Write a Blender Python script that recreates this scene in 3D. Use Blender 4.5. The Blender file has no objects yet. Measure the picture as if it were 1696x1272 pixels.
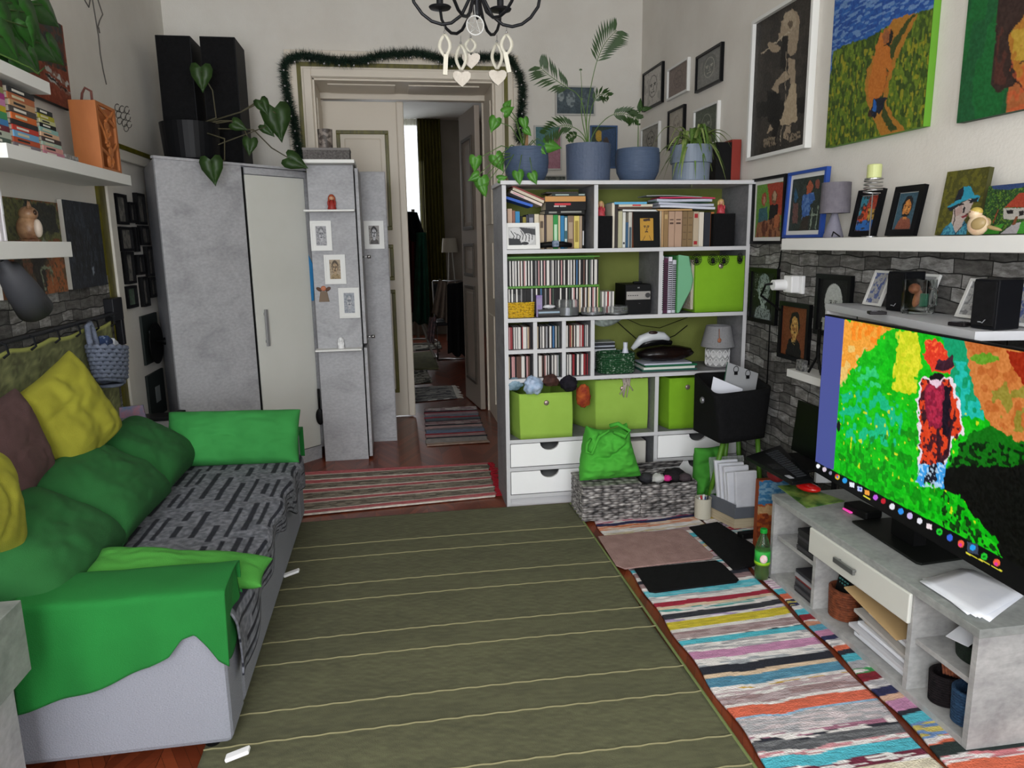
import bpy, bmesh, math, random
import numpy as np
from mathutils import Vector, Matrix, noise
R_=random.Random(7)
# ---------------------------------------------------------------- camera
FPX=1205.0; CX,CY=848.0,636.0; CAM=np.array([0,0,1.5])
def _d(p):
    v=np.array([p[0]-CX,p[1]-CY,FPX]); return v/np.linalg.norm(v)
_Y=_d((645,405)); _dn=_d((940,6800)); _dn=_dn-_Y*_dn.dot(_Y); _dn/=np.linalg.norm(_dn)
_Z=-_dn; _X=np.cross(_Y,_Z); RM=np.stack([_X,_Y,_Z])
sc=bpy.context.scene
cd=bpy.data.cameras.new('camera'); cd.sensor_width=36; cd.lens=FPX*36/1696; cd.clip_start=.05; cd.clip_end=60
cam=bpy.data.objects.new('camera',cd); sc.collection.objects.link(cam)
_r=RM@np.array([1,0,0]); _u=RM@np.array([0,-1,0]); _b=RM@np.array([0,0,-1])
mw=Matrix(((_r[0],_u[0],_b[0],0),(_r[1],_u[1],_b[1],0),(_r[2],_u[2],_b[2],1.5),(0,0,0,1)))
cam.matrix_world=mw; sc.camera=cam
# ---------------------------------------------------------------- light
sc.view_settings.view_transform='Standard'; sc.view_settings.look='None'; sc.view_settings.gamma=1
sc.view_settings.use_curve_mapping=False; sc.view_settings.exposure=0.0
w=bpy.data.worlds.new('world'); sc.world=w; w.use_nodes=True
w.node_tree.nodes['Background'].inputs[0].default_value=(.86,.93,1,1); w.node_tree.nodes['Background'].inputs[1].default_value=3.4
def area(name,loc,rot,sx,sy,power,col=(1,1,1)):
    l=bpy.data.lights.new(name,'AREA'); l.shape='RECTANGLE'; l.size=sx; l.size_y=sy; l.energy=power; l.color=col
    o=bpy.data.objects.new(name,l); sc.collection.objects.link(o); o.location=loc; o.rotation_euler=rot; return o
PI=math.pi
area('window_daylight',(-.75,-1.13,1.75),(PI/2,0,0),1.15,2.0,100,(.95,.97,1))
area('window_daylight',(1.15,-1.13,1.75),(PI/2,0,0),1.15,2.0,45,(.95,.97,1))
area('far_window_daylight',(.1,12.2,1.8),(-PI/2,0,0),1.0,2.0,14,(.97,.98,1))
# ---------------------------------------------------------------- projection helpers (pixel of the 1696x1272 photograph -> point of a real plane)
def ray(px,py): return RM@np.array([px-CX,py-CY,FPX])
def onz(px,py,z=0): r=ray(px,py); return CAM+r*(z-1.5)/r[2]
def onx(px,py,x): r=ray(px,py); return CAM+r*x/r[0]
def ony(px,py,y): r=ray(px,py); return CAM+r*y/r[1]
def proj(p):
    c=(np.asarray(p)-CAM)@RM     # rows world -> cam
    return CX+FPX*c[...,0]/c[...,2], CY+FPX*c[...,1]/c[...,2]
# ---------------------------------------------------------------- materials
def lin(c):
    if isinstance(c,str): c=[int(c[i:i+2],16)/255 for i in (0,2,4)]
    return tuple((x/12.92 if x<=.04045 else ((x+.055)/1.055)**2.4) for x in c[:3])
MC={}
def newmat(name):
    m=bpy.data.materials.new(name); m.use_nodes=True; nt=m.node_tree
    return m,nt,nt.nodes['Principled BSDF']
def N(nt,t,**k):
    n=nt.nodes.new(t)
    for a,b in k.items():
        if hasattr(n,a): setattr(n,a,b)
        else: n.inputs[a].default_value=b
    return n
def tc(nt,scale=(1,1,1),rot=(0,0,0),kind='Object'):
    t=N(nt,'ShaderNodeTexCoord'); mp=N(nt,'ShaderNodeMapping'); mp.inputs['Scale'].default_value=scale; mp.inputs['Rotation'].default_value=rot
    nt.links.new(t.outputs[kind],mp.inputs[0]); return mp.outputs[0]
def ramp(nt,fac,stops,interp='LINEAR'):
    r=N(nt,'ShaderNodeValToRGB'); r.color_ramp.interpolation=interp
    e=r.color_ramp.elements
    while len(e)<len(stops): e.new(.5)
    for i,(p,c) in enumerate(stops): e[i].position=p; e[i].color=(*lin(c),1)
    nt.links.new(fac,r.inputs[0]); return r.outputs[0]
def M(c,rough=.7,metal=0,c2=None,vs=6,st=(1,1,1),bump=0,bs=80,trans=0,alpha=1,emit=0,name=None,detail=4,contrast=(.35,.65),ior=1.45,coat=0,bst=(1,1,1),sub=0):
    key=(str(c),rough,metal,str(c2),vs,st,bump,bs,trans,alpha,emit,contrast,coat,bst)
    if key in MC: return MC[key]
    m,nt,p=newmat(name or 'surface_'+str(c).strip('#'))
    p.inputs['Base Color'].default_value=(*lin(c),1); p.inputs['Roughness'].default_value=rough; p.inputs['Metallic'].default_value=metal
    p.inputs['IOR'].default_value=ior
    if max(lin(c))<.012: p.inputs['Specular IOR Level'].default_value=.22
    if c2:
        v=tc(nt,st); n=N(nt,'ShaderNodeTexNoise'); n.inputs['Scale'].default_value=vs; n.inputs['Detail'].default_value=detail; n.inputs['Roughness'].default_value=.6
        nt.links.new(v,n.inputs['Vector']); nt.links.new(ramp(nt,n.outputs['Fac'],[(contrast[0],c),(contrast[1],c2)]),p.inputs['Base Color'])
    if bump:
        v=tc(nt,bst); n=N(nt,'ShaderNodeTexNoise'); n.inputs['Scale'].default_value=bs; n.inputs['Detail'].default_value=3
        nt.links.new(v,n.inputs['Vector']); b=N(nt,'ShaderNodeBump'); b.inputs['Strength'].default_value=bump; b.inputs['Distance'].default_value=.01
        nt.links.new(n.outputs['Fac'],b.inputs['Height']); nt.links.new(b.outputs[0],p.inputs['Normal'])
    if trans: p.inputs['Transmission Weight'].default_value=trans
    if alpha<1: p.inputs['Alpha'].default_value=alpha
    if coat: p.inputs['Coat Weight'].default_value=coat
    if emit: p.inputs['Emission Color'].default_value=(*lin(c),1); p.inputs['Emission Strength'].default_value=emit
    MC[key]=m; return m
def paint_mat(rough=.6,emit=0,bump=.15,key='paint',bs=120,wave=None):
    k=('vc',rough,emit,bump,bs,wave)
    if k in MC: return MC[k]
    m,nt,p=newmat(key); a=N(nt,'ShaderNodeAttribute'); a.attribute_name='Col'
    p.inputs['Roughness'].default_value=rough
    if emit:
        nt.links.new(a.outputs['Color'],p.inputs['Emission Color']); p.inputs['Emission Strength'].default_value=emit; p.inputs['Base Color'].default_value=(.002,.002,.002,1); p.inputs['Specular IOR Level'].default_value=.2
    else:
        nt.links.new(a.outputs['Color'],p.inputs['Base Color'])
    if bump:
        v=tc(nt); n=N(nt,'ShaderNodeTexNoise'); n.inputs['Scale'].default_value=bs; nt.links.new(v,n.inputs['Vector'])
        b=N(nt,'ShaderNodeBump'); b.inputs['Strength'].default_value=bump; b.inputs['Distance'].default_value=.006
        nt.links.new(n.outputs['Fac'],b.inputs['Height']); nt.links.new(b.outputs[0],p.inputs['Normal'])
    MC[k]=m; return m
# ---------------------------------------------------------------- object helpers
COL=sc.collection
def mworld(o):
    m=Matrix()
    while o is not None:
        m=Matrix.LocRotScale(o.location,o.rotation_euler,o.scale)@m; o=o.parent
    return m
LBL={}
def tag(o,label=None,cat=None,group=None,kind=None):
    if label: o['label']=label
    if cat: o['category']=cat
    if group: o['group']=group
    if kind: o['kind']=kind
    return o
def thing(name,label,cat,loc=(0,0,0),rz=0,group=None):
    o=bpy.data.objects.new(name,None); COL.objects.link(o); o.location=Vector([float(v) for v in loc]); o.rotation_euler=(0,0,rz); o.empty_display_size=.05
    return tag(o,label,cat,group)
def dup(root,loc=None,rz=None,label=None,group=None,parent=None):
    c=root.copy(); COL.objects.link(c)
    if parent: c.parent=parent
    if loc is not None: c.location=Vector([float(v) for v in loc])
    if rz is not None: c.rotation_euler=(0,0,rz)
    if label: c['label']=label
    if group: c['group']=group
    for ch in [x for x in bpy.data.objects if x.parent==root]: dup(ch,parent=c)
    return c
def finish(me,name,mat,parent,local,smooth,bevel,thick=0,subd=0):
    for q in (mat if isinstance(mat,(list,tuple)) else [mat]): me.materials.append(q)
    if smooth: me.polygons.foreach_set('use_smooth',[True]*len(me.polygons))
    o=bpy.data.objects.new(name,me); COL.objects.link(o)
    if parent is not None:
        o.parent=parent
        if not local: me.transform(mworld(parent).inverted())
    elif not local:
        n=len(me.vertices); a=np.empty(n*3,dtype=np.float32); me.vertices.foreach_get('co',a); a=a.reshape(-1,3)
        c=(a.min(0)+a.max(0))/2; c[2]=a[:,2].min(); me.transform(Matrix.Translation(Vector([-float(v) for v in c]))); o.location=Vector([float(v) for v in c])
    if subd:
        s=o.modifiers.new('s','SUBSURF'); s.levels=subd; s.render_levels=subd
    if thick:
        s=o.modifiers.new('t','SOLIDIFY'); s.thickness=thick; s.offset=0
    if bevel:
        b=o.modifiers.new('b','BEVEL'); b.width=bevel; b.segments=2; b.limit_method='ANGLE'; b.angle_limit=math.radians(40)
    return o
class B:
    def __init__(s): s.bm=bmesh.new(); s.mi=0
    def m(s,i): s.mi=i; return s
    def face(s,vs):
        try:
            f=s.bm.faces.new(vs); f.material_index=s.mi; return f
        except ValueError: return None
    def bb(s,O,U,V,W):
        O,U,V,W=[Vector([float(t) for t in q]) for q in (O,U,V,W)]
        if U.cross(V).dot(W)<0: U,V=V,U
        p=[O,O+U,O+U+V,O+V]; p+= [q+W for q in p]; v=[s.bm.verts.new(q) for q in p]
        for f in ((3,2,1,0),(4,5,6,7),(0,1,5,4),(1,2,6,5),(2,3,7,6),(3,0,4,7)): s.face([v[i] for i in f])
        return s
    def box(s,x0,x1,y0,y1,z0,z1): return s.bb((x0,y0,z0),(x1-x0,0,0),(0,y1-y0,0),(0,0,z1-z0))
    def cbox(s,c,d,rz=0,rx=0,ry=0):
        m=Matrix.Rotation(rz,3,'Z')@Matrix.Rotation(ry,3,'Y')@Matrix.Rotation(rx,3,'X'); c=Vector([float(t) for t in c]); h=Vector(d)/2
        return s.bb(c+m@(-h),m@Vector((d[0],0,0)),m@Vector((0,d[1],0)),m@Vector((0,0,d[2])))
    def tube(s,pts,r,n=8,closed=False,cap=True):
        pts=[Vector([float(t) for t in p]) for p in pts]; k=len(pts); rs=r if isinstance(r,(list,tuple)) else [r]*k
        rings=[]; prev=None
        for i,p in enumerate(pts):
            if closed: t=pts[(i+1)%k]-pts[i-1]
            else: t=pts[min(i+1,k-1)]-pts[max(i-1,0)]
            if t.length<1e-9: t=Vector((0,0,1))
            t.normalize()
            a=prev if prev is not None else (Vector((0,0,1)) if abs(t.z)<.9 else Vector((1,0,0)))
            a=(a-t*a.dot(t)); 
            if a.length<1e-6: a=Vector((1,0,0))-t*t.x
            a.normalize(); prev=a; b=t.cross(a)
            rings.append([s.bm.verts.new(p+(a*math.cos(2*PI*j/n)+b*math.sin(2*PI*j/n))*rs[i]) for j in range(n)])
        for i in range(k if closed else k-1):
            A=rings[i]; C=rings[(i+1)%k]
            for j in range(n): s.face([A[j],A[(j+1)%n],C[(j+1)%n],C[j]])
        if cap and not closed: s.face(rings[0][::-1]); s.face(rings[-1])
        return s
    def lathe(s,prof,c=(0,0,0),n=24,axis='z',sq=None,rz=0):
        rings=[]; c=Vector([float(t) for t in c])
        for r,z in prof:
            ring=[]
            for j in range(n):
                a=2*PI*j/n; x,y=math.cos(a),math.sin(a)
                if sq: 
                    e=(abs(x)**sq+abs(y)**sq)**(-1/sq); x*=e; y*=e
                x*=r if not isinstance(r,tuple) else r[0]; y*=r if not isinstance(r,tuple) else r[1]
                if rz: x,y=x*math.cos(rz)-y*math.sin(rz),x*math.sin(rz)+y*math.cos(rz)
                q=Vector((x,y,z)) if axis=='z' else (Vector((z,x,y)) if axis=='x' else Vector((x,z,y)))
                ring.append(s.bm.verts.new(c+q))
            rings.append(ring)
        for i in range(len(rings)-1):
            for j in range(n): s.face([rings[i][j],rings[i][(j+1)%n],rings[i+1][(j+1)%n],rings[i+1][j]])
        f0=prof[0][0]; 
        s.face(rings[0][::-1]); s.face(rings[-1])
        return s
    def ell(s,c,r,n=16,m=10,rz=0,ry=0,f=None):
        c=Vector([float(t) for t in c]); r=(r,r,r) if not isinstance(r,(tuple,list)) else r
        mt=Matrix.Rotation(rz,3,'Z')@Matrix.Rotation(ry,3,'Y'); rings=[]
        for i in range(1,m):
            t=PI*i/m; ring=[]
            for j in range(n):
                a=2*PI*j/n; q=Vector((math.sin(t)*math.cos(a),math.sin(t)*math.sin(a),-math.cos(t)))
                if f: q=q*f(q)
                ring.append(s.bm.verts.new(c+mt@Vector((q.x*r[0],q.y*r[1],q.z*r[2]))))
            rings.append(ring)
        b0=s.bm.verts.new(c+mt@Vector((0,0,-r[2]))); b1=s.bm.verts.new(c+mt@Vector((0,0,r[2])))
        for j in range(n):
            s.face([b0,rings[0][(j+1)%n],rings[0][j]]); s.face([b1,rings[-1][j],rings[-1][(j+1)%n]])
        for i in range(len(rings)-1):
            for j in range(n): s.face([rings[i][j],rings[i][(j+1)%n],rings[i+1][(j+1)%n],rings[i+1][j]])
        return s
    def poly(s,pts,W):
        W=Vector([float(t) for t in W]); a=[s.bm.verts.new(Vector([float(t) for t in p])) for p in pts]; b=[s.bm.verts.new(Vector([float(t) for t in p])+W) for p in pts]; n=len(a)
        s.face(a[::-1]); s.face(b)
        for i in range(n): s.face([a[i],a[(i+1)%n],b[(i+1)%n],b[i]])
        return s
    def quad(s,pts): s.face([s.bm.verts.new(Vector([float(t) for t in p])) for p in pts]); return s
    def build(s,name,mat,parent=None,local=False,smooth=False,bevel=0,thick=0,subd=0,label=None):
        bmesh.ops.recalc_face_normals(s.bm,faces=s.bm.faces)
        me=bpy.data.meshes.new(name); s.bm.to_mesh(me); s.bm.free()
        o=finish(me,name,mat,parent,local,smooth,bevel,thick,subd)
        if label: o['label']=label
        return o
def sheet(name,mat,P,col=None,parent=None,thick=0,smooth=True,local=False,subd=0,label=None):
    """P: (h,w,3) grid of points, col: (h,w,3) sRGB"""
    P=np.asarray(P,dtype=float); h,w_=P.shape[:2]
    me=bpy.data.meshes.new(name); idx=np.arange(h*w_).reshape(h,w_)
    F=np.stack([idx[:-1,:-1],idx[1:,:-1],idx[1:,1:],idx[:-1,1:]],-1).reshape(-1,4)
    me.from_pydata(P.reshape(-1,3).tolist(),[],F.tolist())
    if col is not None: setcol(me,col.reshape(-1,3))
    o=finish(me,name,mat,parent,local,smooth,0,thick,subd)
    if label: o['label']=label
    return o
def setcol(me,C):
    C=np.clip(C,0,1); L=np.where(C<=.04045,C/12.92,((C+.055)/1.055)**2.4)
    a=me.color_attributes.new('Col','FLOAT_COLOR','POINT'); a.data.foreach_set('color',np.concatenate([L,np.ones((len(L),1))],1).astype(np.float32).ravel())
def rgb(c): return np.array([int(c[i:i+2],16)/255 for i in (0,2,4)]) if isinstance(c,str) else np.array(c)
def vnoise(h,w,cell,seed=0,cy=None):
    rs=np.random.RandomState(seed); cy=cy or cell; gh=int(h/cy)+3; gw=int(w/cell)+3; g=rs.rand(gh,gw)
    y=np.arange(h)/cy; x=np.arange(w)/cell; yi=y.astype(int); xi=x.astype(int); fy=(y-yi)[:,None]; fx=(x-xi)[None,:]
    fy=fy*fy*(3-2*fy); fx=fx*fx*(3-2*fx)
    a=g[yi][:,xi]; b=g[yi][:,xi+1]; c=g[yi+1][:,xi]; d=g[yi+1][:,xi+1]
    return (a*(1-fx)+b*fx)*(1-fy)+(c*(1-fx)+d*fx)*fy
class Art:
    """a painted surface; shapes are given in photo pixels (px) or, with uv=True, in percent of the picture"""
    def __init__(s,O,U,V,w=80,h=100,bg='ffffff',uv=False,seed=1,rough=0.):
        s.O,s.U,s.V=[np.array([float(t) for t in q]) for q in (O,U,V)]; s.w,s.h=w,h
        u,v=np.meshgrid(np.linspace(0,1,w),np.linspace(0,1,h)); s.P=s.O+u[...,None]*s.U+v[...,None]*s.V; s.u,s.v=u*100,v*100
        if uv: s.X,s.Y=u*100,v*100
        else: s.X,s.Y=proj(s.P)
        s.seed=seed
        if rough: s.X=s.X+(vnoise(h,w,4,seed)-.5)*rough*2; s.Y=s.Y+(vnoise(h,w,4,seed+1)-.5)*rough*2
        s.C=np.ones((h,w,3))*rgb(bg)
    def mask(s,m,c,a=1.):
        m=np.asarray(m,dtype=float)[...,None]*a; s.C=s.C*(1-m)+rgb(c)*m; return s
    def inpoly(s,pts):
        ins=np.zeros(s.X.shape,bool); n=len(pts)
        for i in range(n):
            x0,y0=pts[i]; x1,y1=pts[(i+1)%n]
            if y0==y1: continue
            c=((y0>s.Y)!=(y1>s.Y))&(s.X<(x1-x0)*(s.Y-y0)/(y1-y0)+x0); ins^=c
        return ins
    def poly(s,pts,c,a=1.,tex=None):
        m=s.inpoly(pts)
        if tex: s.mask(m,c,a); s.mask(m&(s.nz(tex[1],tex[2])>tex[3] if len(tex)>3 else m&(s.nz(tex[1],tex[2])>.55)),tex[0],.8); return s
        return s.mask(m,c,a)
    def nz(s,cell,seed=5,cy=None): return vnoise(s.h,s.w,cell,seed+s.seed,cy)
    def ell(s,x,y,rx,ry,c,a=1.,rot=0):
        dx,dy=s.X-x,s.Y-y; ca,sa=math.cos(rot),math.sin(rot); p=(dx*ca+dy*sa)/rx; q=(-dx*sa+dy*ca)/ry
        return s.mask(p*p+q*q<1,c,a)
    def line(s,pts,w,c,a=1.):
        m=np.zeros(s.X.shape,bool)
        for (x0,y0),(x1,y1) in zip(pts[:-1],pts[1:]):
            L=max((x1-x0)**2+(y1-y0)**2,1e-6); t=np.clip(((s.X-x0)*(x1-x0)+(s.Y-y0)*(y1-y0))/L,0,1)
            m|=((s.X-x0-t*(x1-x0))**2+(s.Y-y0-t*(y1-y0))**2)<(w/2)**2
        return s.mask(m,c,a)
    def blot(s,c,cell,th,seed,a=.7,reg=None,cy=None):
        m=s.nz(cell,seed,cy)>th
        if reg: m&=s.inpoly(reg)
        return s.mask(m,c,a)
    def grain(s,amp=.06,seed=9,cell=1.5):
        s.C=np.clip(s.C+(s.nz(cell,seed)-.5)[...,None]*amp*2,0,1); return s
    def build(s,name,parent=None,rough=.6,emit=0,bump=.2,off=0,thick=0):
        n=np.cross(s.U,s.V); n/=np.linalg.norm(n)
        return sheet(name,paint_mat(rough,emit,bump),s.P+n*off,s.C*(1 if emit else .9),parent,thick=thick,smooth=False)
def face(a,x,y,w,h,skin='c9a58c',line='2a2420',hair='2a2420',long=False,beard=None,lw=1.2,fill=True,shirt=None):
    "a simple painted head centred on x,y, of half size w,h"
    if shirt: a.poly([(x-w*1.9,y+h*2.6),(x-w*1.3,y+h*1.25),(x-w*.4,y+h*.95),(x+w*.4,y+h*.95),(x+w*1.4,y+h*1.25),(x+w*1.9,y+h*2.6)],shirt)
    if hair: a.ell(x,y-h*.25,w*1.2,h*1.05,hair); 
    if long and hair: a.poly([(x-w*1.2,y-h*.2),(x-w*1.35,y+h*1.1),(x+w*1.35,y+h*1.1),(x+w*1.2,y-h*.2)],hair)
    if fill:
        a.poly([(x-w*.35,y+h*.7),(x+w*.35,y+h*.7),(x+w*.4,y+h*1.2),(x-w*.4,y+h*1.2)],skin); a.ell(x,y+h*.05,w*.88,h*.92,skin)
    else: 
        k=[(x+w*.9*math.cos(t),y+h*math.sin(t)) for t in np.linspace(0,2*PI,18)]; a.line(k,lw,line)
    for q in (-1,1):
        a.line([(x+q*w*.62,y-h*.2),(x+q*w*.2,y-h*.22)],lw*1.3,line); a.ell(x+q*w*.4,y-h*.05,w*.16,h*.07,line)
    a.line([(x+w*.05,y-h*.1),(x+w*.16,y+h*.28),(x-w*.1,y+h*.32)],lw,line); a.line([(x-w*.32,y+h*.55),(x,y+h*.5),(x+w*.32,y+h*.55)],lw*1.4,line)
    if beard: a.ell(x,y+h*.68,w*.6,h*.32,beard,.85)
    return a
def V3(*a): return np.array(a,dtype=float)
def wallpic(name,label,cat,TL,TR,BL,fw,fmat,mw_=0,mmat=None,dep=.02,art=None,res=60,group=None,bg='e0e0dc',uv=True,seed=1,glass=False,rough=.6,into=None,arough=0.):
    """framed picture from three world corners; the frame has depth dep towards the room (normal U x V ... chosen by 'into')"""
    TL,TR,BL=[np.array(q,dtype=float) for q in (TL,TR,BL)]; U=TR-TL; V=BL-TL; lu,lv=np.linalg.norm(U),np.linalg.norm(V); un,vn=U/lu,V/lv
    n=np.cross(un,vn); n/=np.linalg.norm(n); c=TL+U/2+V/2
    if np.dot(CAM-c,n)<0: n=-n
    t=thing(name,label,cat,tuple(BL+U/2),0,group)
    if fw>0:
        b=B(); f=fw
        b.bb(TL,U,vn*f,n*dep); b.bb(BL-vn*f,U,vn*f,n*dep); b.bb(TL+vn*f,un*f,vn*(lv-2*f),n*dep); b.bb(TR+vn*f-un*f,un*f,vn*(lv-2*f),n*dep)
        b.build('frame',fmat,t)
        b=B(); b.bb(TL+un*f*.5+vn*f*.5+n*.001,un*(lu-f),vn*(lv-f),n*dep*.35); b.build('mount' if mw_ else 'backing',mmat or fmat,t); base=dep*.35+.002
    else:
        b=B(); b.bb(TL,U,V,n*dep); b.build('canvas',fmat,t); base=dep+.001
    g=fw+mw_; O=TL+un*g+vn*g; W=un*(lu-2*g); H=vn*(lv-2*g)
    r=lu/lv; h=int(res); w_=max(int(res*(lu-2*g)/(lv-2*g)),8)
    a=Art(O+n*base,W,H,w_,h,bg,uv,seed,arough)
    if art: art(a)
    a.build('picture',t,rough)
    return t
def XW(x,*p):  # corners TL,TR,BL on a plane x=const from TL and BR pixels
    a=onx(*p[0],x); b=onx(*p[1],x); return (x,a[1],a[2]),(x,b[1],a[2]),(x,a[1],b[2])
def YW(y,*p):
    a=ony(*p[0],y); b=ony(*p[1],y); return (a[0],y,a[2]),(b[0],y,a[2]),(a[0],y,b[2])
LX,RX,BY=-1.52,2.04,5.9
# common materials
def concrete(a='939396',b='a9a9ac',name='concrete_laminate',sc_=3.2):
    k=('conc',a,b)
    if k in MC: return MC[k]
    m,nt,p=newmat(name); v=tc(nt,(1,1,1.6))
    n1=N(nt,'ShaderNodeTexNoise'); n1.inputs['Scale'].default_value=sc_; n1.inputs['Detail'].default_value=8; n1.inputs['Roughness'].default_value=.62; n1.inputs['Distortion'].default_value=.5
    nt.links.new(v,n1.inputs['Vector']); c=ramp(nt,n1.outputs['Fac'],[(.3,a),(.52,b),(.56,b),(.72,a)])
    n2=N(nt,'ShaderNodeTexNoise'); n2.inputs['Scale'].default_value=45; nt.links.new(v,n2.inputs['Vector'])
    mx=N(nt,'ShaderNodeMix'); mx.data_type='RGBA'; mx.blend_type='OVERLAY'; mx.inputs[0].default_value=.25
    nt.links.new(c,mx.inputs[6]); nt.links.new(n2.outputs['Fac'],mx.inputs[7]); nt.links.new(mx.outputs[2],p.inputs['Base Color']); p.inputs['Roughness'].default_value=.55
    MC[k]=m; return m
CONC=concrete(); CONCD=concrete('77777a','9a9a9b','concrete_laminate_dark'); EDGE=M('c6c6c8',.5,name='light_grey_edging')
WHITE=M('e4e4e0',.45,name='white_lacquer'); WPLAST=M('eeeeee',.35,name='white_plastic'); BLACK=M('0a0a0b',.55,name='black_matt'); BLK2=M('0b0b0c',.9,name='black_cloth',c2='131315',vs=60,bump=.2,bs=300)
STEEL=M('b8b8b8',.3,1,name='brushed_steel'); PAPER=M('eceef2',.9,name='paper',c2='dfe2ea',vs=5); DKMET=M('1b1c20',.4,.4,name='black_iron')
CREAM=M('dcd2c2',.45,name='cream_door_paint'); OLIVE=M('6a6412',.4,name='olive_gold_paint',c2='4a450a',vs=30,st=(1,1,.2)); TAN=M('c8b08c',.8,name='tan_paper')
# ================================================================ STRUCTURE
def struct(o): o['kind']='structure'; return o
wallm=M('dedad2',.9,c2='d6d1c8',vs=2.5,bump=.12,bs=90,name='painted_plaster')
# floor: herringbone style reddish parquet
m,nt,p=newmat('parquet'); t=N(nt,'ShaderNodeTexCoord'); sp=N(nt,'ShaderNodeSeparateXYZ'); nt.links.new(t.outputs['Object'],sp.inputs[0])
def mth(op,a,b=None,c=None):
    n=N(nt,'ShaderNodeMath'); n.operation=op
    for i,q in enumerate((a,b,c)):
        if q is None: continue
        if isinstance(q,(int,float)): n.inputs[i].default_value=q
        else: nt.links.new(q,n.inputs[i])
    return n.outputs[0]
cx=mth('DIVIDE',sp.outputs[0],.30); fr=mth('FRACT',cx); tri=mth('ABSOLUTE',mth('SUBTRACT',fr,.5)); zz=mth('MULTIPLY',tri,.60)
vy=mth('DIVIDE',mth('ADD',sp.outputs[1],zz),.072); pid=mth('FLOOR',vy); half=mth('FLOOR',mth('MULTIPLY',cx,2))
cmb=N(nt,'ShaderNodeCombineXYZ'); nt.links.new(pid,cmb.inputs[0]); nt.links.new(half,cmb.inputs[1])
wn=N(nt,'ShaderNodeTexWhiteNoise'); nt.links.new(cmb.outputs[0],wn.inputs['Vector'])
mp=N(nt,'ShaderNodeMapping'); mp.inputs['Scale'].default_value=(3,30,1); nt.links.new(t.outputs['Object'],mp.inputs[0]); gn=N(nt,'ShaderNodeTexNoise'); gn.inputs['Scale'].default_value=4; gn.inputs['Detail'].default_value=5; nt.links.new(mp.outputs[0],gn.inputs['Vector'])
f=mth('ADD',mth('MULTIPLY',wn.outputs['Value'],.6),mth('MULTIPLY',gn.outputs['Fac'],.4)); c=ramp(nt,f,[(.1,'562414'),(.5,'70331d'),(.9,'8a4226')])
ef=mth('FRACT',vy); gap=mth('MULTIPLY',mth('GREATER_THAN',ef,.035),mth('GREATER_THAN',mth('FRACT',mth('MULTIPLY',cx,2)),.012))
mx=N(nt,'ShaderNodeMix'); mx.data_type='RGBA'; nt.links.new(gap,mx.inputs[0]); mx.inputs[6].default_value=(.03,.01,.005,1); nt.links.new(c,mx.inputs[7]); nt.links.new(mx.outputs[2],p.inputs['Base Color'])
p.inputs['Roughness'].default_value=.28; bp=N(nt,'ShaderNodeBump'); bp.inputs['Strength'].default_value=.25; bp.inputs['Distance'].default_value=.004; nt.links.new(gap,bp.inputs['Height']); nt.links.new(bp.outputs[0],p.inputs['Normal'])
FLOORM=m
b=B(); b.box(LX-.2,RX+.9,-1.4,12.9,-.1,0); struct(b.build('floor',FLOORM,local=True))
b=B(); b.box(LX-.2,RX+.9,-1.4,12.9,3.45,3.55); struct(b.build('ceiling',M('dcdad4',.9,name='ceiling_paint'),local=True))
b=B(); b.box(LX-.15,LX,-1.3,BY,0,3.45); struct(b.build('wall_left',wallm,local=True))
b=B(); b.box(RX,RX+.15,-1.3,BY,0,3.45); struct(b.build('wall_right',wallm,local=True))
OX0,OX1,OZ=-.51,.85,2.72
b=B(); b.box(LX-.15,OX0,BY,6.45,0,3.45); b.box(OX1,RX+.15,BY,6.45,0,3.45); b.box(OX0,OX1,BY,6.45,OZ,3.45); struct(b.build('wall_back',wallm,local=True))
# wall behind the camera with two window openings
b=B(); W0=-1.2
for x0,x1 in ((LX,-1.35),(-.15,.55),(1.75,RX)): b.box(x0,x1,W0-.15,W0,0,3.45)
for x0,x1 in ((-1.35,-.15),(.55,1.75)): b.box(x0,x1,W0-.15,W0,0,.7); b.box(x0,x1,W0-.15,W0,2.85,3.45)
struct(b.build('wall_front',wallm,local=True))
for i,(x0,x1) in enumerate(((-1.35,-.15),(.55,1.75))):
    b=B(); 
    for a,c_ in ((x0,x0+.06),(x1-.06,x1),((x0+x1)/2-.03,(x0+x1)/2+.03)): b.box(a,c_,W0-.12,W0-.06,.7,2.85)
    b.box(x0+.06,x1-.06,W0-.115,W0-.065,.7,.76); b.box(x0+.06,x1-.06,W0-.115,W0-.065,2.79,2.85)
    struct(b.build('window_%d'%(i+1),M('e8e8e6',.4,name='white_window_paint'),local=True))
# ---- adjoining room
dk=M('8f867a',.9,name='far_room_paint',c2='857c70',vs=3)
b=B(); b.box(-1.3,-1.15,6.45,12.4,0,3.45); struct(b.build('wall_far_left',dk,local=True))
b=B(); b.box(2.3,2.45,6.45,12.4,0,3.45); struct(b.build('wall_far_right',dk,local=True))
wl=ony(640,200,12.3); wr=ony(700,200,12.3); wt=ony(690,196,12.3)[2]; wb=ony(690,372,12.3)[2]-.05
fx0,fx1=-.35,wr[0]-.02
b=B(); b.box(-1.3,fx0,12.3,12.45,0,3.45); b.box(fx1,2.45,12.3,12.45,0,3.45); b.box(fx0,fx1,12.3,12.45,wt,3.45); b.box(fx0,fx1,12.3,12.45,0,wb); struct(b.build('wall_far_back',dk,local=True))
b=B(); 
for a,c_ in ((fx0,fx0+.05),(fx1-.04,fx1),((fx0+fx1)/2-.02,(fx0+fx1)/2+.02)): b.box(a,c_,12.32,12.38,wb,wt)
b.box(fx0,fx1,12.29,12.4,wt-.1,wt); struct(b.build('window_3',M('cfc8b8',.5,name='far_window_paint'),local=True))
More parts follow.
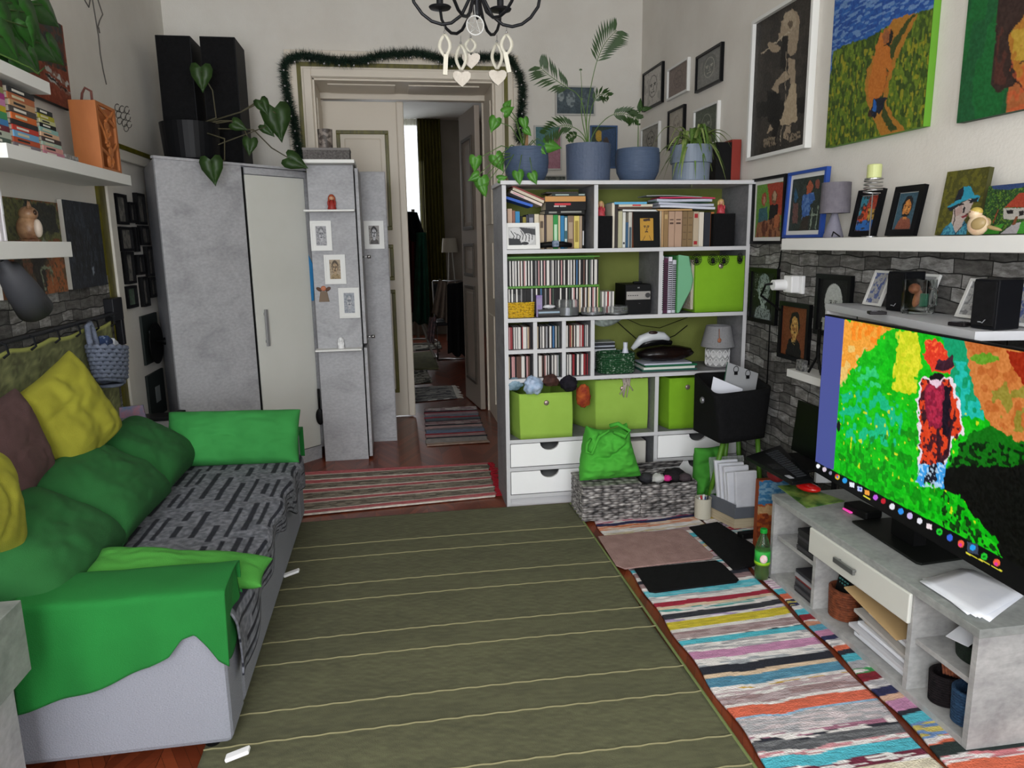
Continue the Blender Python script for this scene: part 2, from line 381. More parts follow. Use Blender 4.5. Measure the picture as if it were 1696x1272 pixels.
# door casing with olive gold fillet
b=B(); cw=.165; y0=BY-.035
b.box(OX0-cw,OX0,y0,BY,0,OZ+cw); b.box(OX1,OX1+cw,y0,BY,0,OZ+cw); b.box(OX0,OX1,y0,BY,OZ,OZ+cw)
b.box(OX0-.06,OX0-.004,y0-.018,y0,0,OZ+.06); b.box(OX1+.004,OX1+.06,y0-.018,y0,0,OZ+.06); b.box(OX0-.004,OX1+.004,y0-.018,y0,OZ+.004,OZ+.06)
b.box(OX0-cw-.02,OX0-cw+.02,y0-.02,BY,0,OZ+cw+.02); b.box(OX1+cw-.02,OX1+cw+.02,y0-.02,BY,0,OZ+cw+.02); b.box(OX0-cw+.02,OX1+cw-.02,y0-.02,BY,OZ+cw-.02,OZ+cw+.02)
cas=struct(b.build('trim_1',CREAM,local=True,bevel=.004))
b=B(); g0=.075; g1=.105
b.box(OX0-g1,OX0-g0,y0-.006,y0,0,OZ+g1); b.box(OX1+g0,OX1+g1,y0-.006,y0,0,OZ+g1); b.box(OX0-g0,OX1+g0,y0-.006,y0,OZ+g0,OZ+g1)
b.build('gold_fillet',OLIVE,cas)
# lining of the opening
b=B(); b.box(OX0,OX0+.015,BY-.02,6.45,0,OZ); b.box(OX1-.015,OX1,BY-.02,6.45,0,OZ); b.box(OX0,OX1,BY-.02,6.45,OZ-.015,OZ)
for z0,z1 in ((.15,.9),(1.05,1.5),(1.65,2.6)):
    b.box(OX1-.024,OX1-.014,5.98,6.34,z0,z1); b.box(OX0+.014,OX0+.024,5.98,6.34,z0,z1)
b.box(OX0+.1,.1,5.99,6.3,OZ-.024,OZ-.014); b.box(.2,OX1-.1,5.99,6.3,OZ-.024,OZ-.014); b.box(OX0,OX1,6.34,6.42,OZ-.06,OZ-.014); b.box(OX0,OX0+.03,6.4,6.45,0,OZ); b.box(OX1-.03,OX1,6.43,6.45,0,OZ)
struct(b.build('trim_2',CREAM,local=True,bevel=.003))
# door leaves
CREAM_SHADED=M('a2968a',.4,name='shaded_door_paint')  # darker tone puts the backlit shade of the right leaf into its colour
def leaf(name,w_,h_,gold,panes):
    CREAM=globals()['CREAM'] if gold else CREAM_SHADED
    t=bpy.data.objects.new(name,None); COL.objects.link(t); t['kind']='structure'
    b=B(); b.box(0,w_,0,.045,0.01,h_); lf=b.build('leaf',CREAM,t,local=True,bevel=.003)
    for z0,z1 in panes:
        x0,x1=.11,w_-.11; f=B(); g=.03
        for yy,d in ((-.014,1),(.045,1)):
            f.box(x0,x1,yy,yy+.014,z0,z0+g); f.box(x0,x1,yy,yy+.014,z1-g,z1); f.box(x0,x0+g,yy,yy+.014,z0+g,z1-g); f.box(x1-g,x1,yy,yy+.014,z0+g,z1-g)
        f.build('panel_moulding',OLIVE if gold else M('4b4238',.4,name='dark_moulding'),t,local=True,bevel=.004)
        f=B(); f.box(x0+.06,x1-.06,-.006,.051,z0+.06,z1-.06); f.build('panel',CREAM,t,local=True,bevel=.012)
    return t
PN=((.22,1.12),(1.2,1.5),(1.62,2.42))
t=leaf('door_1',.64,OZ-.075,True,PN); t.location=(OX0+.012,6.36,0)
b=B(); b.box(.60,.66,-.03,.0,.01,OZ-.075); b.build('meeting_strip',CREAM,t,local=True,bevel=.01)
h=onz(804,679); f_=onz(771,646); ang=math.atan2(f_[1]-h[1],f_[0]-h[0])
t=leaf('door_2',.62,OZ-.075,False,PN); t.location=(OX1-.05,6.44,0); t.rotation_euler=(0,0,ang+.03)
b=B(); b.box(.545,.58,-.02,-.012,1.28,1.5); b.tube([(.56,-.02,1.42),(.56,-.07,1.42),(.47,-.07,1.42)],.009); b.build('door_handle',DKMET,t,local=True)
# ---- dark stone cladding panels (stone pattern wallpaper on board)
def stone(dark,light,name):
    m,nt,p=newmat(name)
    t=N(nt,'ShaderNodeTexCoord'); sp=N(nt,'ShaderNodeSeparateXYZ'); nt.links.new(t.outputs['Object'],sp.inputs[0])
    dn=N(nt,'ShaderNodeTexNoise'); dn.inputs['Scale'].default_value=4; nt.links.new(t.outputs['Object'],dn.inputs['Vector'])
    def mth(op,a,b=None):
        n=N(nt,'ShaderNodeMath'); n.operation=op
        for i,q in enumerate((a,b)):
            if q is None: continue
            if isinstance(q,(int,float)): n.inputs[i].default_value=q
            else: nt.links.new(q,n.inputs[i])
        return n.outputs[0]
    cmb=N(nt,'ShaderNodeCombineXYZ'); nt.links.new(mth('ADD',sp.outputs[1],mth('MULTIPLY',dn.outputs['Fac'],.05)),cmb.inputs[0]); nt.links.new(mth('ADD',sp.outputs[2],mth('MULTIPLY',dn.outputs['Fac'],.07)),cmb.inputs[1])
    def brick(bw,rh,off,sq,sf):
        k=N(nt,'ShaderNodeTexBrick'); k.inputs['Scale'].default_value=1; k.inputs['Brick Width'].default_value=bw; k.inputs['Row Height'].default_value=rh; k.inputs['Mortar Size'].default_value=.0026; k.inputs['Mortar Smooth'].default_value=.3; k.inputs['Bias'].default_value=0
        k.offset=off; k.squash=sq; k.squash_frequency=sf; k.inputs['Color1'].default_value=(0,0,0,1); k.inputs['Color2'].default_value=(1,1,1,1); k.inputs['Mortar'].default_value=(.5,.5,.5,1)
        nt.links.new(cmb.outputs[0],k.inputs['Vector']); return k
    k=brick(.115,.052,.37,1.5,3)
    n2=N(nt,'ShaderNodeTexNoise'); n2.inputs['Scale'].default_value=28; n2.inputs['Detail'].default_value=6; n2.inputs['Roughness'].default_value=.7; mp=N(nt,'ShaderNodeMapping'); mp.inputs['Scale'].default_value=(1,.6,2); nt.links.new(t.outputs['Object'],mp.inputs[0]); nt.links.new(mp.outputs[0],n2.inputs['Vector'])
    f=mth('ADD',mth('MULTIPLY',k.outputs['Color'],.35),mth('MULTIPLY',n2.outputs['Fac'],.75)); c=ramp(nt,f,[(.3,dark),(.62,light),(.85,'b5b4b2')])
    mx=N(nt,'ShaderNodeMix'); mx.data_type='RGBA'; nt.links.new(k.outputs['Fac'],mx.inputs[0]); nt.links.new(c,mx.inputs[6]); mx.inputs[7].default_value=(*lin('1a1918'),1); nt.links.new(mx.outputs[2],p.inputs['Base Color'])
    bp=N(nt,'ShaderNodeBump'); bp.inputs['Strength'].default_value=.6; bp.inputs['Distance'].default_value=.02; nt.links.new(mth('SUBTRACT',mth('MULTIPLY',n2.outputs['Fac'],.4),k.outputs['Fac']),bp.inputs['Height']); nt.links.new(bp.outputs[0],p.inputs['Normal'])
    p.inputs['Roughness'].default_value=.8; return m
STONE=stone('2f2d2a','6e6c69','stone_pattern')
b=B(); b.box(RX-.012,RX,.4,3.99,.02,1.475); struct(b.build('trim_3',STONE,local=True))
b=B(); b.box(LX,LX+.012,1.2,4.27,.3,1.36); struct(b.build('trim_4',STONE,local=True))
# blind doorway on left wall: white trim with olive strip
b=B(); b.box(LX,LX+.03,4.36,4.45,0,2.0); b.box(LX,LX+.03,5.25,5.32,0,2.08); b.box(LX,LX+.03,4.36,5.32,2.0,2.06)
tr=struct(b.build('trim_5',M('d6d2c8',.5,name='door_trim_white'),local=True,bevel=.005))
b=B(); b.box(LX,LX+.018,4.27,4.36,.2,1.99); b.box(LX,LX+.036,4.3,5.32,2.06,2.085); b.box(LX+.001,LX+.033,5.255,5.275,1.8,2.06); b.build('gold_fillet',OLIVE,tr)
# baseboards
for nm,bx in (('baseboard_left',(LX,LX+.015,-1.2,5.9)),('baseboard_right',(RX-.027,RX-.012,-1.2,5.86))):
    b=B(); b.box(bx[0],bx[1],bx[2],bx[3],0,.09); struct(b.build(nm,CREAM,local=True,bevel=.003))
# ================================================================ SOFT HELPERS
def nz3(x,y,z,s=1): return noise.noise(Vector((x*s,y*s,z*s)))
def pillow(name,mat,parent,w_,h_,d,seed=0,n=26,wr=.012,local=True,pinch=.10,col=None,label=None,sag=0):
    """closed cushion, local x = width, z = height (base at 0), y = thickness"""
    pts=[];F=[]
    def P(u,v,sd):
        e=max(0,(1-abs(u)**3.2)*(1-abs(v)**3.2)); t=d*.5*e**.45
        x=u*w_/2*(1-pinch*(1-v*v)*abs(u)**2); z=v*h_/2*(1-pinch*(1-u*u)*abs(v)**2)
        q=nz3(x+seed*3,z,sd*.3+seed,9)*wr+nz3(x*1.0+seed,z*2,sd+seed,22)*wr*.5
        cr=abs(nz3(x*.8+seed*5,z*1.3,seed+sd,5)); q-=max(0,.10-cr)*wr*6
        q*=e**.5
        z+=h_/2-sag*(1-u*u)*(v+1)/2
        return (x,sd*(t+q),z)
    A=[[P(-1+2*i/n,-1+2*j/n,1) for i in range(n+1)] for j in range(n+1)]
    C=[[P(-1+2*i/n,-1+2*j/n,-1) for i in range(n+1)] for j in range(n+1)]
    V=[];ia={};ib={}
    for j in range(n+1):
        for i in range(n+1):
            ia[i,j]=len(V);V.append(A[j][i])
    for j in range(n+1):
        for i in range(n+1):
            if i in(0,n) or j in(0,n): ib[i,j]=ia[i,j]
            else: ib[i,j]=len(V);V.append(C[j][i])
    for j in range(n):
        for i in range(n):
            F.append((ia[i,j],ia[i,j+1],ia[i+1,j+1],ia[i+1,j])); F.append((ib[i,j],ib[i+1,j],ib[i+1,j+1],ib[i,j+1]))
    me=bpy.data.meshes.new(name); me.from_pydata(V,[],F)
    o=finish(me,name,mat,parent,True,True,0,subd=1)
    if label:o['label']=label
    return o
def place(o,loc,rot=(0,0,0)): o.location=Vector([float(v) for v in loc]); o.rotation_euler=rot; return o
def fab(c,c2=None,rough=.9,bs=350,bump=.25,vs=40,st=(1,1,1),name='fabric'): return M(c,rough,c2=c2,vs=vs,st=st,bump=bump,bs=bs,name=name,detail=3,contrast=(.3,.7))
GREEN=fab('14742c','116826',vs=3,name='bright_green_cloth'); GRN2=fab('20642c','184f22',vs=3,name='deep_green_cloth'); GRN3=fab('369044','2b7e38',vs=4,name='mid_green_cotton')
HEATH=M('8e9099',.95,c2='6a6d75',vs=30,st=(6,6,40),bump=.3,bs=200,name='heather_grey_upholstery',contrast=(.45,.8))
YEL=fab('98962c','8b8824',vs=5,name='mustard_yellow_cloth'); MAUV=fab('5a4140','4e3736',vs=6,name='mauve_brown_cloth')
# ================================================================ SOFA
S0,S1,SX=2.05,3.97,-.53
sofa=thing('sofa','heather grey upholstered two-arm sofa along the left wall under green covers','sofa',(-1.0,3.0,0))
b=B(); b.box(-1.48,SX-.0,S0+.19,S1-.19,.04,.30); b.build('base',HEATH,sofa,bevel=.02,smooth=False)
b=B(); b.box(-1.25,SX+.005,S0+.2,S1-.2,.302,.42); b.build('seat',HEATH,sofa,bevel=.03)
b=B(); b.box(-1.49,-1.27,S0+.0,S1-.0,.04,.64); b.build('backrest',HEATH,sofa,bevel=.03)
b=B(); b.box(-1.268,SX,S0,S0+.188,.04,.52); b.build('armrest',HEATH,sofa,bevel=.018)
b=B(); b.box(-1.268,SX,S1-.188,S1,.04,.52); b.build('armrest',HEATH,sofa,bevel=.018)
for y in (S0+.05,S1-.05):
    for x in (-1.42,-.6): b=B(); b.lathe([(.02,0),(.025,.04)],(x,y,0),12); b.build('leg',BLACK,sofa)
# small white corner tags / castor tips
for px,py in ((478,958),(392,1262)):
    c=onz(px,py,.05); b=B(); b.cbox((SX+.035,c[1],.075),(.07,.03,.012),ry=-.3); b.build('tag',WPLAST,sofa,bevel=.004,label='small white plastic tab')
# patterned throw
def throwcol(h,w_,seed=3):
    C=np.ones((h,w_,3))*rgb('6c6e76'); n1=vnoise(h,w_,2,seed)
    C+= (n1[...,None]-.5)*.22
    rs=np.random.RandomState(seed)
    # dark navy dashes running along the length of the seat
    x=0
    while x<w_:
        wd=rs.randint(3,5); y=rs.randint(-20,0)
        while y<h:
            L=rs.randint(16,60); C[max(y,0):max(y+L,0),x:x+wd]=rgb('1b1d28')+ (n1[max(y,0):max(y+L,0),x:x+wd,None]-.5)*.06; y+=L+rs.randint(6,26)
        x+=wd+rs.randint(4,9)
    return C
h,w_=260,170; ys=np.linspace(3.80,2.12,h); P=np.zeros((h,w_,3))
for j in range(h):
    for i in range(w_):
        s=i/(w_-1)*1.0   # arc length from back to front and over the edge
        y=ys[j]+.012*math.sin(i*.09); 
        drop=.12+.04*math.sin(j*.035)+.02*math.sin(j*.11+1)+(.10 if j>h-46 else 0)*(j-(h-46))/46
        if s<.70: x=-1.22+s; z=.428
        else:
            q=(s-.70)/.30; x=-.52+.022*math.sin(min(q*6,PI/2))+.008*math.sin(j*.12); z=.428-max(0,q-.06)*drop/.94*1.0
        z+=.004*nz3(x,y,1,7)+.003*nz3(x,y,3,20)
        P[j,i]=(x,y,z)
o=sheet('throw',paint_mat(.95,0,.5,'woven_throw',260),P,throwcol(h,w_),None,thick=.006); tag(o,'grey and navy dashed woven throw spread on the sofa seat','throw')
# green cushions (covered back cushions)
def backcushion(y,w_,h_,tilt,label,mat,seed,x=-1.1,rz=0,d=.26,z=.455):
    t=thing('back_cushion',label,'cushion',(x,y,z),0,'green covered back cushions on the sofa')
    o=pillow('cushion_body',mat,t,w_,h_,d,seed,wr=.014,n=30,pinch=.06); o.rotation_euler=(-tilt,0,PI/2+rz); return t
backcushion(2.38,.62,.40,1.0,'deep green back cushion nearest the camera, against the sofa back',GRN2,2,x=-.98,d=.24)
backcushion(2.92,.62,.42,.98,'deep green middle back cushion with a long diagonal fold',GRN2,5,x=-.98,d=.25)
backcushion(3.46,.56,.40,1.0,'deep green back cushion next to the far armrest',GRN2,8,x=-.99,d=.24)
# bright green cloths over the arms
def armcloth(y0,y1,ztop,label,outer,seed,x0=-1.32,x1=SX+.02,inner=.16):
    h,w_=70,80; P=np.zeros((h,w_,3))
    for i in range(w_):
        u=i/(w_-1); x=x0+(x1-x0)*u
        od=outer(u); L1=od; L2=(y1-y0)+.02; L3=inner
        tot=L1+L2+L3
        for j in range(h):
            s=j/(h-1)*tot; 
            if s<L1: y=y0-.012-.010*math.sin(u*19+seed)*(1-s/L1)-.015*(1-s/L1); z=ztop-(L1-s)
            elif s<L1+L2: q=(s-L1)/L2; y=y0-.01+q*(y1-y0+.02); z=ztop+.012*math.sin(q*PI)**.5
            else: q=(s-L1-L2); y=y1+.01; z=ztop-q
            z+=.003*nz3(x,y,seed,9)
            P[j,i]=(x,y,z)
    o=sheet('arm_cover',GREEN,P,None,None,thick=.006); tag(o,label,'sofa cover',None); return o
def od1(u):
    # lower edge rises towards the front corner, then dips again
    k=[(0,.30),(.25,.27),(.45,.235),(.62,.20),(.72,.17),(.78,.125),(.84,.118),(.9,.16),(.95,.20),(1,.215)]
    for (a,p),(c,q) in zip(k[:-1],k[1:]):
        if u<=c: return p+(q-p)*(u-a)/(c-a)
    return .2
armcloth(S0-.0,S0+.19,.53,'bright green felt cloth draped over the near armrest of the sofa',od1,1,x0=-1.08)
armcloth(S1-.19,S1,.53,'bright green felt cloth draped over the far armrest of the sofa',lambda u:.10+.02*math.sin(u*9),2,x0=-1.3)
# front corner flap of near cloth
h,w_=24,20; P=np.zeros((h,w_,3))
for i in range(w_):
    for j in range(h):
        u=i/(w_-1); v=j/(h-1); P[j,i]=(SX+.012+.004*math.sin(v*4+u*5),S0-.008+u*.19,.535-v*(.215+.02*math.sin(u*6)))
o=sheet('arm_cover_corner',GREEN,P,None,bpy.data.objects['arm_cover'],thick=.005)
t=thing('cushion','mid green rectangular cushion leaning on the far armrest','cushion',(-.82,3.66,.43)); o=pillow('cushion_body',GRN3,t,.66,.29,.17,11,wr=.022,pinch=.03); o.rotation_euler=(-.5,.03,0)
t=thing('cushion','mid green cushion lying tucked behind the near armrest','cushion',(-.72,2.255,.475)); o=pillow('cushion_body',fab('3f8a30','387c2a',vs=4,name='light_green_cotton'),t,.57,.15,.08,14,wr=.012,pinch=.05); o.rotation_euler=(-1.35,.10,-.10)
t=thing('cushion','mustard yellow cushion standing diagonally on the back cushions','cushion',(-1.20,3.08,.68)); o=pillow('cushion_body',YEL,t,.42,.40,.16,21,wr=.02,pinch=.08); o.rotation_euler=(-.30,-.30,PI/2-.15)
t=thing('cushion','mauve brown cushion against the wall cloth','cushion',(-1.27,2.66,.66)); o=pillow('cushion_body',MAUV,t,.36,.36,.13,24,wr=.012,pinch=.08); o.rotation_euler=(-.22,-.06,PI/2)
t=thing('cushion','mustard yellow cushion cut by the left picture edge','cushion',(onx(-14,842,-1.12)[0],onx(-14,842,-1.12)[1]-.04,onx(-14,842,-1.12)[2]-.12)); o=pillow('cushion_body',YEL,t,.36,.34,.14,27,wr=.015,pinch=.08); o.rotation_euler=(-.3,.5,PI/2)
# ================================================================ WALL CLOTH ON HOOK RAIL
a=onx(168,533,LX+.05); h,w_=60,110; P=np.zeros((h,w_,3)); C=np.zeros((h,w_,3)); nn=vnoise(h,w_,1.2,3); n2=vnoise(h,w_,3,8,20)
for j in range(h):
    for i in range(w_):
        u=i/(w_-1); v=j/(h-1); y=4.14-u*1.9; top=1.125-.015*abs(math.sin(u*17)); z=top-v*.62
        P[j,i]=(LX+.045+.006*math.sin(u*60)*(v),y,z); C[j,i]=rgb('6d7048')*(.72+.5*nn[j,i])*(.85+.3*n2[j,i]) if v>.025 else rgb('a8ac5c')
o=sheet('wall_cloth',paint_mat(.95,0,.5,'woven_olive',300),P,C,None,thick=.006); tag(o,'olive green woven cloth hanging behind the sofa from a dark rail','wall hanging')
b=B(); b.tube([(LX+.05,4.2,1.16),(LX+.05,1.9,1.15)],.012); 
t=thing('hook_rail','black iron rail with hooks fixed over the stone wall covering','rail',(LX+.05,3.1,1.15)); b.build('rail',DKMET,t)
b=B(); b.box(LX+.012,LX+.06,4.16,4.30,1.12,1.24); b.box(LX+.02,LX+.055,4.27,4.31,.98,1.24); b.build('bracket',DKMET,t,bevel=.003)
for k in range(9):
    y=4.1-k*.22; b=B(); b.tube([(LX+.05,y,1.16),(LX+.075,y,1.15),(LX+.08,y,1.115),(LX+.06,y,1.10)],.005,6); b.build('hook',DKMET,t)
# ================================================================ GREY CABINET near left
cg=concrete('6e7470','8b908c','grey_desk_laminate')
t=thing('side_cabinet','grey laminate cabinet corner at the left picture edge before the sofa','cabinet',(-1.2,1.6,0))
b=B(); b.box(LX+.02,-.968,1.2,1.9,.43,.625); b.build('top_box',cg,t,bevel=.002); b=B(); b.box(LX+.02,-1.016,1.2,1.895,0,.43); b.build('body',CONC,t)
b=B(); b.cbox((-1.03,1.75,.638),(.10,.16,.022),rz=.4); b.build('phone',BLACK,None,bevel=.005); tag(bpy.data.objects['phone'],'flat black object on top of the near grey cabinet','phone')
# ================================================================ BEDSIDE CABINET
t=thing('bedside_cabinet','low grey cabinet between the sofa and the tall wardrobe','cabinet',(-1.35,4.3,0))
b=B(); b.box(LX+.04,-1.23,4.13,4.46,.02,.54); b.build('body',CONC,t,bevel=.002)
b=B(); b.box(LX+.05,-1.30,4.115,4.13,.06,.52); b.build('door',M('a9b0b4',.6,c2='a0a7ac',vs=9,name='pale_grey_front'),t,bevel=.002)
b=B(); b.box(-1.285,-1.235,4.115,4.13,.06,.52); b.build('side_panel',M('a9b4bc',.6,name='pale_blue_grey_front'),t,bevel=.002)
# ================================================================ WARDROBE (diagonal)
import itertools
wd=thing('wardrobe','tall grey concrete-look corner wardrobe with one off-white door','wardrobe',(-1.27,4.507,0),PI/4)
# local: x along the front (0..1.02), y into the corner
wq=(-1.50,5.05)
b=B(); b.poly([(-1.283,4.495,0),(-.555,5.225,0),(-.555,5.70,0),(-1.50,5.70,0),(wq[0],wq[1],0)],(0,0,1.99)); b.build('body',concrete('85868e','94959c','wardrobe_dark'),wd)
b=B(); b.box(-.02,.53,-.02,-.002,.08,2.0); b.build('panel',CONC,wd,local=True,bevel=.002)
b=B(); b.box(.55,1.0,-.022,-.002,.10,1.94); b.build('door',M('cfcfc8',.5,c2='c9c9c1',vs=2,name='off_white_door'),wd,local=True,bevel=.003,label='off-white door with long grey handle')
b=B(); b.box(.551,1.03,-.02,-.001,1.945,1.984); b.box(1.004,1.03,-.02,-.001,.08,1.944); b.box(.551,1.003,-.02,-.001,.0,.095); b.build('front_rail',CONC,wd,local=True)
b=B(); b.box(.53,.55,-.012,0,.08,1.984); b.build('gap_strip',BLACK,wd,local=True)
dh=onz; b=B(); b.box(.60,.622,-.05,-.036,.86,1.10); b.box(.605,.617,-.036,-.02,.88,.90); b.box(.605,.617,-.036,-.02,1.06,1.08); b.build('handle',M('a9a9ab',.4,.6,name='grey_handle'),wd,local=True,bevel=.003)
b=B(); b.box(-.03,1.02,-.03,0.0,1.9905,2.005); b.build('top_board',CONC,wd,local=True)
# ================================================================ TALL SHELF UNIT + SIDE PANEL
t=thing('tall_unit','narrow grey concrete-look cupboard with small white picture ledges','cupboard',(-.36,5.3,0))
b=B(); b.box(-.515,-.215,5.10,5.55,0,2.02); b.build('body',CONC,t,bevel=.002)
b=B(); b.box(-.207,-.185,5.10,5.54,.02,.80); b.box(-.207,-.185,5.10,5.54,.83,2.0); b.build('door',CONC,t,bevel=.002)
b=B(); b.box(-.21,-.206,5.098,5.5,.03,1.98); b.build('gap_strip',BLACK,t)
for z in (.87,1.42):
    b=B(); b.tube([(-.185,5.16,z),(-.15,5.16,z)],.006,8); b.tube([(-.155,5.16,z),(-.13,5.16,z)],.011,10); b.build('knob',STEEL,t,smooth=True)
t2=thing('side_panel_unit','second narrow grey cupboard set back beside the doorway','cupboard',(-.1,5.6,0)); b=B(); b.box(-.20,-.008,5.555,5.84,0,2.02); b.build('body',CONC,t2,bevel=.002)
b=B(); b.box(-.195,-.013,5.54,5.553,.03,2.015); b.build('door',CONC,t2,bevel=.002)
def ledge(px0,px1,y,z,label):
    a=ony(px0,z,y); b_=ony(px1,z,y); b=B(); zz=(a[2]+b_[2])/2; b.box(a[0],b_[0],y-.09,y,zz-.012,zz); o=b.build('wall_ledge',WHITE,None,bevel=.002); tag(o,label,'shelf',None); return o
LED1=ledge(505,588,5.10,348,'upper narrow white ledge on the tall unit'); LED2=ledge(524,600,5.10,576,'lower narrow white ledge on the tall unit')
a=ony(500,270,5.08); b=B(); b.box(-.60,-.20,5.0,5.45,2.022,2.045); o=b.build('top_tray',WHITE,None,bevel=.003); tag(o,'thin white board lying on top of the tall unit','board')
# ================================================================ BOOKSHELF
BF,BB=3.93,4.27
bs=thing('bookshelf','large grey bookshelf of uneven compartments and white drawers','bookshelf',(1.31,4.1,0))
T=.022
XL,XR=.60,2.02
def hboard(x0,x1,z,y0=BF,name='shelf'):
    b=B(); b.box(x0,x1,y0+.004,BB,z-T+.001,z); b.build(name,concrete('606064','808084','shelf_grey'),bs)
    b=B(); b.box(x0,x1,y0,y0+.004,z-T+.001,z); b.build('edging',EDGE,bs)
def vboard(x,z0,z1,t_=T,name='divider',y0=BF):
    b=B(); b.box(x,x+t_,y0+.004,BB,z0,z1); b.build(name,concrete('606064','808084','shelf_grey'),bs)
    b=B(); b.box(x,x+t_,y0,y0+.004,z0,z1); b.build('edging',EDGE,bs)
vboard(XL,0,1.80,name='side_panel'); vboard(XR-T,0,1.80,name='side_panel')
b=B(); b.box(XL-.01,XR+.01,BF-.02,BB,1.801,1.822); b.build('top_board',EDGE,bs,bevel=.002)
ZA,ZB,ZM,ZC,ZD,ZE,ZF=1.462,1.09,.915,.752,.402,.238,.075
a,b_=XL+T,XR-T
hboard(a,b_,ZA); hboard(a,b_,ZB); hboard(a,b_,ZC); hboard(a,b_,ZD); 
vboard(1.105,ZA,1.80); vboard(1.482,ZB,ZA-T); vboard(.762,ZC,ZB-T); vboard(.925,ZC,ZB-T); vboard(1.09,ZC,ZB-T); hboard(a,.762,ZM); hboard(.784,.925,ZM); hboard(.947,1.09,ZM)
vboard(1.475,ZD,ZC-T); vboard(1.08,ZF,ZD-T); vboard(1.475,ZF,ZD-T)
hboard(a,1.08,ZE); hboard(1.497,b_,ZE); hboard(a,b_,ZF)
b=B(); b.box(a,b_,BF+.02,BF+.04,0,ZF-T); b.build('plinth',EDGE,bs)
b=B(); b.box(a,b_,BB,BB+.006,.05,1.80); b.build('back_panel',M('727a38',.8,c2='646c2e',vs=3,bump=.2,bs=200,name='green_back'),bs)
DRW=M('f2f2f2',.4,name='drawer_white')
for x0,x1,z0,z1 in ((a+.004,1.076,ZF+.004,ZE-T-.004),(a+.004,1.076,ZE+.004,ZD-T-.004),(1.501,b_-.004,ZF+.004,ZE-T-.004),(1.501,b_-.004,ZE+.004,ZD-T-.004)):
    xm=(x0+x1)/2; r=.055; pts=[(x0,BF+.002,z0),(x1,BF+.002,z0),(x1,BF+.002,z1)]+[(xm+r*math.cos(q),BF+.002,z1-.045*math.sin(q)) for q in np.linspace(0,PI,10)]+[(x0,BF+.002,z1)]
    t=B(); t.poly(pts,(0,.016,0)); d=t.build('drawer',DRW,bs); t=B(); t.box(x0+.01,x1-.01,BF+.02,BB-.03,z0+.005,z1-.05); t.build('drawer_box',M('9a9a9a',.7,name='drawer_inside'),d)
# ================================================================ TV CABINET
tv=thing('tv_cabinet','low grey concrete-look media cabinet with a white middle drawer','cabinet',(1.83,2.24,0))
C0,C1,CF,CZ=1.66,2.815,1.61,.40; CB=RX-.03
cm=concrete('8c8c8c','acacaa','cabinet_grey')
b=B(); b.box(CF-.004,CB,C0-.004,C1+.004,CZ-.028,CZ); b.build('top',concrete('7c807d','9a9d9a','cabinet_top'),tv,bevel=.0015)
for y,nm in ((C0,'side_panel'),(C1-.02,'side_panel')): b=B(); b.box(CF,CB,y,y+.02,.001,CZ-.029); b.build(nm,cm,tv)
for y in (1.945,2.49): b=B(); b.box(CF+.003,CB,y-.02,y,.03,CZ-.029); b.build('divider',cm,tv)
b=B(); b.box(CF,CB,C0+.021,C1-.021,.004,.035); b.build('bottom',cm,tv)
b=B(); b.box(CF+.02,CB-.01,C0+.021,1.924,.20,.218); b.build('shelf',cm,tv); b=B(); b.box(CF+.02,CB-.01,2.491,C1-.021,.20,.218); b.build('shelf',cm,tv)
b=B(); b.box(CB-.006,CB,C0,C1,.01,CZ-.03); b.build('back_panel',CONCD,tv)
b=B(); b.box(CF-.012,CF+.002,1.93,2.505,.268,.372); d=b.build('drawer',M('d4d5cc',.45,name='white_drawer'),tv,bevel=.004,label='off-white drawer front')
b=B(); b.box(CF-.035,CF-.024,2.19,2.31,.315,.335); b.box(CF-.026,CF-.012,2.20,2.21,.32,.33); b.box(CF-.026,CF-.012,2.29,2.30,.32,.33); b.build('handle',M('8d8f8e',.35,.8,name='brushed_handle'),d,bevel=.002)
b=B(); b.box(CF+.002,CF+.36,1.95,2.465,.272,.278); b.build('drawer_box',cm,d)
# hutch (raised shelf over the cabinet)
HA=math.atan2(.165,1.05); p0=V3(1.875,2.93,0); dv=V3(-.155,-1.0,0); dv/=np.linalg.norm(dv); nv=V3(1,-.155,0); nv/=np.linalg.norm(nv)
hu=thing('raised_shelf','white raised shelf standing on the media cabinet behind the screen','shelf',(1.86,2.4,CZ))
L=1.03
b=B(); b.bb(p0+V3(0,0,1.19),dv*L,nv*.10+V3(0,0,0),V3(0,0,.028)); b.poly([p0+nv*.1+V3(0,0,1.19),p0+dv*L+nv*.1+V3(0,0,1.19),V3(RX-.03,1.86,1.19),V3(RX-.03,2.91,1.19)],(0,0,.028)); b.build('top_board',M('c2c3c6',.4,name='hutch_top'),hu)
b=B(); b.bb(p0+V3(0,0,CZ+.002),dv*.02,nv*.13,V3(0,0,.787)); b.build('side_panel',M('cfcfd0',.5,name='hutch_side'),hu); b=B(); b.bb(p0+dv*(L-.02)+nv*.2+V3(0,0,CZ+.002),dv*.02,nv*.08,V3(0,0,.787)); b.build('side_panel',WHITE,hu)
b=B(); b.bb(p0+dv*.022+nv*.135+V3(0,0,CZ+.002),dv*(L-.5),nv*.01,V3(0,0,.787)); b.build('back_panel',WHITE,hu)
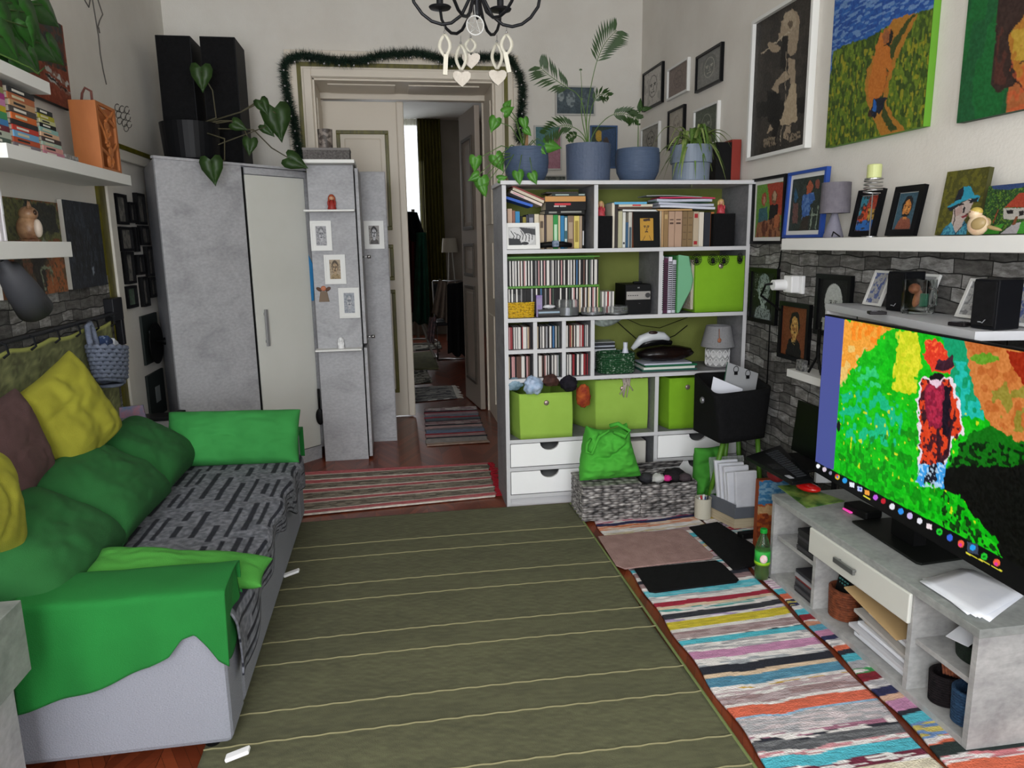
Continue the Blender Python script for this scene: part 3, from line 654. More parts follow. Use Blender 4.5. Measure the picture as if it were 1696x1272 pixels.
# ================================================================ FLOOR RUGS
h,w_=420,90; q=[onz(490,865,.012),onz(948,843,.012)]; x0,x1=-.62,.962; yT=3.90; yB=1.45
P=np.zeros((h,w_,3)); C=np.zeros((h,w_,3)); n1=vnoise(h,w_,1.5,2); n2=vnoise(h,w_,14,4)
ln=[]   # photographed line positions at x px 610
for py in (899,921,965,992,1050,1086,1162,1211): ln.append(onz(610,py+2,.012)[1])
for py in (1299,1356,1470): ln.append(onz(610,py,.012)[1])
for j in range(h):
    y=yT+(yB-yT)*j/(h-1)
    P[j,:,1]=y+.012*np.sin(np.linspace(0,3,w_)); P[j,:,0]=np.linspace(x0,x1+(0.01*math.sin(j*.02)),w_); P[j,:,2]=.012
    base=rgb('585840'); d=min(range(len(ln)),key=lambda k:abs(ln[k]-y))
    C[j]=base
for j in range(h):
    y=yT+(yB-yT)*j/(h-1); k=sum(1 for l in ln if l>y)
    zig=k%2==0
    for i in range(w_):
        v=1+.10*(n1[j,i]-.5)*2+.05*(n2[j,i]-.5)*2
        if zig: v+=.05*(1 if (int(j/2)+ (i%6 if i%6<3 else 6-i%6))%3==0 else -.3)
        C[j,i]*=v*.98
rug=sheet('green_rug',paint_mat(.95,0,.4,'flat_weave',300),P,C,None,thick=.008); 
tag(rug,'large olive green flat-woven rug with thin cream lines across','rug')
for l in ln:
    pts=[(x0+(x1-x0)*i/60,l+.010+.0025*math.sin(i*1.9)+.012*math.sin(i/60*3)-.01,.0175) for i in range(61)]
    b=B(); b.tube(pts,.0028,5); b.build('cream_line',M('85805f',.9,name='cream_yarn'),rug)
b=B(); b.tube([(x1+.004,yT-(yT-yB)*i/20,.014) for i in range(21)],.006,5); b.build('edge_binding',M('6d7a48',.9,name='olive_binding'),rug)
def ragrug(name,label,P00,P10,P01,P11,stripes,h=300,w_=50,seed=1,mix=.22,z=.008,fr=None,amp=.3,group=None,wob=.004):
    """corners: start-left, start-right, end-left, end-right on the floor; stripes [(length, colour, colour2)]"""
    P=np.zeros((h,w_,3)); C=np.zeros((h,w_,3)); A,Bq,Cq,D=[np.array(q[:2],float) for q in (P00,P10,P01,P11)]
    tot=sum(s[0] for s in stripes); edges=np.cumsum([s[0] for s in stripes])/tot; n1=vnoise(h,w_,2.5,seed,1.2); n2=vnoise(h,w_,9,seed+3,200); nn=vnoise(h,w_,6,seed+8,1.5)
    for j in range(h):
        v=j/(h-1)
        for i in range(w_):
            u=i/(w_-1); p=(A*(1-u)+Bq*u)*(1-v)+(Cq*(1-u)+D*u)*v; e=.006*math.sin(v*40+seed) if i in(0,w_-1) else 0
            P[j,i]=(p[0]+e,p[1],z+.0025*math.sin(v*31+seed+u*2))
            vv=min(max(v+(n2[j,i]-.5)*wob*2,0),.9999); k=int(np.searchsorted(edges,vv)); s=stripes[min(k,len(stripes)-1)]
            c=rgb(s[1]); 
            if len(s)>2 and nn[j,i]>.5: c=rgb(s[2])
            C[j,i]=c*(1-mix/2+mix*n1[j,i])
    o=sheet(name,paint_mat(.95,0,.9,'rag_weave',160),P,C,None,thick=.007); tag(o,label,'rug',group)
    if fr:
        for side in fr:
            b=B()
            for k in range(34):
                u=(k+.5)/34; p=(A*(1-u)+Bq*u) if side==0 else (Cq*(1-u)+D*u) 
                if side==2: p=Bq*(1-u)+D*u
                if side==3: p=A*(1-u)+Cq*u
                dr=(A-Cq) if side==0 else (Cq-A)
                if side==2: dr=Bq-A
                if side==3: dr=A-Bq
                dr=dr/np.linalg.norm(dr); L=.04+.02*R_.random(); x=R_.uniform(-.01,.01)
                b.tube([(p[0],p[1],z),(p[0]+dr[0]*L*.5+x,p[1]+dr[1]*L*.5,z+.002),(p[0]+dr[0]*L+x*1.5,p[1]+dr[1]*L-x,.006)],.0035,4)
            b.build('fringe',M(fr[side],.9,name='rug_fringe'),o)
    return o
G='aaa8ac';W_='e2dcda';PK='c187ab';TL_='4fb3c4';BL='20222e';OR='d5694a';MV='9a7f80';YL='d6c238';RD='a01f38';GY='77777c';NV='23264f'
st1=[(.03,W_,'c9a9b5'),(.02,'b94a66',W_),(.03,NV),(.05,'dcc3ae','d57a50'),(.03,W_),(.03,'c8b58c',W_),(.04,MV),(.03,W_),(.04,TL_),(.02,W_,GY),(.03,OR,W_),(.025,W_,TL_),(.03,YL,'c3a8c0'),(.04,W_),(.03,RD,W_),(.03,'c9a9b5'),(.04,W_,GY),(.03,TL_,W_),(.04,MV),(.03,W_),(.03,BL),(.035,MV,'8a6f72'),(.02,W_),(.05,TL_,'7cc3d0'),(.02,G,W_),(.02,W_),(.03,RD),(.02,'d8bfa6'),(.02,'4f9f9c',W_),(.012,W_),(.035,BL,'34353c'),(.02,'b3a0c4',W_),(.05,YL,'c9b62e'),(.02,W_),(.045,MV,'b09a9b'),(.01,W_,BL),(.028,TL_),(.045,G,W_),(.04,PK),(.015,W_),(.025,'a5a8ae',W_),(.04,BL),(.02,'dcc0a4'),(.045,'4e86a2','5d94ae'),(.012,W_),(.006,'c9a23c',W_),(.03,W_,'bda7ab'),(.04,MV,'b5a2a5'),(.012,W_),(.045,'d8694e'),(.008,'8db4d0'),(.07,G,'cdbfc2'),(.015,'a06a80',W_),(.012,BL,W_),(.035,'55565a','6c6d70'),(.02,W_,'c58a90'),(.04,TL_),(.035,'6a2038',W_),(.04,'d8ceb6'),(.05,G,'7c7d82'),(.04,PK),(.03,W_),(.05,OR),(.04,TL_,W_),(.05,MV)]
ragrug('rag_rug','wide multicoloured striped rag rug running past the media cabinet',(1.03,3.62),(1.60,3.66),(1.0,1.30),(1.475,1.30),st1,h=520,w_=56,seed=3)
st2=[(.02,NV,W_),(.04,'c18fa9',W_),(.03,G,TL_),(.03,'c8b24c'),(.04,W_),(.05,'b4a0b8',BL),(.04,RD,W_),(.05,TL_,W_),(.04,PK),(.05,W_,G),(.04,BL),(.05,TL_),(.03,'c58a70',W_),(.06,G),(.05,'8a2a30'),(.035,BL,W_),(.06,'c09ab4',W_),(.03,TL_),(.03,OR),(.012,W_,BL),(.03,'c2b45a',NV),(.02,W_),(.03,TL_),(.03,'8a1a28'),(.03,W_,'c58a70'),(.03,'5aa0b8'),(.03,'c184a4'),(.02,NV),(.03,G,W_),(.02,OR),(.02,BL),(.03,TL_),(.03,G),(.02,'2e8f4a',W_),(.03,'7c1424'),(.03,G,W_),(.03,NV),(.02,'d0a890'),(.04,PK),(.015,BL),(.03,TL_),(.05,'c0b060','6a8ab8'),(.02,OR,W_),(.035,'1c2a28'),(.02,'c77a80',W_),(.04,OR),(.06,'5a8a90','6f9aa0'),(.03,'c58a70'),(.02,NV),(.03,W_,G),(.05,'b04a5a')]
ragrug('rag_rug','narrower striped rag rug partly under the media cabinet',(1.625,3.70),(1.98,3.70),(1.50,1.30),(2.0,1.30),st2,h=520,w_=44,seed=8)
st3=[]
for k in range(5): st3+= [(.05,'b3575c','c06a6c'),(.014,'d8d0c4')]+([(.085,'8f8676','5c5348'),(.014,'d8d0c4')] if k<4 else [])
ragrug('woven_rug','rose and beige striped woven rug lying before the doorway',onz(488,786),onz(808,768),onz(486,858),onz(822,824),st3,h=220,w_=160,seed=2,mix=.25,fr={2:'a01828'},wob=.002)
st4=[(.05,'a8929a',W_),(.02,BL),(.02,'9a3040'),(.04,'b09aa2'),(.03,'7a8090'),(.02,'a03040'),(.04,'5a6a74'),(.02,BL),(.05,'a89898','8a6a70'),(.02,BL),(.04,'c0a0a0'),(.03,'70707a'),(.04,'6a7a94'),(.02,'9a1f30'),(.04,'b09090'),(.02,BL),(.05,'9a9490'),(.03,'a08878')]
ragrug('rag_rug','small muted striped rag rug in the doorway opening',onz(703,679),onz(788,675),onz(706,740),onz(810,734),st4,h=120,w_=50,seed=6,fr={0:'a08f88'})
st5=[(.03,'a0a09c','55555a'),(.03,'6a6a6c','b0b0ac')]*5
ragrug('rag_rug','small grey rag rug with white fringe beyond the doorway',onz(684,644),onz(748,640),onz(686,667),onz(757,661),st5,h=60,w_=50,seed=7,fr={2:'b0aca4'})
ragrug('rag_rug','narrow black and white zigzag rug in the far room',onz(684,616),onz(706,613),onz(685,637),onz(716,634),[(.03,'303028','a8a498')]*6,h=30,w_=30,seed=9)
o=ragrug('bath_mat','plain sage green mat lying in the far room',onz(684,585),onz(717,582),onz(684,613),onz(727,612),[(.1,'6a6a4c')],h=20,w_=20,seed=10)
ragrug('rag_rug','black and white zigzag rug under the chair in the far room',onz(684,570),onz(728,566),onz(684,582),onz(732,578),[(.03,'303028','a8a498')]*6,h=30,w_=30,seed=11)
def mat_(name,label,pts,m,z0,th,bev=.01):
    b=B(); q=[onz(*p,z0) for p in pts]; b.poly([(p[0],p[1],z0) for p in q],(0,0,th)); o=b.build(name,m,None,bevel=bev); return tag(o,label,'mat')
mat_('floor_mat','mauve pink felt mat lying on the striped rug',[(990,890),(1128,878),(1138,882),(1183,922),(1178,927),(1035,944),(1020,938)],M('a5857f',.95,c2='93746f',vs=14,bump=.5,bs=150,name='mauve_felt'),.014,.008)
mat_('floor_mat','black mat lying across the striped rug nearer the camera',[(1050,944),(1185,930),(1196,935),(1224,962),(1220,966),(1086,983),(1075,982)],BLK2,.014,.009)
mat_('floor_mat','black mat lying lengthwise by the pencil cup',[(1141,875),(1188,866),(1250,905),(1252,938),(1222,945),(1214,945)],BLK2,.014,.009)
# ================================================================ SCREEN
a0=V3(1.729,2.705,1.197); dr=V3(-.055,-1.0,0); dr/=np.linalg.norm(dr); SW,SH=1.19,.667
t=thing('television','large flat black-bezel screen showing a painting above a desktop taskbar','television',(1.83,2.25,CZ))
nn=V3(-1,.055,0); nn/=np.linalg.norm(nn)
b=B(); b.bb(a0-nn*.018,dr*SW,V3(0,0,-SH),nn*.018); b.bb(a0+dr*.15+V3(0,0,-.08)-nn*.05,dr*(SW-.3),V3(0,0,-SH+.2),nn*.032); b.build('housing',BLACK,t,bevel=.003)
b=B(); b.bb(V3(1.80,2.30,CZ+.012),V3(.05,0,0),V3(0,-.12,0),V3(-.01,0,.25)); b.build('stand_neck',BLACK,t)
b=B(); b.poly([(1.742,2.45,CZ+.001),(1.725,2.07,CZ+.001),(1.735,2.055,CZ+.001),(1.92,2.07,CZ+.001),(1.94,2.45,CZ+.001)],(0,0,.009)); b.build('stand_base',M('141614',.35,name='dark_glass_base'),t,bevel=.002)
bz=.006; A=Art(a0+dr*bz+V3(0,0,-bz)+nn*.0012,dr*(SW-2*bz),V3(0,0,-SH+2*bz),430,240,'0ac010',seed=3)
ox,oy=A.X.copy(),A.Y.copy(); A.X=A.X+(A.nz(5,1)-.5)*7; A.Y=A.Y+(A.nz(5,2)-.5)*7
A.blot('00a80c',9,.5,3,.8); A.blot('2cc81c',9,.6,4,.5,None,cy=4)
A.poly([(1390,528),(1480,545),(1455,558),(1446,576),(1429,583),(1421,600),(1404,622),(1388,640)],'f0a038'); A.blot('e8c878',8,.5,5,.8,[(1390,570),(1435,575),(1404,625),(1388,645)]); A.blot('f88418',7,.5,6,.8,[(1408,528),(1480,540),(1450,572),(1410,560)])
A.poly([(1490,546),(1521,553),(1523,577),(1529,607),(1516,624),(1518,649),(1506,655),(1478,645),(1484,596),(1489,569)],'c8d41c'); A.blot('e4e030',5,.5,7,.8,[(1485,550),(1522,553),(1525,600),(1516,650),(1480,645)])
A.poly([(1559,554),(1598,562),(1607,611),(1622,664),(1631,695),(1584,690),(1578,632)],'0a9a68'); A.blot('20c0b8',6,.5,8,.8,[(1575,600),(1600,600),(1631,695),(1584,690)])
A.poly([(1597,562),(1780,585),(1780,760),(1696,735),(1665,722),(1640,706),(1628,684),(1621,663),(1606,616)],'cc7c3c'); A.blot('b86028',9,.5,9,.7,[(1598,562),(1780,585),(1780,750),(1640,700)]); A.blot('7a8a2c',7,.6,10,.7,[(1630,620),(1696,640),(1696,720),(1660,710)])
A.ell(1632,594,24,9,'629a22'); A.poly([(1665,580),(1780,590),(1780,720),(1700,650)],'9a2408')
A.blot('12b892',8,.52,11,.85,[(1385,655),(1440,640),(1500,680),(1490,740),(1400,730)]); A.blot('3ccf9c',6,.5,12,.7,[(1415,608),(1450,605),(1460,640),(1410,640)])
A.blot('e0dc20',6,.87,13,.9,[(1385,640),(1510,655),(1640,700),(1640,880),(1390,760)]); A.blot('067008',7,.6,14,.6,[(1390,740),(1520,700),(1560,800),(1640,900),(1390,790)])
A.poly([(1570,775),(1592,735),(1610,716),(1640,706),(1700,735),(1780,765),(1780,830),(1600,830),(1572,800)],'0a6c0c'); A.blot('021c04',4,.55,15,.9,[(1575,730),(1780,740),(1780,830),(1570,815)])
A.poly([(1567,776),(1600,770),(1640,772),(1780,770),(1780,1010),(1700,960),(1660,925),(1647,889),(1611,853),(1588,822),(1562,812)],'040604'); A.blot('0a2c0a',4,.6,16,.9,[(1560,812),(1610,850),(1660,925),(1560,880)])
A.poly([(1528,624),(1578,624),(1588,663),(1598,719),(1577,726),(1568,770),(1520,770),(1523,726),(1517,663)],'e8dce4')
A.poly([(1529,628),(1574,628),(1584,663),(1593,719),(1574,722),(1564,767),(1524,767),(1527,726),(1521,663)],'d8401c'); A.blot('2a1020',5,.6,17,.95,[(1529,628),(1574,628),(1590,719),(1564,767),(1524,767),(1521,663)],cy=12); A.blot('4a1420',3.5,.66,27,.95,[(1529,628),(1574,628),(1590,719),(1564,767),(1524,767),(1521,663)])
A.ell(1550,664,18,46,'8a1838'); A.blot('b82848',4,.5,18,.8,[(1535,640),(1562,640),(1562,700),(1540,700)]); A.poly([(1564,640),(1576,640),(1572,722),(1560,722)],'180a1c'); A.poly([(1536,625),(1566,625),(1556,640),(1545,640)],'e8c8d8')
A.ell(1552,624,13,6,'100810'); A.poly([(1536,560),(1556,564),(1567,579),(1582,607),(1574,617),(1544,615),(1529,588)],'e03a22'); A.poly([(1549,600),(1578,590),(1582,607),(1574,613),(1549,612)],'3a1828'); A.blot('ff7038',3,.65,19,.8,[(1536,560),(1560,566),(1568,590),(1535,590)])
A.poly([(1523,767),(1539,767),(1532,804),(1518,801)],'3a9ce4'); A.poly([(1551,767),(1569,767),(1562,811),(1549,804)],'3a9ce4'); A.poly([(1538,767),(1552,767),(1550,800),(1532,800)],'141828'); A.blot('c8e4f8',3,.65,20,.8,[(1518,767),(1568,767),(1560,811),(1518,801)])
A.grain(.05,3,2)
A.X,A.Y=ox,oy
A.poly([(1360,515),(1399,528),(1381,778),(1340,770)],'4a5296'); A.ell(1389,706,3,9,'101018')
A.poly([(1340,759),(1350,764),(1576,880),(1700,944),(1800,996),(1800,1100),(1340,800)],'07080a')
for k,(x,y,c,r) in enumerate([(1355,772,'f4f4f8',3.2),(1365.5,777.5,'d8c8d8',3.4),(1375.5,783.5,'8888a0',2.6),(1387,790,'e0c030',4),(1399,796,'2a9ae0',4),(1411,803,'e8ecf4',4),(1424,810,'c0ccf0',4),(1436,816,'f0a040',4),(1450,824,'c060e0',4),(1463,830,'c02030',4),(1477.5,839,'e8e8f0',4.6),(1492,847,'3090e8',4.6),(1507,854.5,'c8b8e8',4.8),(1523,863,'e8e8f0',4.4),(1539,872,'f0e0e4',4.4),(1556,881,'20c830',5.2),(1573,890.6,'3868d8',5.2),(1591.6,900.5,'f06040',5.4),(1611,908,'3a4458',9),(1630,921.7,'20c830',5.4),(1651,932,'f06040',5.6)]):
    if k in (5,6,7,14,18): A.poly([(x-r,y-r*1.2),(x+r,y-r*.7),(x+r,y+r*1.2),(x-r,y+r*.7)],c)
    else: A.ell(x,y,r,r*1.1,c)
    if k==3: A.ell(x-1,y-2,3,2.2,'d83828'); A.ell(x,y,1.6,1.8,'3878e0')
    if k in (17,20): A.ell(x-1,y+2,3,2.5,'e030a0')
    if k==6: A.ell(x+1,y,2,2,'3050c0')
    if k==18: A.ell(x,y-1,5,5,'28a0f0')
    if k in (15,19): A.ell(x,y,2.6,2,'0a7018')
for (x0,y0,x1,y1) in ((1430,821,1441,827),(1600,915,1618,925),(1621,926,1639,935),(1642,937,1659,946)): A.line([(x0,y0),(x1,y1)],1.8,'e0d840')
A.build('display',t,.3,1.0,0)
# ================================================================ RIGHT WALL ART
def R(name,label,TL,TR,BL,*a,**k):
    p=onx(*TL,RX-.002); q=onx(*TR,RX-.002); r=onx(*BL,RX-.002); x=RX-.001
    return wallpic(name,label,'picture',(x,p[1],p[2]),(x,q[1],p[2]),(x,p[1],r[2]),*a,**k)
def R2(name,label,TL,TR,BL,*a,**k):
    x=RX-.0135; p=onx(*TL,x-.01); q=onx(*TR,x-.01); r=onx(*BL,x-.01)
    return wallpic(name,label,'picture',(x,p[1],p[2]),(x,q[1],p[2]),(x,p[1],r[2]),*a,**k)
BRN=BLACK; WF=M('dcdcd8',.4,name='white_frame'); BF_=M('0e0e10',.35,name='black_frame')
x=RX-.001
def art1(a):
    a.blot('2e2a26',9,.5,2,.8); a.poly([(1253,170),(1340,160),(1340,185),(1253,195)],'14120f')
    sk='a8967e'
    a.poly([(1294,36),(1312,14),(1324,26),(1324,50),(1320,85),(1308,94),(1301,80),(1306,60),(1296,70),(1290,64)],sk); a.ell(1308,34,11,16,'b5a48b'); a.ell(1309,40,5,7,'6a5a48')
    a.line([(1262,88),(1312,50)],2.2,'c4b49c'); a.ell(1283,80,9,6,sk); a.ell(1277,74,6,4,sk)
    a.poly([(1296,60),(1306,60),(1304,95),(1310,100),(1304,115),(1292,115),(1294,90)],'15110e'); a.poly([(1306,96),(1316,98),(1318,140),(1310,140),(1305,118)],sk); a.poly([(1302,116),(1308,128),(1290,142),(1289,155),(1278,148),(1282,138)],sk)
    a.poly([(1313,135),(1319,140),(1320,200),(1305,208),(1291,206),(1302,165)],'bca98c'); a.poly([(1271,150),(1292,155),(1292,200),(1286,235),(1278,235),(1280,205),(1270,202)],'0a0908'); a.poly([(1277,205),(1280,215),(1268,222)],sk); a.poly([(1311,207),(1305,232),(1296,228),(1302,210)],sk)
    a.line([(1303,85),(1300,170),(1292,240)],1.1,'b8a890'); a.poly([(1264,230),(1284,226),(1284,240),(1264,246)],'8a7c68'); a.poly([(1308,222),(1325,218),(1325,228),(1308,236)],'8a7c68')
    a.blot('241f1b',1.5,.6,5,.8,[(1264,228),(1326,218),(1326,240),(1264,246)]); a.grain(.05)
wallpic('framed_poster','large white-framed dark poster of a long haired flute player, right wall','picture',(x,4.0,2.665),(x,3.395,2.665),(x,4.0,1.93),.018,WF,0,None,.035,art1,150,uv=False,bg='3a352f',arough=1.5)
def art2(a):
    a.blot('1c4c9c',6,.45,3,.8,[(1380,-60),(1580,-60),(1560,20),(1480,30),(1375,90)],cy=3); a.blot('7fa0cc',7,.6,4,.8,None,cy=2)
    a.poly([(1380,85),(1400,74),(1440,62),(1475,42),(1495,28),(1520,20),(1560,8),(1570,260),(1360,260)],'4f6a18')
    a.blot('738c20',2.5,.5,6,.8,[(1380,85),(1440,62),(1495,28),(1560,8),(1570,260),(1360,260)],cy=5); a.blot('2c4410',3,.58,7,.8,[(1380,85),(1440,62),(1495,28),(1560,8),(1570,260),(1360,260)],cy=6); a.blot('a8a020',2.5,.72,8,.8,[(1380,95),(1560,50),(1570,260),(1360,260)],cy=5)
    a.poly([(1498,25),(1521,22),(1500,66),(1484,100),(1476,125),(1468,170),(1478,190),(1500,215),(1512,217),(1463,232),(1446,198),(1434,165),(1432,130),(1446,92),(1462,60),(1480,32)],'b57a28')
    a.poly([(1510,24),(1516,24),(1484,78),(1474,105),(1464,160),(1470,190),(1486,215),(1474,218),(1462,195),(1455,160),(1462,100),(1478,68)],'3a4818'); a.blot('c8641c',4,.5,9,.7,[(1455,70),(1475,70),(1468,170),(1440,170)])
    a.poly([(1462,50),(1476,46),(1474,74),(1478,115),(1474,120),(1466,110),(1468,130),(1462,160),(1440,165),(1438,140),(1446,100),(1452,75)],'c87428'); a.ell(1468,60,6,12,'9a5c34',rot=.2); a.poly([(1476,48),(1480,60),(1474,76),(1461,76),(1472,70)],'1c1a14')
    a.poly([(1447,164),(1470,162),(1462,180),(1448,196),(1440,190),(1445,170)],'101828'); a.ell(1449,175,4,10,'2060b0'); a.poly([(1440,178),(1444,190),(1446,196),(1438,192)],'3a2018'); a.grain(.05)
t=wallpic('canvas_painting','canvas painting of an orange-coated figure on a path through a green field','picture',(x,3.225,2.56),(x,2.59,2.56),(x,3.225,1.908),0,M('5c9422',.6,name='lime_canvas_edge'),0,None,.03,art2,170,uv=False,bg='2a62b0',arough=2)
def art3(a):
    a.blot('0a6a2a',8,.5,3,.8,None,cy=30); a.poly([(1662,-80),(1647,80),(1641,140),(1650,154),(1672,145),(1690,130),(1800,120),(1800,-80)],'34201a'); a.blot('5c2c20',4,.5,4,.7,[(1655,20),(1672,20),(1672,140),(1645,140)],cy=9)
    a.poly([(1678,48),(1671,60),(1675,100),(1684,132),(1696,150),(1720,155),(1760,120),(1760,30),(1700,20)],'b87a28'); a.blot('c8a838',5,.5,5,.8,[(1675,50),(1730,40),(1730,110),(1680,100)]); a.poly([(1672,145),(1684,135),(1700,155),(1730,165),(1760,240),(1664,190)],'b06434'); a.line([(1672,112),(1682,134),(1696,148),(1720,152)],3.5,'241a14'); a.line([(1688,105),(1694,100),(1700,110)],2,'3a2a18'); a.blot('d85c30',4,.6,6,.6,[(1675,100),(1700,110),(1720,190),(1664,190)]); a.grain(.05)
wallpic('canvas_painting','canvas portrait with green background cut by the right picture edge','picture',(x,2.42,2.56),(x,1.78,2.56),(x,2.42,1.893),0,M('123c20',.6,name='dark_green_edge'),0,None,.03,art3,150,uv=False,bg='0f5a2c',arough=2)
def sk(bg,line,hair=None,long=False,fill=False,skin='c9a58c',**k):
    def f(a):
        a.blot(line,6,.66,4,.18); face(a,50,46,24,30,skin,line,hair,long,fill=fill,lw=2.2,**k); a.grain(.05)
    return f
LG='white framed'
sp_=[('small black-framed line drawing of a face, highest left of the corner group',(1068,123),(1101,102),(1067,186),BF_,'cfcac2',sk('c','4a4642')),
 ('small white-framed mauve print between two black frames in the corner group',(1109,116),(1144,99),(1108,168),WF,'8a7a72',sk('c','6a5c56')),
 ('small black-framed grey portrait drawing nearest the large poster',(1157,95),(1200,73),(1155,155),BF_,'8a8a86',sk('c','b8b4a8','7a7c78')),
 ('small white-framed ink drawing low in the corner behind the plants',(1065,214),(1095,207),(1064,262),WF,'a8a49a',sk('c','3a3834',fill=False)),
 ('small black-framed pale drawing behind the spider plant',(1110,185),(1137,177),(1108,250),BF_,'bcb4a6',sk('c','8a8278')),
 ('small white-framed dark green print behind the spider plant',(1153,184),(1194,171),(1151,250),WF,'5c6456',sk('c','9aa090'))]
for l,p,q,r,fm,bg,ar in sp_: R('framed_picture',l,p,q,r,.014,fm,0,None,.022,ar,50,bg=bg,group='small pictures in the far right corner')
def art4(a):
    a.poly([(40,0),(100,0),(100,60),(60,60)],'b0452e'); a.ell(30,28,10,13,'a85038'); a.ell(70,26,10,13,'7a5a40'); a.ell(70,24,6,9,'c0a080'); a.ell(31,30,5,8,'c09078')
    a.poly([(12,45),(45,42),(48,75),(10,75)],'3a6870'); a.poly([(55,40),(85,40),(85,70),(50,72)],'1c1e1c'); a.poly([(8,72),(95,62),(100,100),(0,100)],'6a3c2c'); a.blot('a8704c',5,.5,3,.8,[(8,72),(95,62),(100,100),(0,100)],cy=12); a.poly([(75,60),(92,55),(92,80),(72,84)],'b46a44'); a.grain(.06)
R('framed_picture','black-framed painting of two seated people on green and red ground',(1252,297),(1307,288),(1249,404),.016,BF_,.02,WF,.022,art4,90,bg='6a9a3c',arough=2)
def art5(a):
    a.blot('24302a',7,.5,3,.7); a.ell(58,20,10,13,'a8583c'); a.ell(82,15,7,9,'8a4a3c'); a.poly([(38,32),(75,30),(80,45),(66,50),(66,75),(60,72),(45,85),(42,68),(36,48)],'3a64a8'); a.blot('6a90c8',4,.6,5,.7,[(38,32),(75,30),(66,75),(42,80)]); a.poly([(46,75),(66,72),(66,100),(34,100)],'322c24'); a.poly([(8,45),(25,48),(28,85),(12,85)],'6a4a44'); a.poly([(10,15),(22,35),(18,45),(8,40)],'2a5a7a'); a.line([(74,60),(72,98)],3,'8a9a88'); a.line([(92,55),(90,98)],3,'8a9a88'); a.line([(72,72),(92,72)],4,'8a9a88'); a.grain(.06)
p=onx(1312,287,1.99); q=onx(1377,278,1.99)
wallpic('framed_picture','blue-framed painting of a person in a blue shirt, left end of white shelf','picture',(1.99,p[1],p[2]),(1.99,q[1],p[2]),(1.975,p[1],1.502),.014,M('24489a',.4,name='blue_frame'),.02,WF,.022,art5,90,bg='2e3a34',arough=2)
R2('framed_picture','black-framed white on black portrait of an old man on stone wall',(1244,442.5),(1290,447),(1239,530),.022,BF_,0,None,.02,lambda a:(a.blot('c8d0d0',1.3,.8,5,.8,[(10,5),(30,5),(20,60),(10,60)]),face(a,50,42,22,30,'a8b4b4','1a2020','8c9a9c',shirt='8c9698'),a.blot('1a2020',2,.6,9,.6),a.grain(.06)),80,bg='0e0f10',arough=2)
R2('framed_picture','black-framed portrait on rust brown ground below the wall socket',(1294,498),(1344,505),(1287,589.5),.022,BF_,0,None,.02,lambda a:(face(a,50,40,17,24,'c89a50','2a1a10','181410',shirt='121010'),a.blot('8a5028',3,.6,5,.6,[(38,25),(62,25),(62,70),(38,70)]),a.blot('e8c070',2.5,.65,6,.8,[(40,25),(58,25),(58,75),(42,75)]),a.grain(.06)),80,bg='7a4220',arough=2)
R2('framed_picture','black-framed white bust drawing partly hidden by the raised shelf',(1355,453),(1413,457),(1349,552),.022,BF_,0,None,.02,lambda a:(a.ell(50,42,30,34,'c8ccc8'),face(a,50,46,20,24,'c8ccc8','2a2c2c',None),a.poly([(15,75),(85,75),(95,100),(5,100)],'b8bcb8'),a.grain(.06)),70,bg='0c0c0e')
# back wall pictures
def Wb(label,TL,BR,fm,bg,ar,fw=.012,mw=0):
    p=ony(*TL,BY-.002); q=ony(*BR,BY-.002); y=BY-.001
    return wallpic('framed_picture',label,'picture',(p[0],y,p[2]),(q[0],y,p[2]),(p[0],y,q[2]),fw,fm,mw,WF,.02,ar,60,bg=bg,group='pictures on the far wall')
PALEF=M('b8b6b0',.5,name='pale_frame')
Wb('wide pale-framed blue grey picture above the palm on far wall',(919,142),(985,192),PALEF,'4a5a62',lambda a:(a.ell(12,32,8,22,'98a4a4'),a.ell(38,45,12,30,'8c989a'),a.ell(78,50,14,30,'5c6c72'),a.blot('38464e',6,.55,3,.6),a.grain(.05)))
Wb('blue framed picture of a haloed head behind the tall plant pot',(977,208),(1021,279),M('3c5a84',.4,name='dull_blue_frame'),'2c4034',lambda a:(a.ell(30,22,14,14,'c8a030'),a.poly([(40,10),(100,0),(100,100),(50,100)],'2e4c74'),a.ell(60,55,16,30,'4a3c34'),a.grain(.05)))
Wb('pale framed pink and teal picture behind the left plant pot',(884,208),(930,282),PALEF,'b07888',lambda a:(a.poly([(0,0),(100,0),(60,40),(0,60)],'4a7a80'),a.poly([(0,60),(40,50),(30,100),(0,100)],'8a5c84'),a.grain(.05)))
Wb('low pale framed picture seen between the plant pots',(897,290),(938,330),PALEF,'6a7068',lambda a:(a.blot('3a403c',5,.5,3,.7),a.grain(.05)))
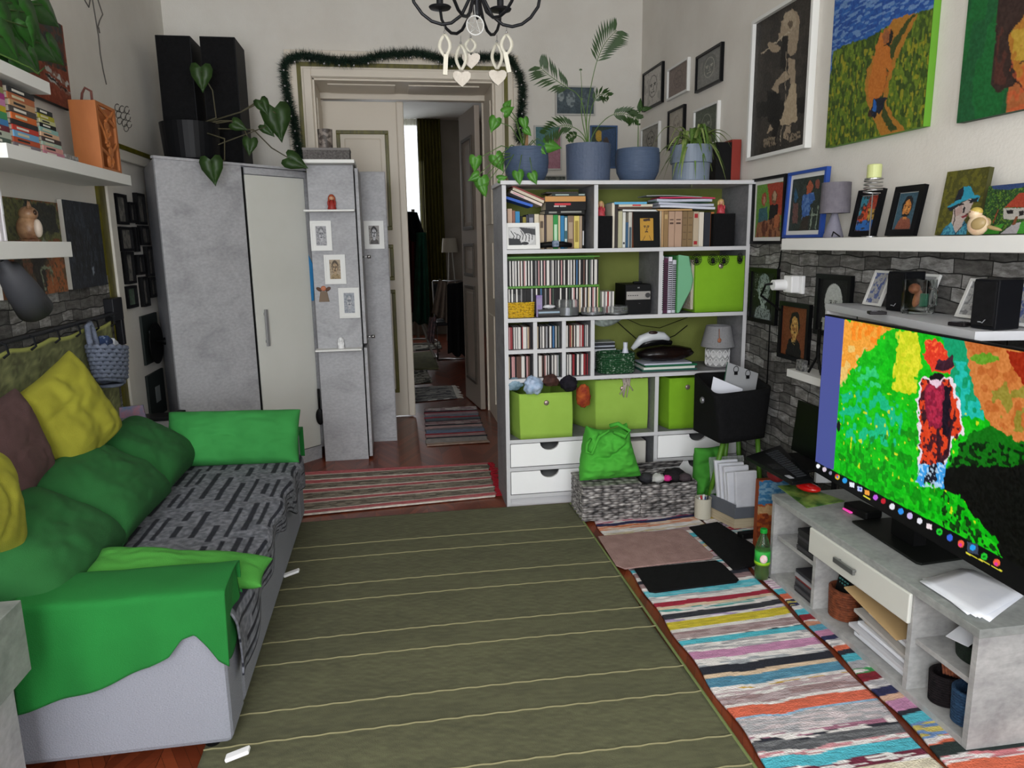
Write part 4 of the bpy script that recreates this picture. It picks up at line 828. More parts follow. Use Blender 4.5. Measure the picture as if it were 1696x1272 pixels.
# ================================================================ WHITE PICTURE SHELF, right wall
SZ=1.50
b=B(); b.box(1.815,RX,1.15,3.225,1.448,SZ); o=b.build('wall_shelf',WHITE,None,bevel=.003); tag(o,'long thick white floating shelf on the right wall','shelf')
def lean(name,label,TL,TR,BL,xtop,z0,fw,fm,mw,mm,dep,art,res=70,group=None,bg='ffffff',dx=0,**k):
    p=onx(*TL,xtop); q=onx(*TR,xtop); r=ray(*BL); xb=p[1]*r[0]/r[1]; xb=min(max(xb,xtop-.12),xtop-.02)
    return wallpic(name,label,'picture',(xtop,p[1],p[2]),(xtop,q[1],p[2]),(xb,p[1],z0+.002),fw,fm,mw,mm,dep,art,res,group=group,bg=bg,**k)
lean('framed_picture','black-framed bright red and blue picture behind the candle holder',(1428,317),(1470,317),(1410.6,392.6),1.99,SZ,.022,BF_,.002,WF,.018,lambda a:(a.poly([(0,70),(100,70),(100,100),(0,100)],'2a6ab8'),a.poly([(0,0),(50,0),(30,40),(0,60)],'3a8aa0'),a.ell(70,25,22,22,'b84830'),a.poly([(20,30),(60,30),(50,70),(10,75)],'c84c28'),a.poly([(50,35),(100,40),(90,70),(55,72)],'c8a048'),a.blot('30201c',4,.65,3,.7),a.grain(.05)),70,bg='a83c28',arough=2)
lean('framed_picture','black-framed portrait of a moustached man on the white shelf',(1490,311),(1539,309.5),(1471,392.6),1.99,SZ,.024,BF_,.002,WF,.018,lambda a:(face(a,50,42,22,26,'c8803c','201814','181c20',shirt='8a4c38'),a.line([(34,62),(66,62)],6,'181410'),a.blot('e8a850',3,.62,3,.6,[(35,25),(65,25),(65,60),(35,60)]),a.grain(.05)),70,bg='3c5c6c',arough=2)
def art6(a):
    a.blot('6e6a18',6,.55,3,.7); X=lambda x,y:(1540+x/7.066,260+y/7.066)
    P_=lambda c,*pts:a.poly([X(*q) for q in pts],c)
    P_('2a7a9a',(110,930),(180,820),(250,760),(400,740),(440,800),(420,960),(110,965)); a.blot('5cb4c8',3,.55,4,.8,[X(110,930),X(250,760),X(430,780),X(420,960),X(110,965)])
    P_('c4b4ac',(280,600),(480,480),(510,520),(470,640),(400,740),(360,850),(300,890),(250,760)); P_('b89c94',(290,620),(380,560),(380,660),(300,700)); P_('2a9ab8',(205,590),(300,520),(390,350),(480,340),(520,440),(590,455),(560,520),(490,480),(300,560),(240,630)); P_('141a28',(290,520),(340,390),(390,350),(400,400),(370,490)); P_('14202c',(205,600),(490,490),(580,470),(540,530),(420,510),(240,640))
    P_('181418',(330,560),(390,540),(400,560),(340,575)); P_('181418',(460,530),(500,515),(500,530),(470,545)); P_('241820',(405,570),(380,650),(400,655),(420,600)); P_('8a2c38',(360,695),(440,670),(440,690),(390,715)); a.line([X(290,590),X(290,740),X(270,800)],1.6,'241c20'); a.line([X(300,900),X(420,760)],1.4,'18202c'); a.grain(.04)
lean('canvas_painting','canvas of a pale face under a turquoise hat, behind the bird figurine',(1577,286),(1647,280.5),(1555,394),2.0,SZ,0,M('3c3c14',.6,name='olive_canvas_edge'),0,None,.018,art6,120,bg='4c4c12',uv=False,arough=.7)
def art7(a):
    X=lambda x,y:(1540+x/7.066,260+y/7.066)
    P_=lambda c,*pts:a.poly([X(*q) for q in pts],c)
    a.blot('2c5c20',3,.5,3,.8); a.blot('6a8c24',3,.68,4,.8); P_('2c4474',(700,300),(1400,300),(1400,360),(1100,350),(900,385),(740,375)); P_('3c9a24',(640,830),(870,780),(800,900),(700,980),(620,990)); P_('b8b4ac',(860,600),(1400,590),(1400,700),(950,735),(860,720)); P_('a83c24',(880,590),(1050,420),(1400,400),(1400,590)); P_('181414',(900,620),(980,620),(970,665),(900,665)); P_('181414',(1045,630),(1100,625),(1095,680),(1045,690)); P_('b4b0b4',(720,985),(960,790),(1400,680),(1400,750),(1080,760),(1000,985)); P_('3c9a2c',(990,985),(1070,760),(1400,740),(1400,985)); a.line([X(740,770),X(800,620)],2,'8a4020'); P_('7a4424',(960,800),(1000,700),(1040,690),(1000,790)); a.grain(.05)
lean('canvas_painting','canvas of a white cottage with red roof at the right picture edge',(1646,309.5),(1730,305),(1630,396.5),1.98,SZ,0,M('2c3c1c',.6,name='green_canvas_edge'),0,None,.018,art7,110,bg='1c3c18',uv=False,arough=.8)
# grey bedside lamp on the shelf
def lamp(name,label,c,z,rb,rt,hb,sh0,sh1,sr0,sr1,mb,ms,square=False):
    t=thing(name,label,'lamp',(c[0],c[1],z)); 
    b=B(); b.lathe([(rb,0.001),(rb,.006),(rt,hb)],(c[0],c[1],z),28); b.build('base',mb,t,smooth=False)
    b=B(); b.lathe([(.012,hb),(.012,sh0+.02)],(c[0],c[1],z),12); b.build('socket',BLACK,t)
    b=B(); b.lathe([(sr0,sh0),(sr1,sh1),(sr1-.003,sh1),(sr0-.003,sh0)],(c[0],c[1],z),32); b.build('lamp_shade',ms,t)
    return t
p=onx(1382,385,1.93); LGY=M('6c6870',.8,c2='625e66',vs=40,bump=.2,bs=200,name='grey_linen')
t=lamp('table_lamp','small grey table lamp with conical base on the white shelf',(1.925,p[1]),SZ,.042,.013,.105,.105,.235,.062,.060,M('7c7a88',.6,c2='74727f',vs=200,name='grey_lamp_base'),LGY)
b=B(); b.tube([(1.90,p[1]-.03,SZ+.006),(1.88,p[1]-.07,SZ+.025),(1.89,p[1]-.10,SZ+.006),(1.92,p[1]-.06,SZ+.006)],.003,6); b.build('cord',BLACK,t)
# candle on spiral holder
p=onx(1440,390,1.90); t=thing('candle_holder','tall thin wire candle holder with spiral cup holding a pale candle','candle holder',(1.90,p[1],SZ))
c=(1.90,p[1]); sp=[(c[0]+.034*math.cos(k*.5),c[1]+.034*math.sin(k*.5),SZ+.172+k*.0011) for k in range(50)]
b=B(); b.lathe([(.03,0.001),(.03,.004)],(c[0],c[1],SZ),20); b.tube([(c[0],c[1],SZ+.004),(c[0],c[1],SZ+.172)],.0025,6); b.tube(sp,.0025,6); b.lathe([(.034,.224),(.034,.228)],(c[0],c[1],SZ),20); b.build('stand',STEEL,t)
b=B(); b.lathe([(.026,0),(.027,.003),(.027,.05),(.024,.053),(.006,.050)],(c[0],c[1],SZ+.229),24); o=b.build('candle',M('c3c98a',.5,name='pale_green_wax'),None,smooth=False,bevel=.002); tag(o,'short pale green pillar candle on the spiral holder','candle')
# bird figurine
def bird(name,label,c,s,body,wing,cap,rz=0):
    t=thing(name,label,'figurine',c,rz)
    b=B(); b.ell((0,0,.032*s),(.030*s,.024*s,.032*s)); b.ell((.010*s,0,.066*s),(.019*s,.018*s,.018*s)); b.build('body',body,t,local=True,smooth=True)
    b=B(); b.ell((-.008*s,.020*s,.036*s),(.022*s,.008*s,.018*s),ry=.5); b.ell((-.008*s,-.020*s,.036*s),(.022*s,.008*s,.018*s),ry=.5); b.ell((-.042*s,0,.022*s),(.026*s,.009*s,.006*s),ry=-.3); b.build('wing',wing,t,local=True,smooth=True)
    b=B(); b.ell((.008*s,0,.072*s),(.018*s,.0165*s,.014*s)); b.build('cap',cap,t,local=True,smooth=True)
    b=B(); b.lathe([(.005*s,0),(.0004,.012*s)],(.026*s,0,.066*s),8,axis='x'); b.ell((.020*s,.012*s,.071*s),.003*s,8,6); b.ell((.020*s,-.012*s,.071*s),.003*s,8,6); b.build('beak',M('4a3020',.4,name='beak_brown'),t,local=True)
    return t
p=onx(1617,398,1.87); bird('bird_figurine','small cream ceramic bird figurine on the white shelf',(1.87,p[1],SZ),1.05,M('d8c4a4',.3,c2='c8a488',vs=30,name='cream_ceramic'),M('9a8458',.4,name='bird_wing'),M('b09a48',.4,name='bird_cap'),PI/2+.5)
# small objects over stone wall: socket with plugs
p=onx(1310,470,RX-.02); t=thing('wall_socket','white wall socket block with two plugged-in adapters','socket',(RX-.02,p[1],p[2]-.05))
y,z=p[1],p[2]
b=B(); b.box(RX-.03,RX-.012,y-.12,y+.0,z-.045,z+.045); b.build('plate',WPLAST,t,bevel=.004); b=B(); b.box(RX-.075,RX-.03,y-.10,y-.02,z-.04,z+.045); b.build('multi_plug',WPLAST,t,bevel=.006)
b=B(); b.lathe([(.026,-.04),(.028,.01),(.028,.03)],(RX-.10,y-.035,z-.002),20,axis='x'); b.build('adapter',WPLAST,t); b=B(); b.tube([(RX-.14,y-.035,z+.005),(RX-.17,y-.02,z-.0),(RX-.15,y+.06,z-.06),(RX-.02,y+.07,z-.15)],.006,8); b.build('plug',BLACK,t)
b=B(); q=[onx(a,c_,RX-.02) for a,c_ in ((1294,415),(1291,440),(1282,462),(1277,500),(1274,560),(1272,600),(1270,640))]; b.tube(q,.004,6); o=b.build('cord',BLACK,t)
# small white shelf left of screen
b=B(); b.box(1.90,RX-.012,2.95,3.26,.835,.872); o=b.build('wall_shelf',WHITE,None,bevel=.002); tag(o,'short white floating shelf left of the screen','shelf')
t=thing('tripod','small black tripod standing on the short white shelf','tripod',(1.96,3.10,.872)); b=B()
for k in range(3): a_=k*2.1+.3; b.tube([(1.96,3.10,.96),(1.96+.03*math.cos(a_),3.10+.05*math.sin(a_),.874)],.006,6)
b.build('leg',BLACK,t); b=B(); b.tube([(1.96,3.10,.95),(1.96,3.10,1.08)],.009,8); b.tube([(1.96,3.10,1.0),(1.94,3.06,1.12)],.006,8); b.build('column',BLACK,t)
b=B(); b.box(1.92,1.95,3.16,3.215,.8725,.925); o=b.build('battery_box',M('2a2a2c',.6,c2='8a8a88',vs=60,name='printed_black'),None,bevel=.003); tag(o,'small dark printed box on the short white shelf','box')
# ================================================================ OBJECTS ON RAISED SHELF (top 1.218)
HZ=1.219
def speaker(label,p,rz):
    t=thing('loudspeaker',label,'speaker',(p[0],p[1],HZ+.001),rz,'black speakers on the raised shelf')
    b=B(); b.box(-.042,.042,.0,.095,0,.15); b.build('cabinet',M('0d0e12',.4,name='speaker_black'),t,local=True,bevel=.003); b=B(); b.box(-.039,.039,-.006,0,.010,.144); b.build('grille',BLK2,t,local=True,bevel=.003)
    b=B(); b.box(-.012,-.002,-.0075,-.006,.020,.023); b.poly([(-.002,-.0075,.021),(.004,-.0075,.018),(.014,-.0075,.030),(.011,-.0075,.030),(.004,-.0075,.0215)],(0,.0012,0)); b.build('logo',M('8a8c90',.4,name='silver_print'),t,local=True); return t
q1=onz(1479,515,HZ); q2=onz(1631,544,HZ)
speaker('black loudspeaker on the raised shelf left of the glass jug',(onz(1496,517,HZ)[0]-.006,onz(1496,517,HZ)[1]+.045),-1.45); speaker('black loudspeaker on the raised shelf right of the glass jug',(onz(1649,548,HZ)[0]-.006,onz(1649,548,HZ)[1]+.045),-1.45)
def hl(label,TL,TR,BL,xt,art,bg='b4b4b4',fm=WF):
    p=onx(*TL,xt); q=onx(*TR,xt); r=onz(*BL,HZ); 
    return wallpic('framed_picture',label,'picture',(xt,p[1],p[2]),(xt,q[1],p[2]),(xt-.05,p[1],HZ+.001),.010,fm,0,WF,.012,art,50,bg=bg,group='pictures leaning on the raised shelf')
bl=lambda a:(a.blot('4a5c9a',4,.6,3,.8),face(a,50,45,22,28,'b4b8c0','34509a',None,fill=False),a.grain(.06))
hl('white-framed blue ink drawing at left end of raised shelf',(1453.6,448.7),(1482,452),(1433,507),2.02,bl)
hl('white-framed dark photo behind the glass jug',(1520,454),(1561,457),(1505,505),2.02,lambda a:(a.ell(50,50,45,40,'1a1a1a'),a.ell(45,45,18,25,'7a7a78'),a.grain(.05)),'a8a8a8')
hl('white-framed pencil drawing left of the right-hand speaker',(1612,462.5),(1650,466),(1587,530),2.0,lambda a:(face(a,50,45,24,30,'b4b8c0','5a6068',None,fill=False),a.blot('6a6c70',4,.65,3,.6),a.grain(.06)))
hl('white-framed blue sketch at the right picture edge',(1690,471),(1735,475),(1659.5,545),1.97,bl)
p=(1.93,2.43); t=thing('glass_jug','clear square glass jug with copper and green things inside','jug',(p[0],p[1],HZ))
GL=M('f4f8f8',.02,trans=1,ior=1.35,name='clear_glass')
b=B(); b.lathe([(.046,0),(.05,.012),(.05,.125),(.047,.125),(.046,.015),(.03,.010)],(p[0],p[1],HZ),32,sq=4,rz=.5); b.build('body',GL,t); b=B(); b.tube([(p[0],p[1]-.052,HZ+.10),(p[0],p[1]-.085,HZ+.09),(p[0],p[1]-.085,HZ+.04),(p[0],p[1]-.052,HZ+.03)],.006,8); b.build('handle',GL,t,smooth=True)
b=B(); b.ell((p[0]-.005,p[1]+.02,HZ+.09),(.02,.022,.02)); b.ell((p[0],p[1]+.008,HZ+.055),(.014,.014,.034),ry=.3); o=b.build('copper_charm',M('a86a48',.5,c2='7a4430',vs=40,name='copper_brown'),None,smooth=True); tag(o,'copper brown trinket inside the glass jug','trinket')
b=B(); b.cbox((p[0]+.005,p[1]-.022,HZ+.05),(.012,.03,.05),rz=.3); o=b.build('green_charm',M('2a6a50',.4,name='dark_green_glass'),None,bevel=.004); tag(o,'small dark green piece inside the glass jug','trinket')
def remote(label,px,py,z,rz,L=.06,w_=.03,m=None,name='remote_control'):
    p=onz(px,py,z); b=B(); b.box(-w_/2,w_/2,-L/2,L/2,0,.012); t=thing(name,label,'remote',(p[0],p[1],z+.001),rz); b.build('case',m or M('1a1618',.4,name='remote_black'),t,local=True,bevel=.003)
    b=B(); b.box(-w_*.35,w_*.35,L*.05,L*.35,.012,.0132); b.build('display',M('6a6a70',.3,name='remote_display'),t,local=True); b=B()
    for k in range(6): b.box(-w_*.3+(k%3)*w_*.22,-w_*.3+(k%3)*w_*.22+w_*.12,-L*.35+(k//3)*L*.15,-L*.35+(k//3)*L*.15+L*.08,.012,.0135)
    b.build('button',M('3a3a3c',.5,name='remote_button'),t,local=True); return t
remote('small black remote at the left front of the raised shelf',1452,521,HZ,1.2,.06,.04); remote('rounded black remote in front of the right-hand speaker',1590,540,HZ,.3,.055,.045)
# ================================================================ CABINET TOP + CONTENTS
b=B(); q=[onz(*p,CZ) for p in ((1288,806),(1322,803),(1399,831),(1336,842))]; b.poly([(a[0],a[1],CZ+.001) for a in q],(0,0,.003)); o=b.build('mouse_mat',M('2c5a24',.5,c2='8aa850',vs=9,name='leafy_print',contrast=(.4,.6)),None); tag(o,'green leaf-printed mouse mat on the cabinet corner','mouse mat')
p=onz(1338,815,CZ); b=B(); b.ell((p[0],p[1],CZ+.022),(.035,.058,.019),rz=.5); o=b.build('red_mouse',M('c01414',.2,coat=.5,name='glossy_red'),None,smooth=True); tag(o,'glossy red rounded computer mouse on the green mat','mouse')
p=onz(1448,848,CZ); b=B(); b.cbox((1.835,2.52,CZ+.02),(.08,.13,.035),rz=.1); t=tag(b.build('set_top_device',BLACK,None,bevel=.008),'small black device beneath the left half of the screen','device')
b=B(); b.cbox((1.79,2.55,CZ+.01),(.012,.05,.006)); b.build('light_strip',M('e040a0',.4,emit=.8,name='pink_light'),t)
def papers(label,pts,z,n=4,seed=1,name='paper_sheet',group=None,m=None):
    r=random.Random(seed); q=[onz(*p,z) for p in pts]; c=sum(q)/4; out=[]
    for k in range(n):
        a=r.uniform(-.12,.12); o_=(r.uniform(-.012,.012),r.uniform(-.012,.012)); P=np.zeros((8,8,3))
        for j in range(8):
            for i in range(8):
                u,v=i/7,j/7; w3=(q[0]*(1-u)+q[1]*u)*(1-v)+(q[3]*(1-u)+q[2]*u)*v-c
                P[j,i]=(c[0]+w3[0]*math.cos(a)-w3[1]*math.sin(a)+o_[0],c[1]+w3[0]*math.sin(a)+w3[1]*math.cos(a)+o_[1],z+.002+k*.0026+.0012*math.sin(u*5+k)*v)
        o=sheet(name,m or PAPER,P,None,None,thick=.0012); tag(o,label if n==1 else label+(', bottom sheet',', second sheet',', third sheet',', top sheet',', extra sheet')[k if k<n-1 else 3],'paper',group); out.append(o)
    return out
papers('loose white paper on the near end of the cabinet',[(1525,965),(1600,945),(1696,985),(1614,1026)],CZ,4,2,group='paper sheets on the cabinet')
# left compartment: stacks of disc cases
def stack(x0,x1,y0,y1,z,n,th,cols,label,name='disc_case',cat='disc case',group=None,jit=.004,seed=2,pages=False):
    r=random.Random(seed)
    for k in range(n):
        c=cols[k%len(cols)]; dx,dy=r.uniform(-jit,jit),r.uniform(-jit,jit); b=B(); b.box(x0+dx,x1+dx,y0+dy,y1+dy,z+k*(th+.0006),z+k*(th+.0006)+th)
        o=b.build(name,M(c,.5,name='case_'+c),None); tag(o,'%s, %s from the bottom'%(label,ORD[k]),cat,group)
ORD=['lowest','second','third','fourth','fifth','sixth','seventh','eighth','ninth','tenth','eleventh','twelfth','thirteenth','fourteenth','fifteenth','sixteenth','seventeenth','eighteenth','nineteenth','twentieth']+['%dth'%k for k in range(21,60)]
stack(1.625,1.78,2.495,2.63,.219,7,.0135,['2a2a2c','3c3c40','202224'],'dark flat case in upper left cabinet compartment',group='cases in upper left cabinet compartment')
stack(1.625,1.78,2.495,2.63,.036,4,.0135,['303034','48484c'],'dark flat case in lower left cabinet compartment',group='cases in lower left cabinet compartment')
stack(1.625,1.78,2.495,2.63,.0934,3,.0135,['7a2a2a','9a9a9e','2c2c30'],'upper flat case in lower left cabinet compartment',group='cases in lower left cabinet compartment')
# middle compartment
WICK=None
def basket(name,label,c,r,h,m,rim=None,n=12,sq=None,taper=1.08,holes=False,cat='basket',band=None):
    """woven basket: stacked bulging rings"""
    t=thing(name,label,cat,(c[0],c[1],c[2])); b=B(); k=n
    prof=[(.001,.004)] 
    R0=(r,r) if not isinstance(r,tuple) else r
    def rr(s,e=0): return (R0[0]*s+e,R0[1]*s+e)
    pr=[(rr(.97),.001)]
    for i in range(k):
        s=1+(taper-1)*i/k
        for e,dz in ((-.002,.0),(.0025,.3),(.0025,.7),(-.002,1.)): pr.append((rr(s,e),(i+dz)*h/k))
    pr.append((rr(taper,-.008),h)); pr.append((rr(.95,-.008),.008))
    b.lathe(pr,(0,0,0),36,sq=sq); b.build('body',m,t,local=True); 
    return t
basket('wicker_basket','small brown wicker basket in the cabinet middle compartment',(1.70,2.40,.036),(.05,.06),.12,M('8a4a2c',.7,c2='5a2c18',vs=60,name='brown_wicker'))
t=thing('calculator','black desk calculator standing in the brown basket','calculator',(1.70,2.385,.16)); b=B(); b.cbox((1.69,2.385,.185),(.014,.075,.10),ry=.25,rz=.1); b.build('case',BLACK,t,bevel=.003)
b=B(); 
for j in range(3):
    for i in range(4): b.cbox((1.681-.0*j,2.36+i*.016,.165+j*.014),(.004,.008,.006),ry=.25)
b.build('key',M('3a7a78',.5,name='teal_keys'),t); b=B(); b.cbox((1.683,2.41,.215),(.006,.014,.008),ry=.25); b.build('orange_key',M('d06030',.5,name='orange_key'),t)
b=B(); b.ell((1.80,2.35,.19),(.10,.10,.045),16,10,f=lambda q:1+.25*nz3(q.x,q.y,q.z,3)); o=b.build('plastic_bag',M('dcdce0',.15,alpha=.85,c2='a8a8ac',vs=30,name='crumpled_plastic'),None,smooth=False); o.location.z+=.0; tag(o,'crumpled clear plastic bag behind the calculator','bag')
r=random.Random(5)
for k in range(9):
    y0=1.955+r.uniform(0,.01); z=.037+k*.0165; a=r.uniform(-.05,.05); L=.29+r.uniform(-.04,.02); x0=1.618+r.uniform(0,.03)+k*.003
    b=B(); b.cbox((x0+.11,y0+L/2+.0,z+.008),(.21,L,.013),rz=a*.4,rx=(.02 if k<5 else .08)); m=[PAPER,M('c8c8cc',.9,name='grey_paper'),TAN,M('b8b4ae',.9,name='old_paper')][(0,0,1,0,2,3,0,1,0)[k]]
    if k>=5: pass
    tag(b.build('paper_bundle',m,None,bevel=.001),'%s paper bundle of the pile under the white drawer, %s from the bottom'%(['white','white','grey','white','brown','beige','white','grey','white'][k],ORD[k]),'paper','paper bundles under the drawer')
b=B(); b.cbox((1.69,2.13,.205),(.17,.28,.006),rx=.20,rz=.05); tag(b.build('brown_envelope',M('b89a6c',.9,name='kraft_paper'),None),'kraft brown envelope sticking out over the paper pile','envelope')
# right compartment
p=(1.72,1.80,.219); t=basket('knitted_basket','dark green knitted basket on the right cabinet shelf',(1.75,1.78,.219),(.07,.075),.055,M('1c2c20',.95,c2='0e1812',vs=80,bump=.6,bs=200,name='dark_green_yarn'))
b=B(); b.cbox((1.70,1.81,.283),(.07,.07,.002),ry=-.25,rz=.3); tag(b.build('note_paper',PAPER,None),'folded white note on the dark green knitted basket','paper')
basket('knitted_basket','black knitted basket in the lower right cabinet compartment',(1.70,1.85,.036),(.055,.045),.10,M('141214',.95,c2='241e20',vs=80,bump=.6,bs=200,name='black_yarn'))
b=B()
for k in range(6): b.tube([(1.69+k*.006,1.86-k*.006,.125),(1.685+k*.004,1.865-k*.008,.165+.004*(k%3))],.0045,6)
tag(b.build('tassel',M('9a5a3c',.8,c2='5a2c20',vs=60,name='copper_tassel'),None),'copper brown tassel bundle in the black knitted basket','tassel')
basket('knitted_basket','blue knitted basket in the lower right cabinet compartment',(1.70,1.745,.036),(.06,.05),.11,M('2a4c6c',.95,c2='1c3450',vs=80,bump=.6,bs=200,name='blue_yarn'))
# ================================================================ CORNER: laptop etc
t=thing('small_table','small black table carrying the laptop beside the cabinet','table',(1.80,2.93,0)); b=B(); b.box(1.66,2.0,2.84,3.10,.478,.492); b.build('tabletop',BLACK,t,bevel=.002)
for xx,yy in ((1.93,2.86),(1.98,3.08),(1.93,3.08)): b=B(); b.box(xx-.008,xx+.008,yy-.008,yy+.008,0.001,.478); b.build('leg',BLACK,t)
t=thing('laptop','open black laptop facing the room between cabinet and bookshelf','laptop',(1.75,2.93,.493)); b=B(); q=[onz(*p,.505) for p in ((1235,757),(1312,800),(1348,795),(1292,738))]; b.poly([(a[0],a[1],.493) for a in q],(0,0,.016)); bs_=b.build('keyboard_base',M('0e0f11',.3,name='laptop_black'),t,bevel=.003)
b=B()
for i in range(14):
    for j in range(4):
        u,v=.12+i*.058,.50+j*.09; w3=(q[0]*(1-u)+q[1]*u)*(1-v)+(q[3]*(1-u)+q[2]*u)*v; b.cbox((w3[0],w3[1],.5105),(.014,.014,.003))
b.build('key',M('2a2c30',.5,name='laptop_key'),bs_)
b=B(); w3=(q[0]*.5+q[1]*.5)*.75+(q[3]*.5+q[2]*.5)*.25; b.cbox((w3[0]+.0,w3[1],.5095),(.05,.07,.001),rz=-.1); b.build('touchpad',M('1c1d20',.25,name='touchpad'),bs_)
b=B(); w3=(q[0]*.15+q[1]*.85)*.8+(q[3]*.15+q[2]*.85)*.2; b.cbox((w3[0],w3[1],.5096),(.022,.04,.001)); b.build('sticker',M('a8a8ac',.4,name='silver_sticker'),bs_)
A_=onz(1310,744,.511); D_=onz(1380,778,.511); tp=ony(1322,662,A_[1]); b=B(); b.bb((A_[0],A_[1],.5105),(D_[0]-A_[0],D_[1]-A_[1],0),(tp[0]-A_[0],0,tp[2]-.511),(.006,.004,0)); b.build('screen_lid',M('08090a',.3,name='laptop_screen'),t)
b=B(); b.ell((1.72,2.99,.43),(.04,.05,.038),14,10); tag(b.build('red_ball',M('7a1418',.8,c2='6a1014',vs=60,name='dull_red_cloth'),None,smooth=True),'dull red soft object below the laptop','soft toy')
pz=3.14; P0=ony(1252,797,pz); P1=ony(1287,800,pz); t=wallpic('canvas_painting','small canvas of blue sky over orange ground standing on the floor by the cabinet','picture',(P0[0],pz,.36),(P0[0]+.16,pz,.36),(P0[0],pz,.006),0,M('8a4020',.6,name='orange_canvas_edge'),0,None,.03,lambda a:(a.poly([(0,0),(100,0),(100,35),(0,35)],'3a7aa8'),a.blot('8ab0c8',6,.5,3,.8,[(0,5),(100,5),(100,30),(0,30)],cy=2),a.poly([(0,38),(100,38),(100,52),(0,48)],'c8a070'),a.blot('7a2c14',4,.52,4,.8,[(0,50),(100,50),(100,100),(0,100)]),a.grain(.05)),90,bg='b45820',arough=3)
# bottle
p=onz(1261,955,.02); t=thing('soda_bottle','green plastic soda bottle with bright green cap on the striped rug','bottle',(p[0]+.0,p[1],.013))
PG=M('b4cc9c',.06,trans=.95,ior=1.3,name='green_pet'); pr=[(.02,0),(.03,.004),(.032,.03),(.029,.05),(.033,.07),(.033,.135),(.031,.15),(.022,.185),(.013,.205),(.0125,.218)]
b=B(); b.lathe(pr,(0,0,0),24); b.build('body',PG,t,local=True,smooth=True); b=B(); b.lathe([(.026,.004),(.029,.03),(.027,.05),(.030,.07),(.030,.125)],(0,0,0),24); b.build('liquid',M('7c9a50',.1,trans=.6,name='pale_green_liquid'),t,local=True,smooth=True)
b=B(); b.lathe([(.0338,.072),(.0338,.135)],(0,0,0),28); b.build('label',M('1c8c34',.4,c2='3cb848',vs=25,name='green_label'),t,local=True,smooth=True); b=B(); b.ell((-.012,-.0335,.105),(.017,.004,.02),14,8,rz=-.3); b.build('label_logo',M('e8e0dc',.5,c2='e0a0a0',vs=60,name='label_white'),t,local=True,smooth=True); b=B(); b.lathe([(.0342,.072),(.0342,.086)],(0,0,0),28); b.build('label_stripe',M('8cc020',.4,name='lime_yellow'),t,local=True,smooth=True); b=B(); b.lathe([(.0155,0),(.0155,.016),(.014,.018)],(0,0,.216),20); b.build('cap',M('10902c',.4,name='bottle_cap'),t,local=True)
# pencil cup
p=onz(1168,862,.012); p=(p[0]+.004,p[1]+.045); t=thing('pencil_cup','round cream pencil cup standing on the floor','cup',(p[0],p[1],.012)); b=B(); b.lathe([(.040,0),(.044,.004),(.045,.115),(.041,.115),(.040,.01)],(0,0,0),28); b.build('cup_body',M('b8b4a4',.7,name='cream_card'),t,local=True)
for k,(c_,lab) in enumerate((('e8e8e8','white pen in the cream cup'),('b01c2c','red pen in the cream cup'),('e4e4ea','second white pen, leaning right in the cream cup'),('2c4c7c','blue pen at the right of the cream cup'),('30343a','dark pen at the back of the cream cup'))):
    b=B(); x_=p[0]-.025+k*.012; b.tube([(x_*.6+p[0]*.4,p[1],.03),(x_,p[1]-.01+.008*(k%2),.13+.008*(k%3))],.005,8); tag(b.build('pen',M(c_,.4,name='pen_'+c_),None),lab,'pen','pens in the cream cup')
# grey letter box and paper bags
c0=onz(1216,876,.012); t=thing('letter_box','open grey and light wood storage box on floor full of papers','box',(c0[0]+.07,c0[1]+.1,.012)); rz_=.06
def ob(b,x0,x1,y0,y1,z0,z1): b.bb(V3(c0[0]+x0,c0[1]+y0,z0),V3(x1-x0,0,0),V3(-.25*(y1-y0),y1-y0,0),V3(0,0,z1-z0))
b=B(); ob(b,0,.17,0,.22,.013,.065); b.build('wood_base',M('b8aa90',.6,c2='a89a80',vs=8,st=(1,1,12),name='light_wood'),t)
b=B(); ob(b,0,.17,0,.008,.066,.125); ob(b,0,.008,.008,.212,.066,.14); ob(b,.162,.17,.008,.212,.066,.125); ob(b,0,.17,.212,.22,.066,.14); ob(b,.008,.162,.008,.212,.066,.07); b.build('tray',M('5c6068',.6,name='slate_card'),t,bevel=.001)
b=B(); ob(b,-.001,.0,.07,.13,.10,.118); b.build('handle_hole',M('c8c8cc',.5,name='handle_lining'),t)
for k in range(5):
    b=B(); y_=.03+k*.026; b.bb(V3(c0[0]+(.035,.012,.016,.012,.01)[k]-.25*y_,c0[1]+y_,.072),V3((.12,.14,.14,.14,.13)[k],0,0),V3(-.003,.018,0),V3(-.012-.004*k,.015,(.235,.225,.25,.26,.27)[k])); tag(b.build('paper_folder',M('d4d6dc',.7,c2='c4c6ce',vs=7,bump=.4,bs=12,name='bagged_paper'),None,bevel=.004),'white paper packet standing in the grey box, %s from the front'%ORD[k].replace('lowest','first'),'paper','paper packets in the grey box')
b=B(); b.bb(V3(c0[0]-.045,c0[1]+.19,.142),V3(.20,0,0),V3(0,.006,0),V3(-.012,.02,.20)); tag(b.build('plastic_sleeve',M('d8dcdc',.1,trans=.7,alpha=.6,name='clear_sleeve'),None),'clear plastic sleeve behind the papers of the grey box','sleeve')
t=thing('green_bag','green fabric bag standing on the floor behind the papers','bag',(1.72,3.70,0)); o=pillow('bag_body',fab('3f8f2c','347c22',vs=8,name='grass_green_cloth'),t,.20,.36,.10,31,wr=.03,pinch=.04); o.rotation_euler=(0,0,.1); o.location=(0,0,.01)
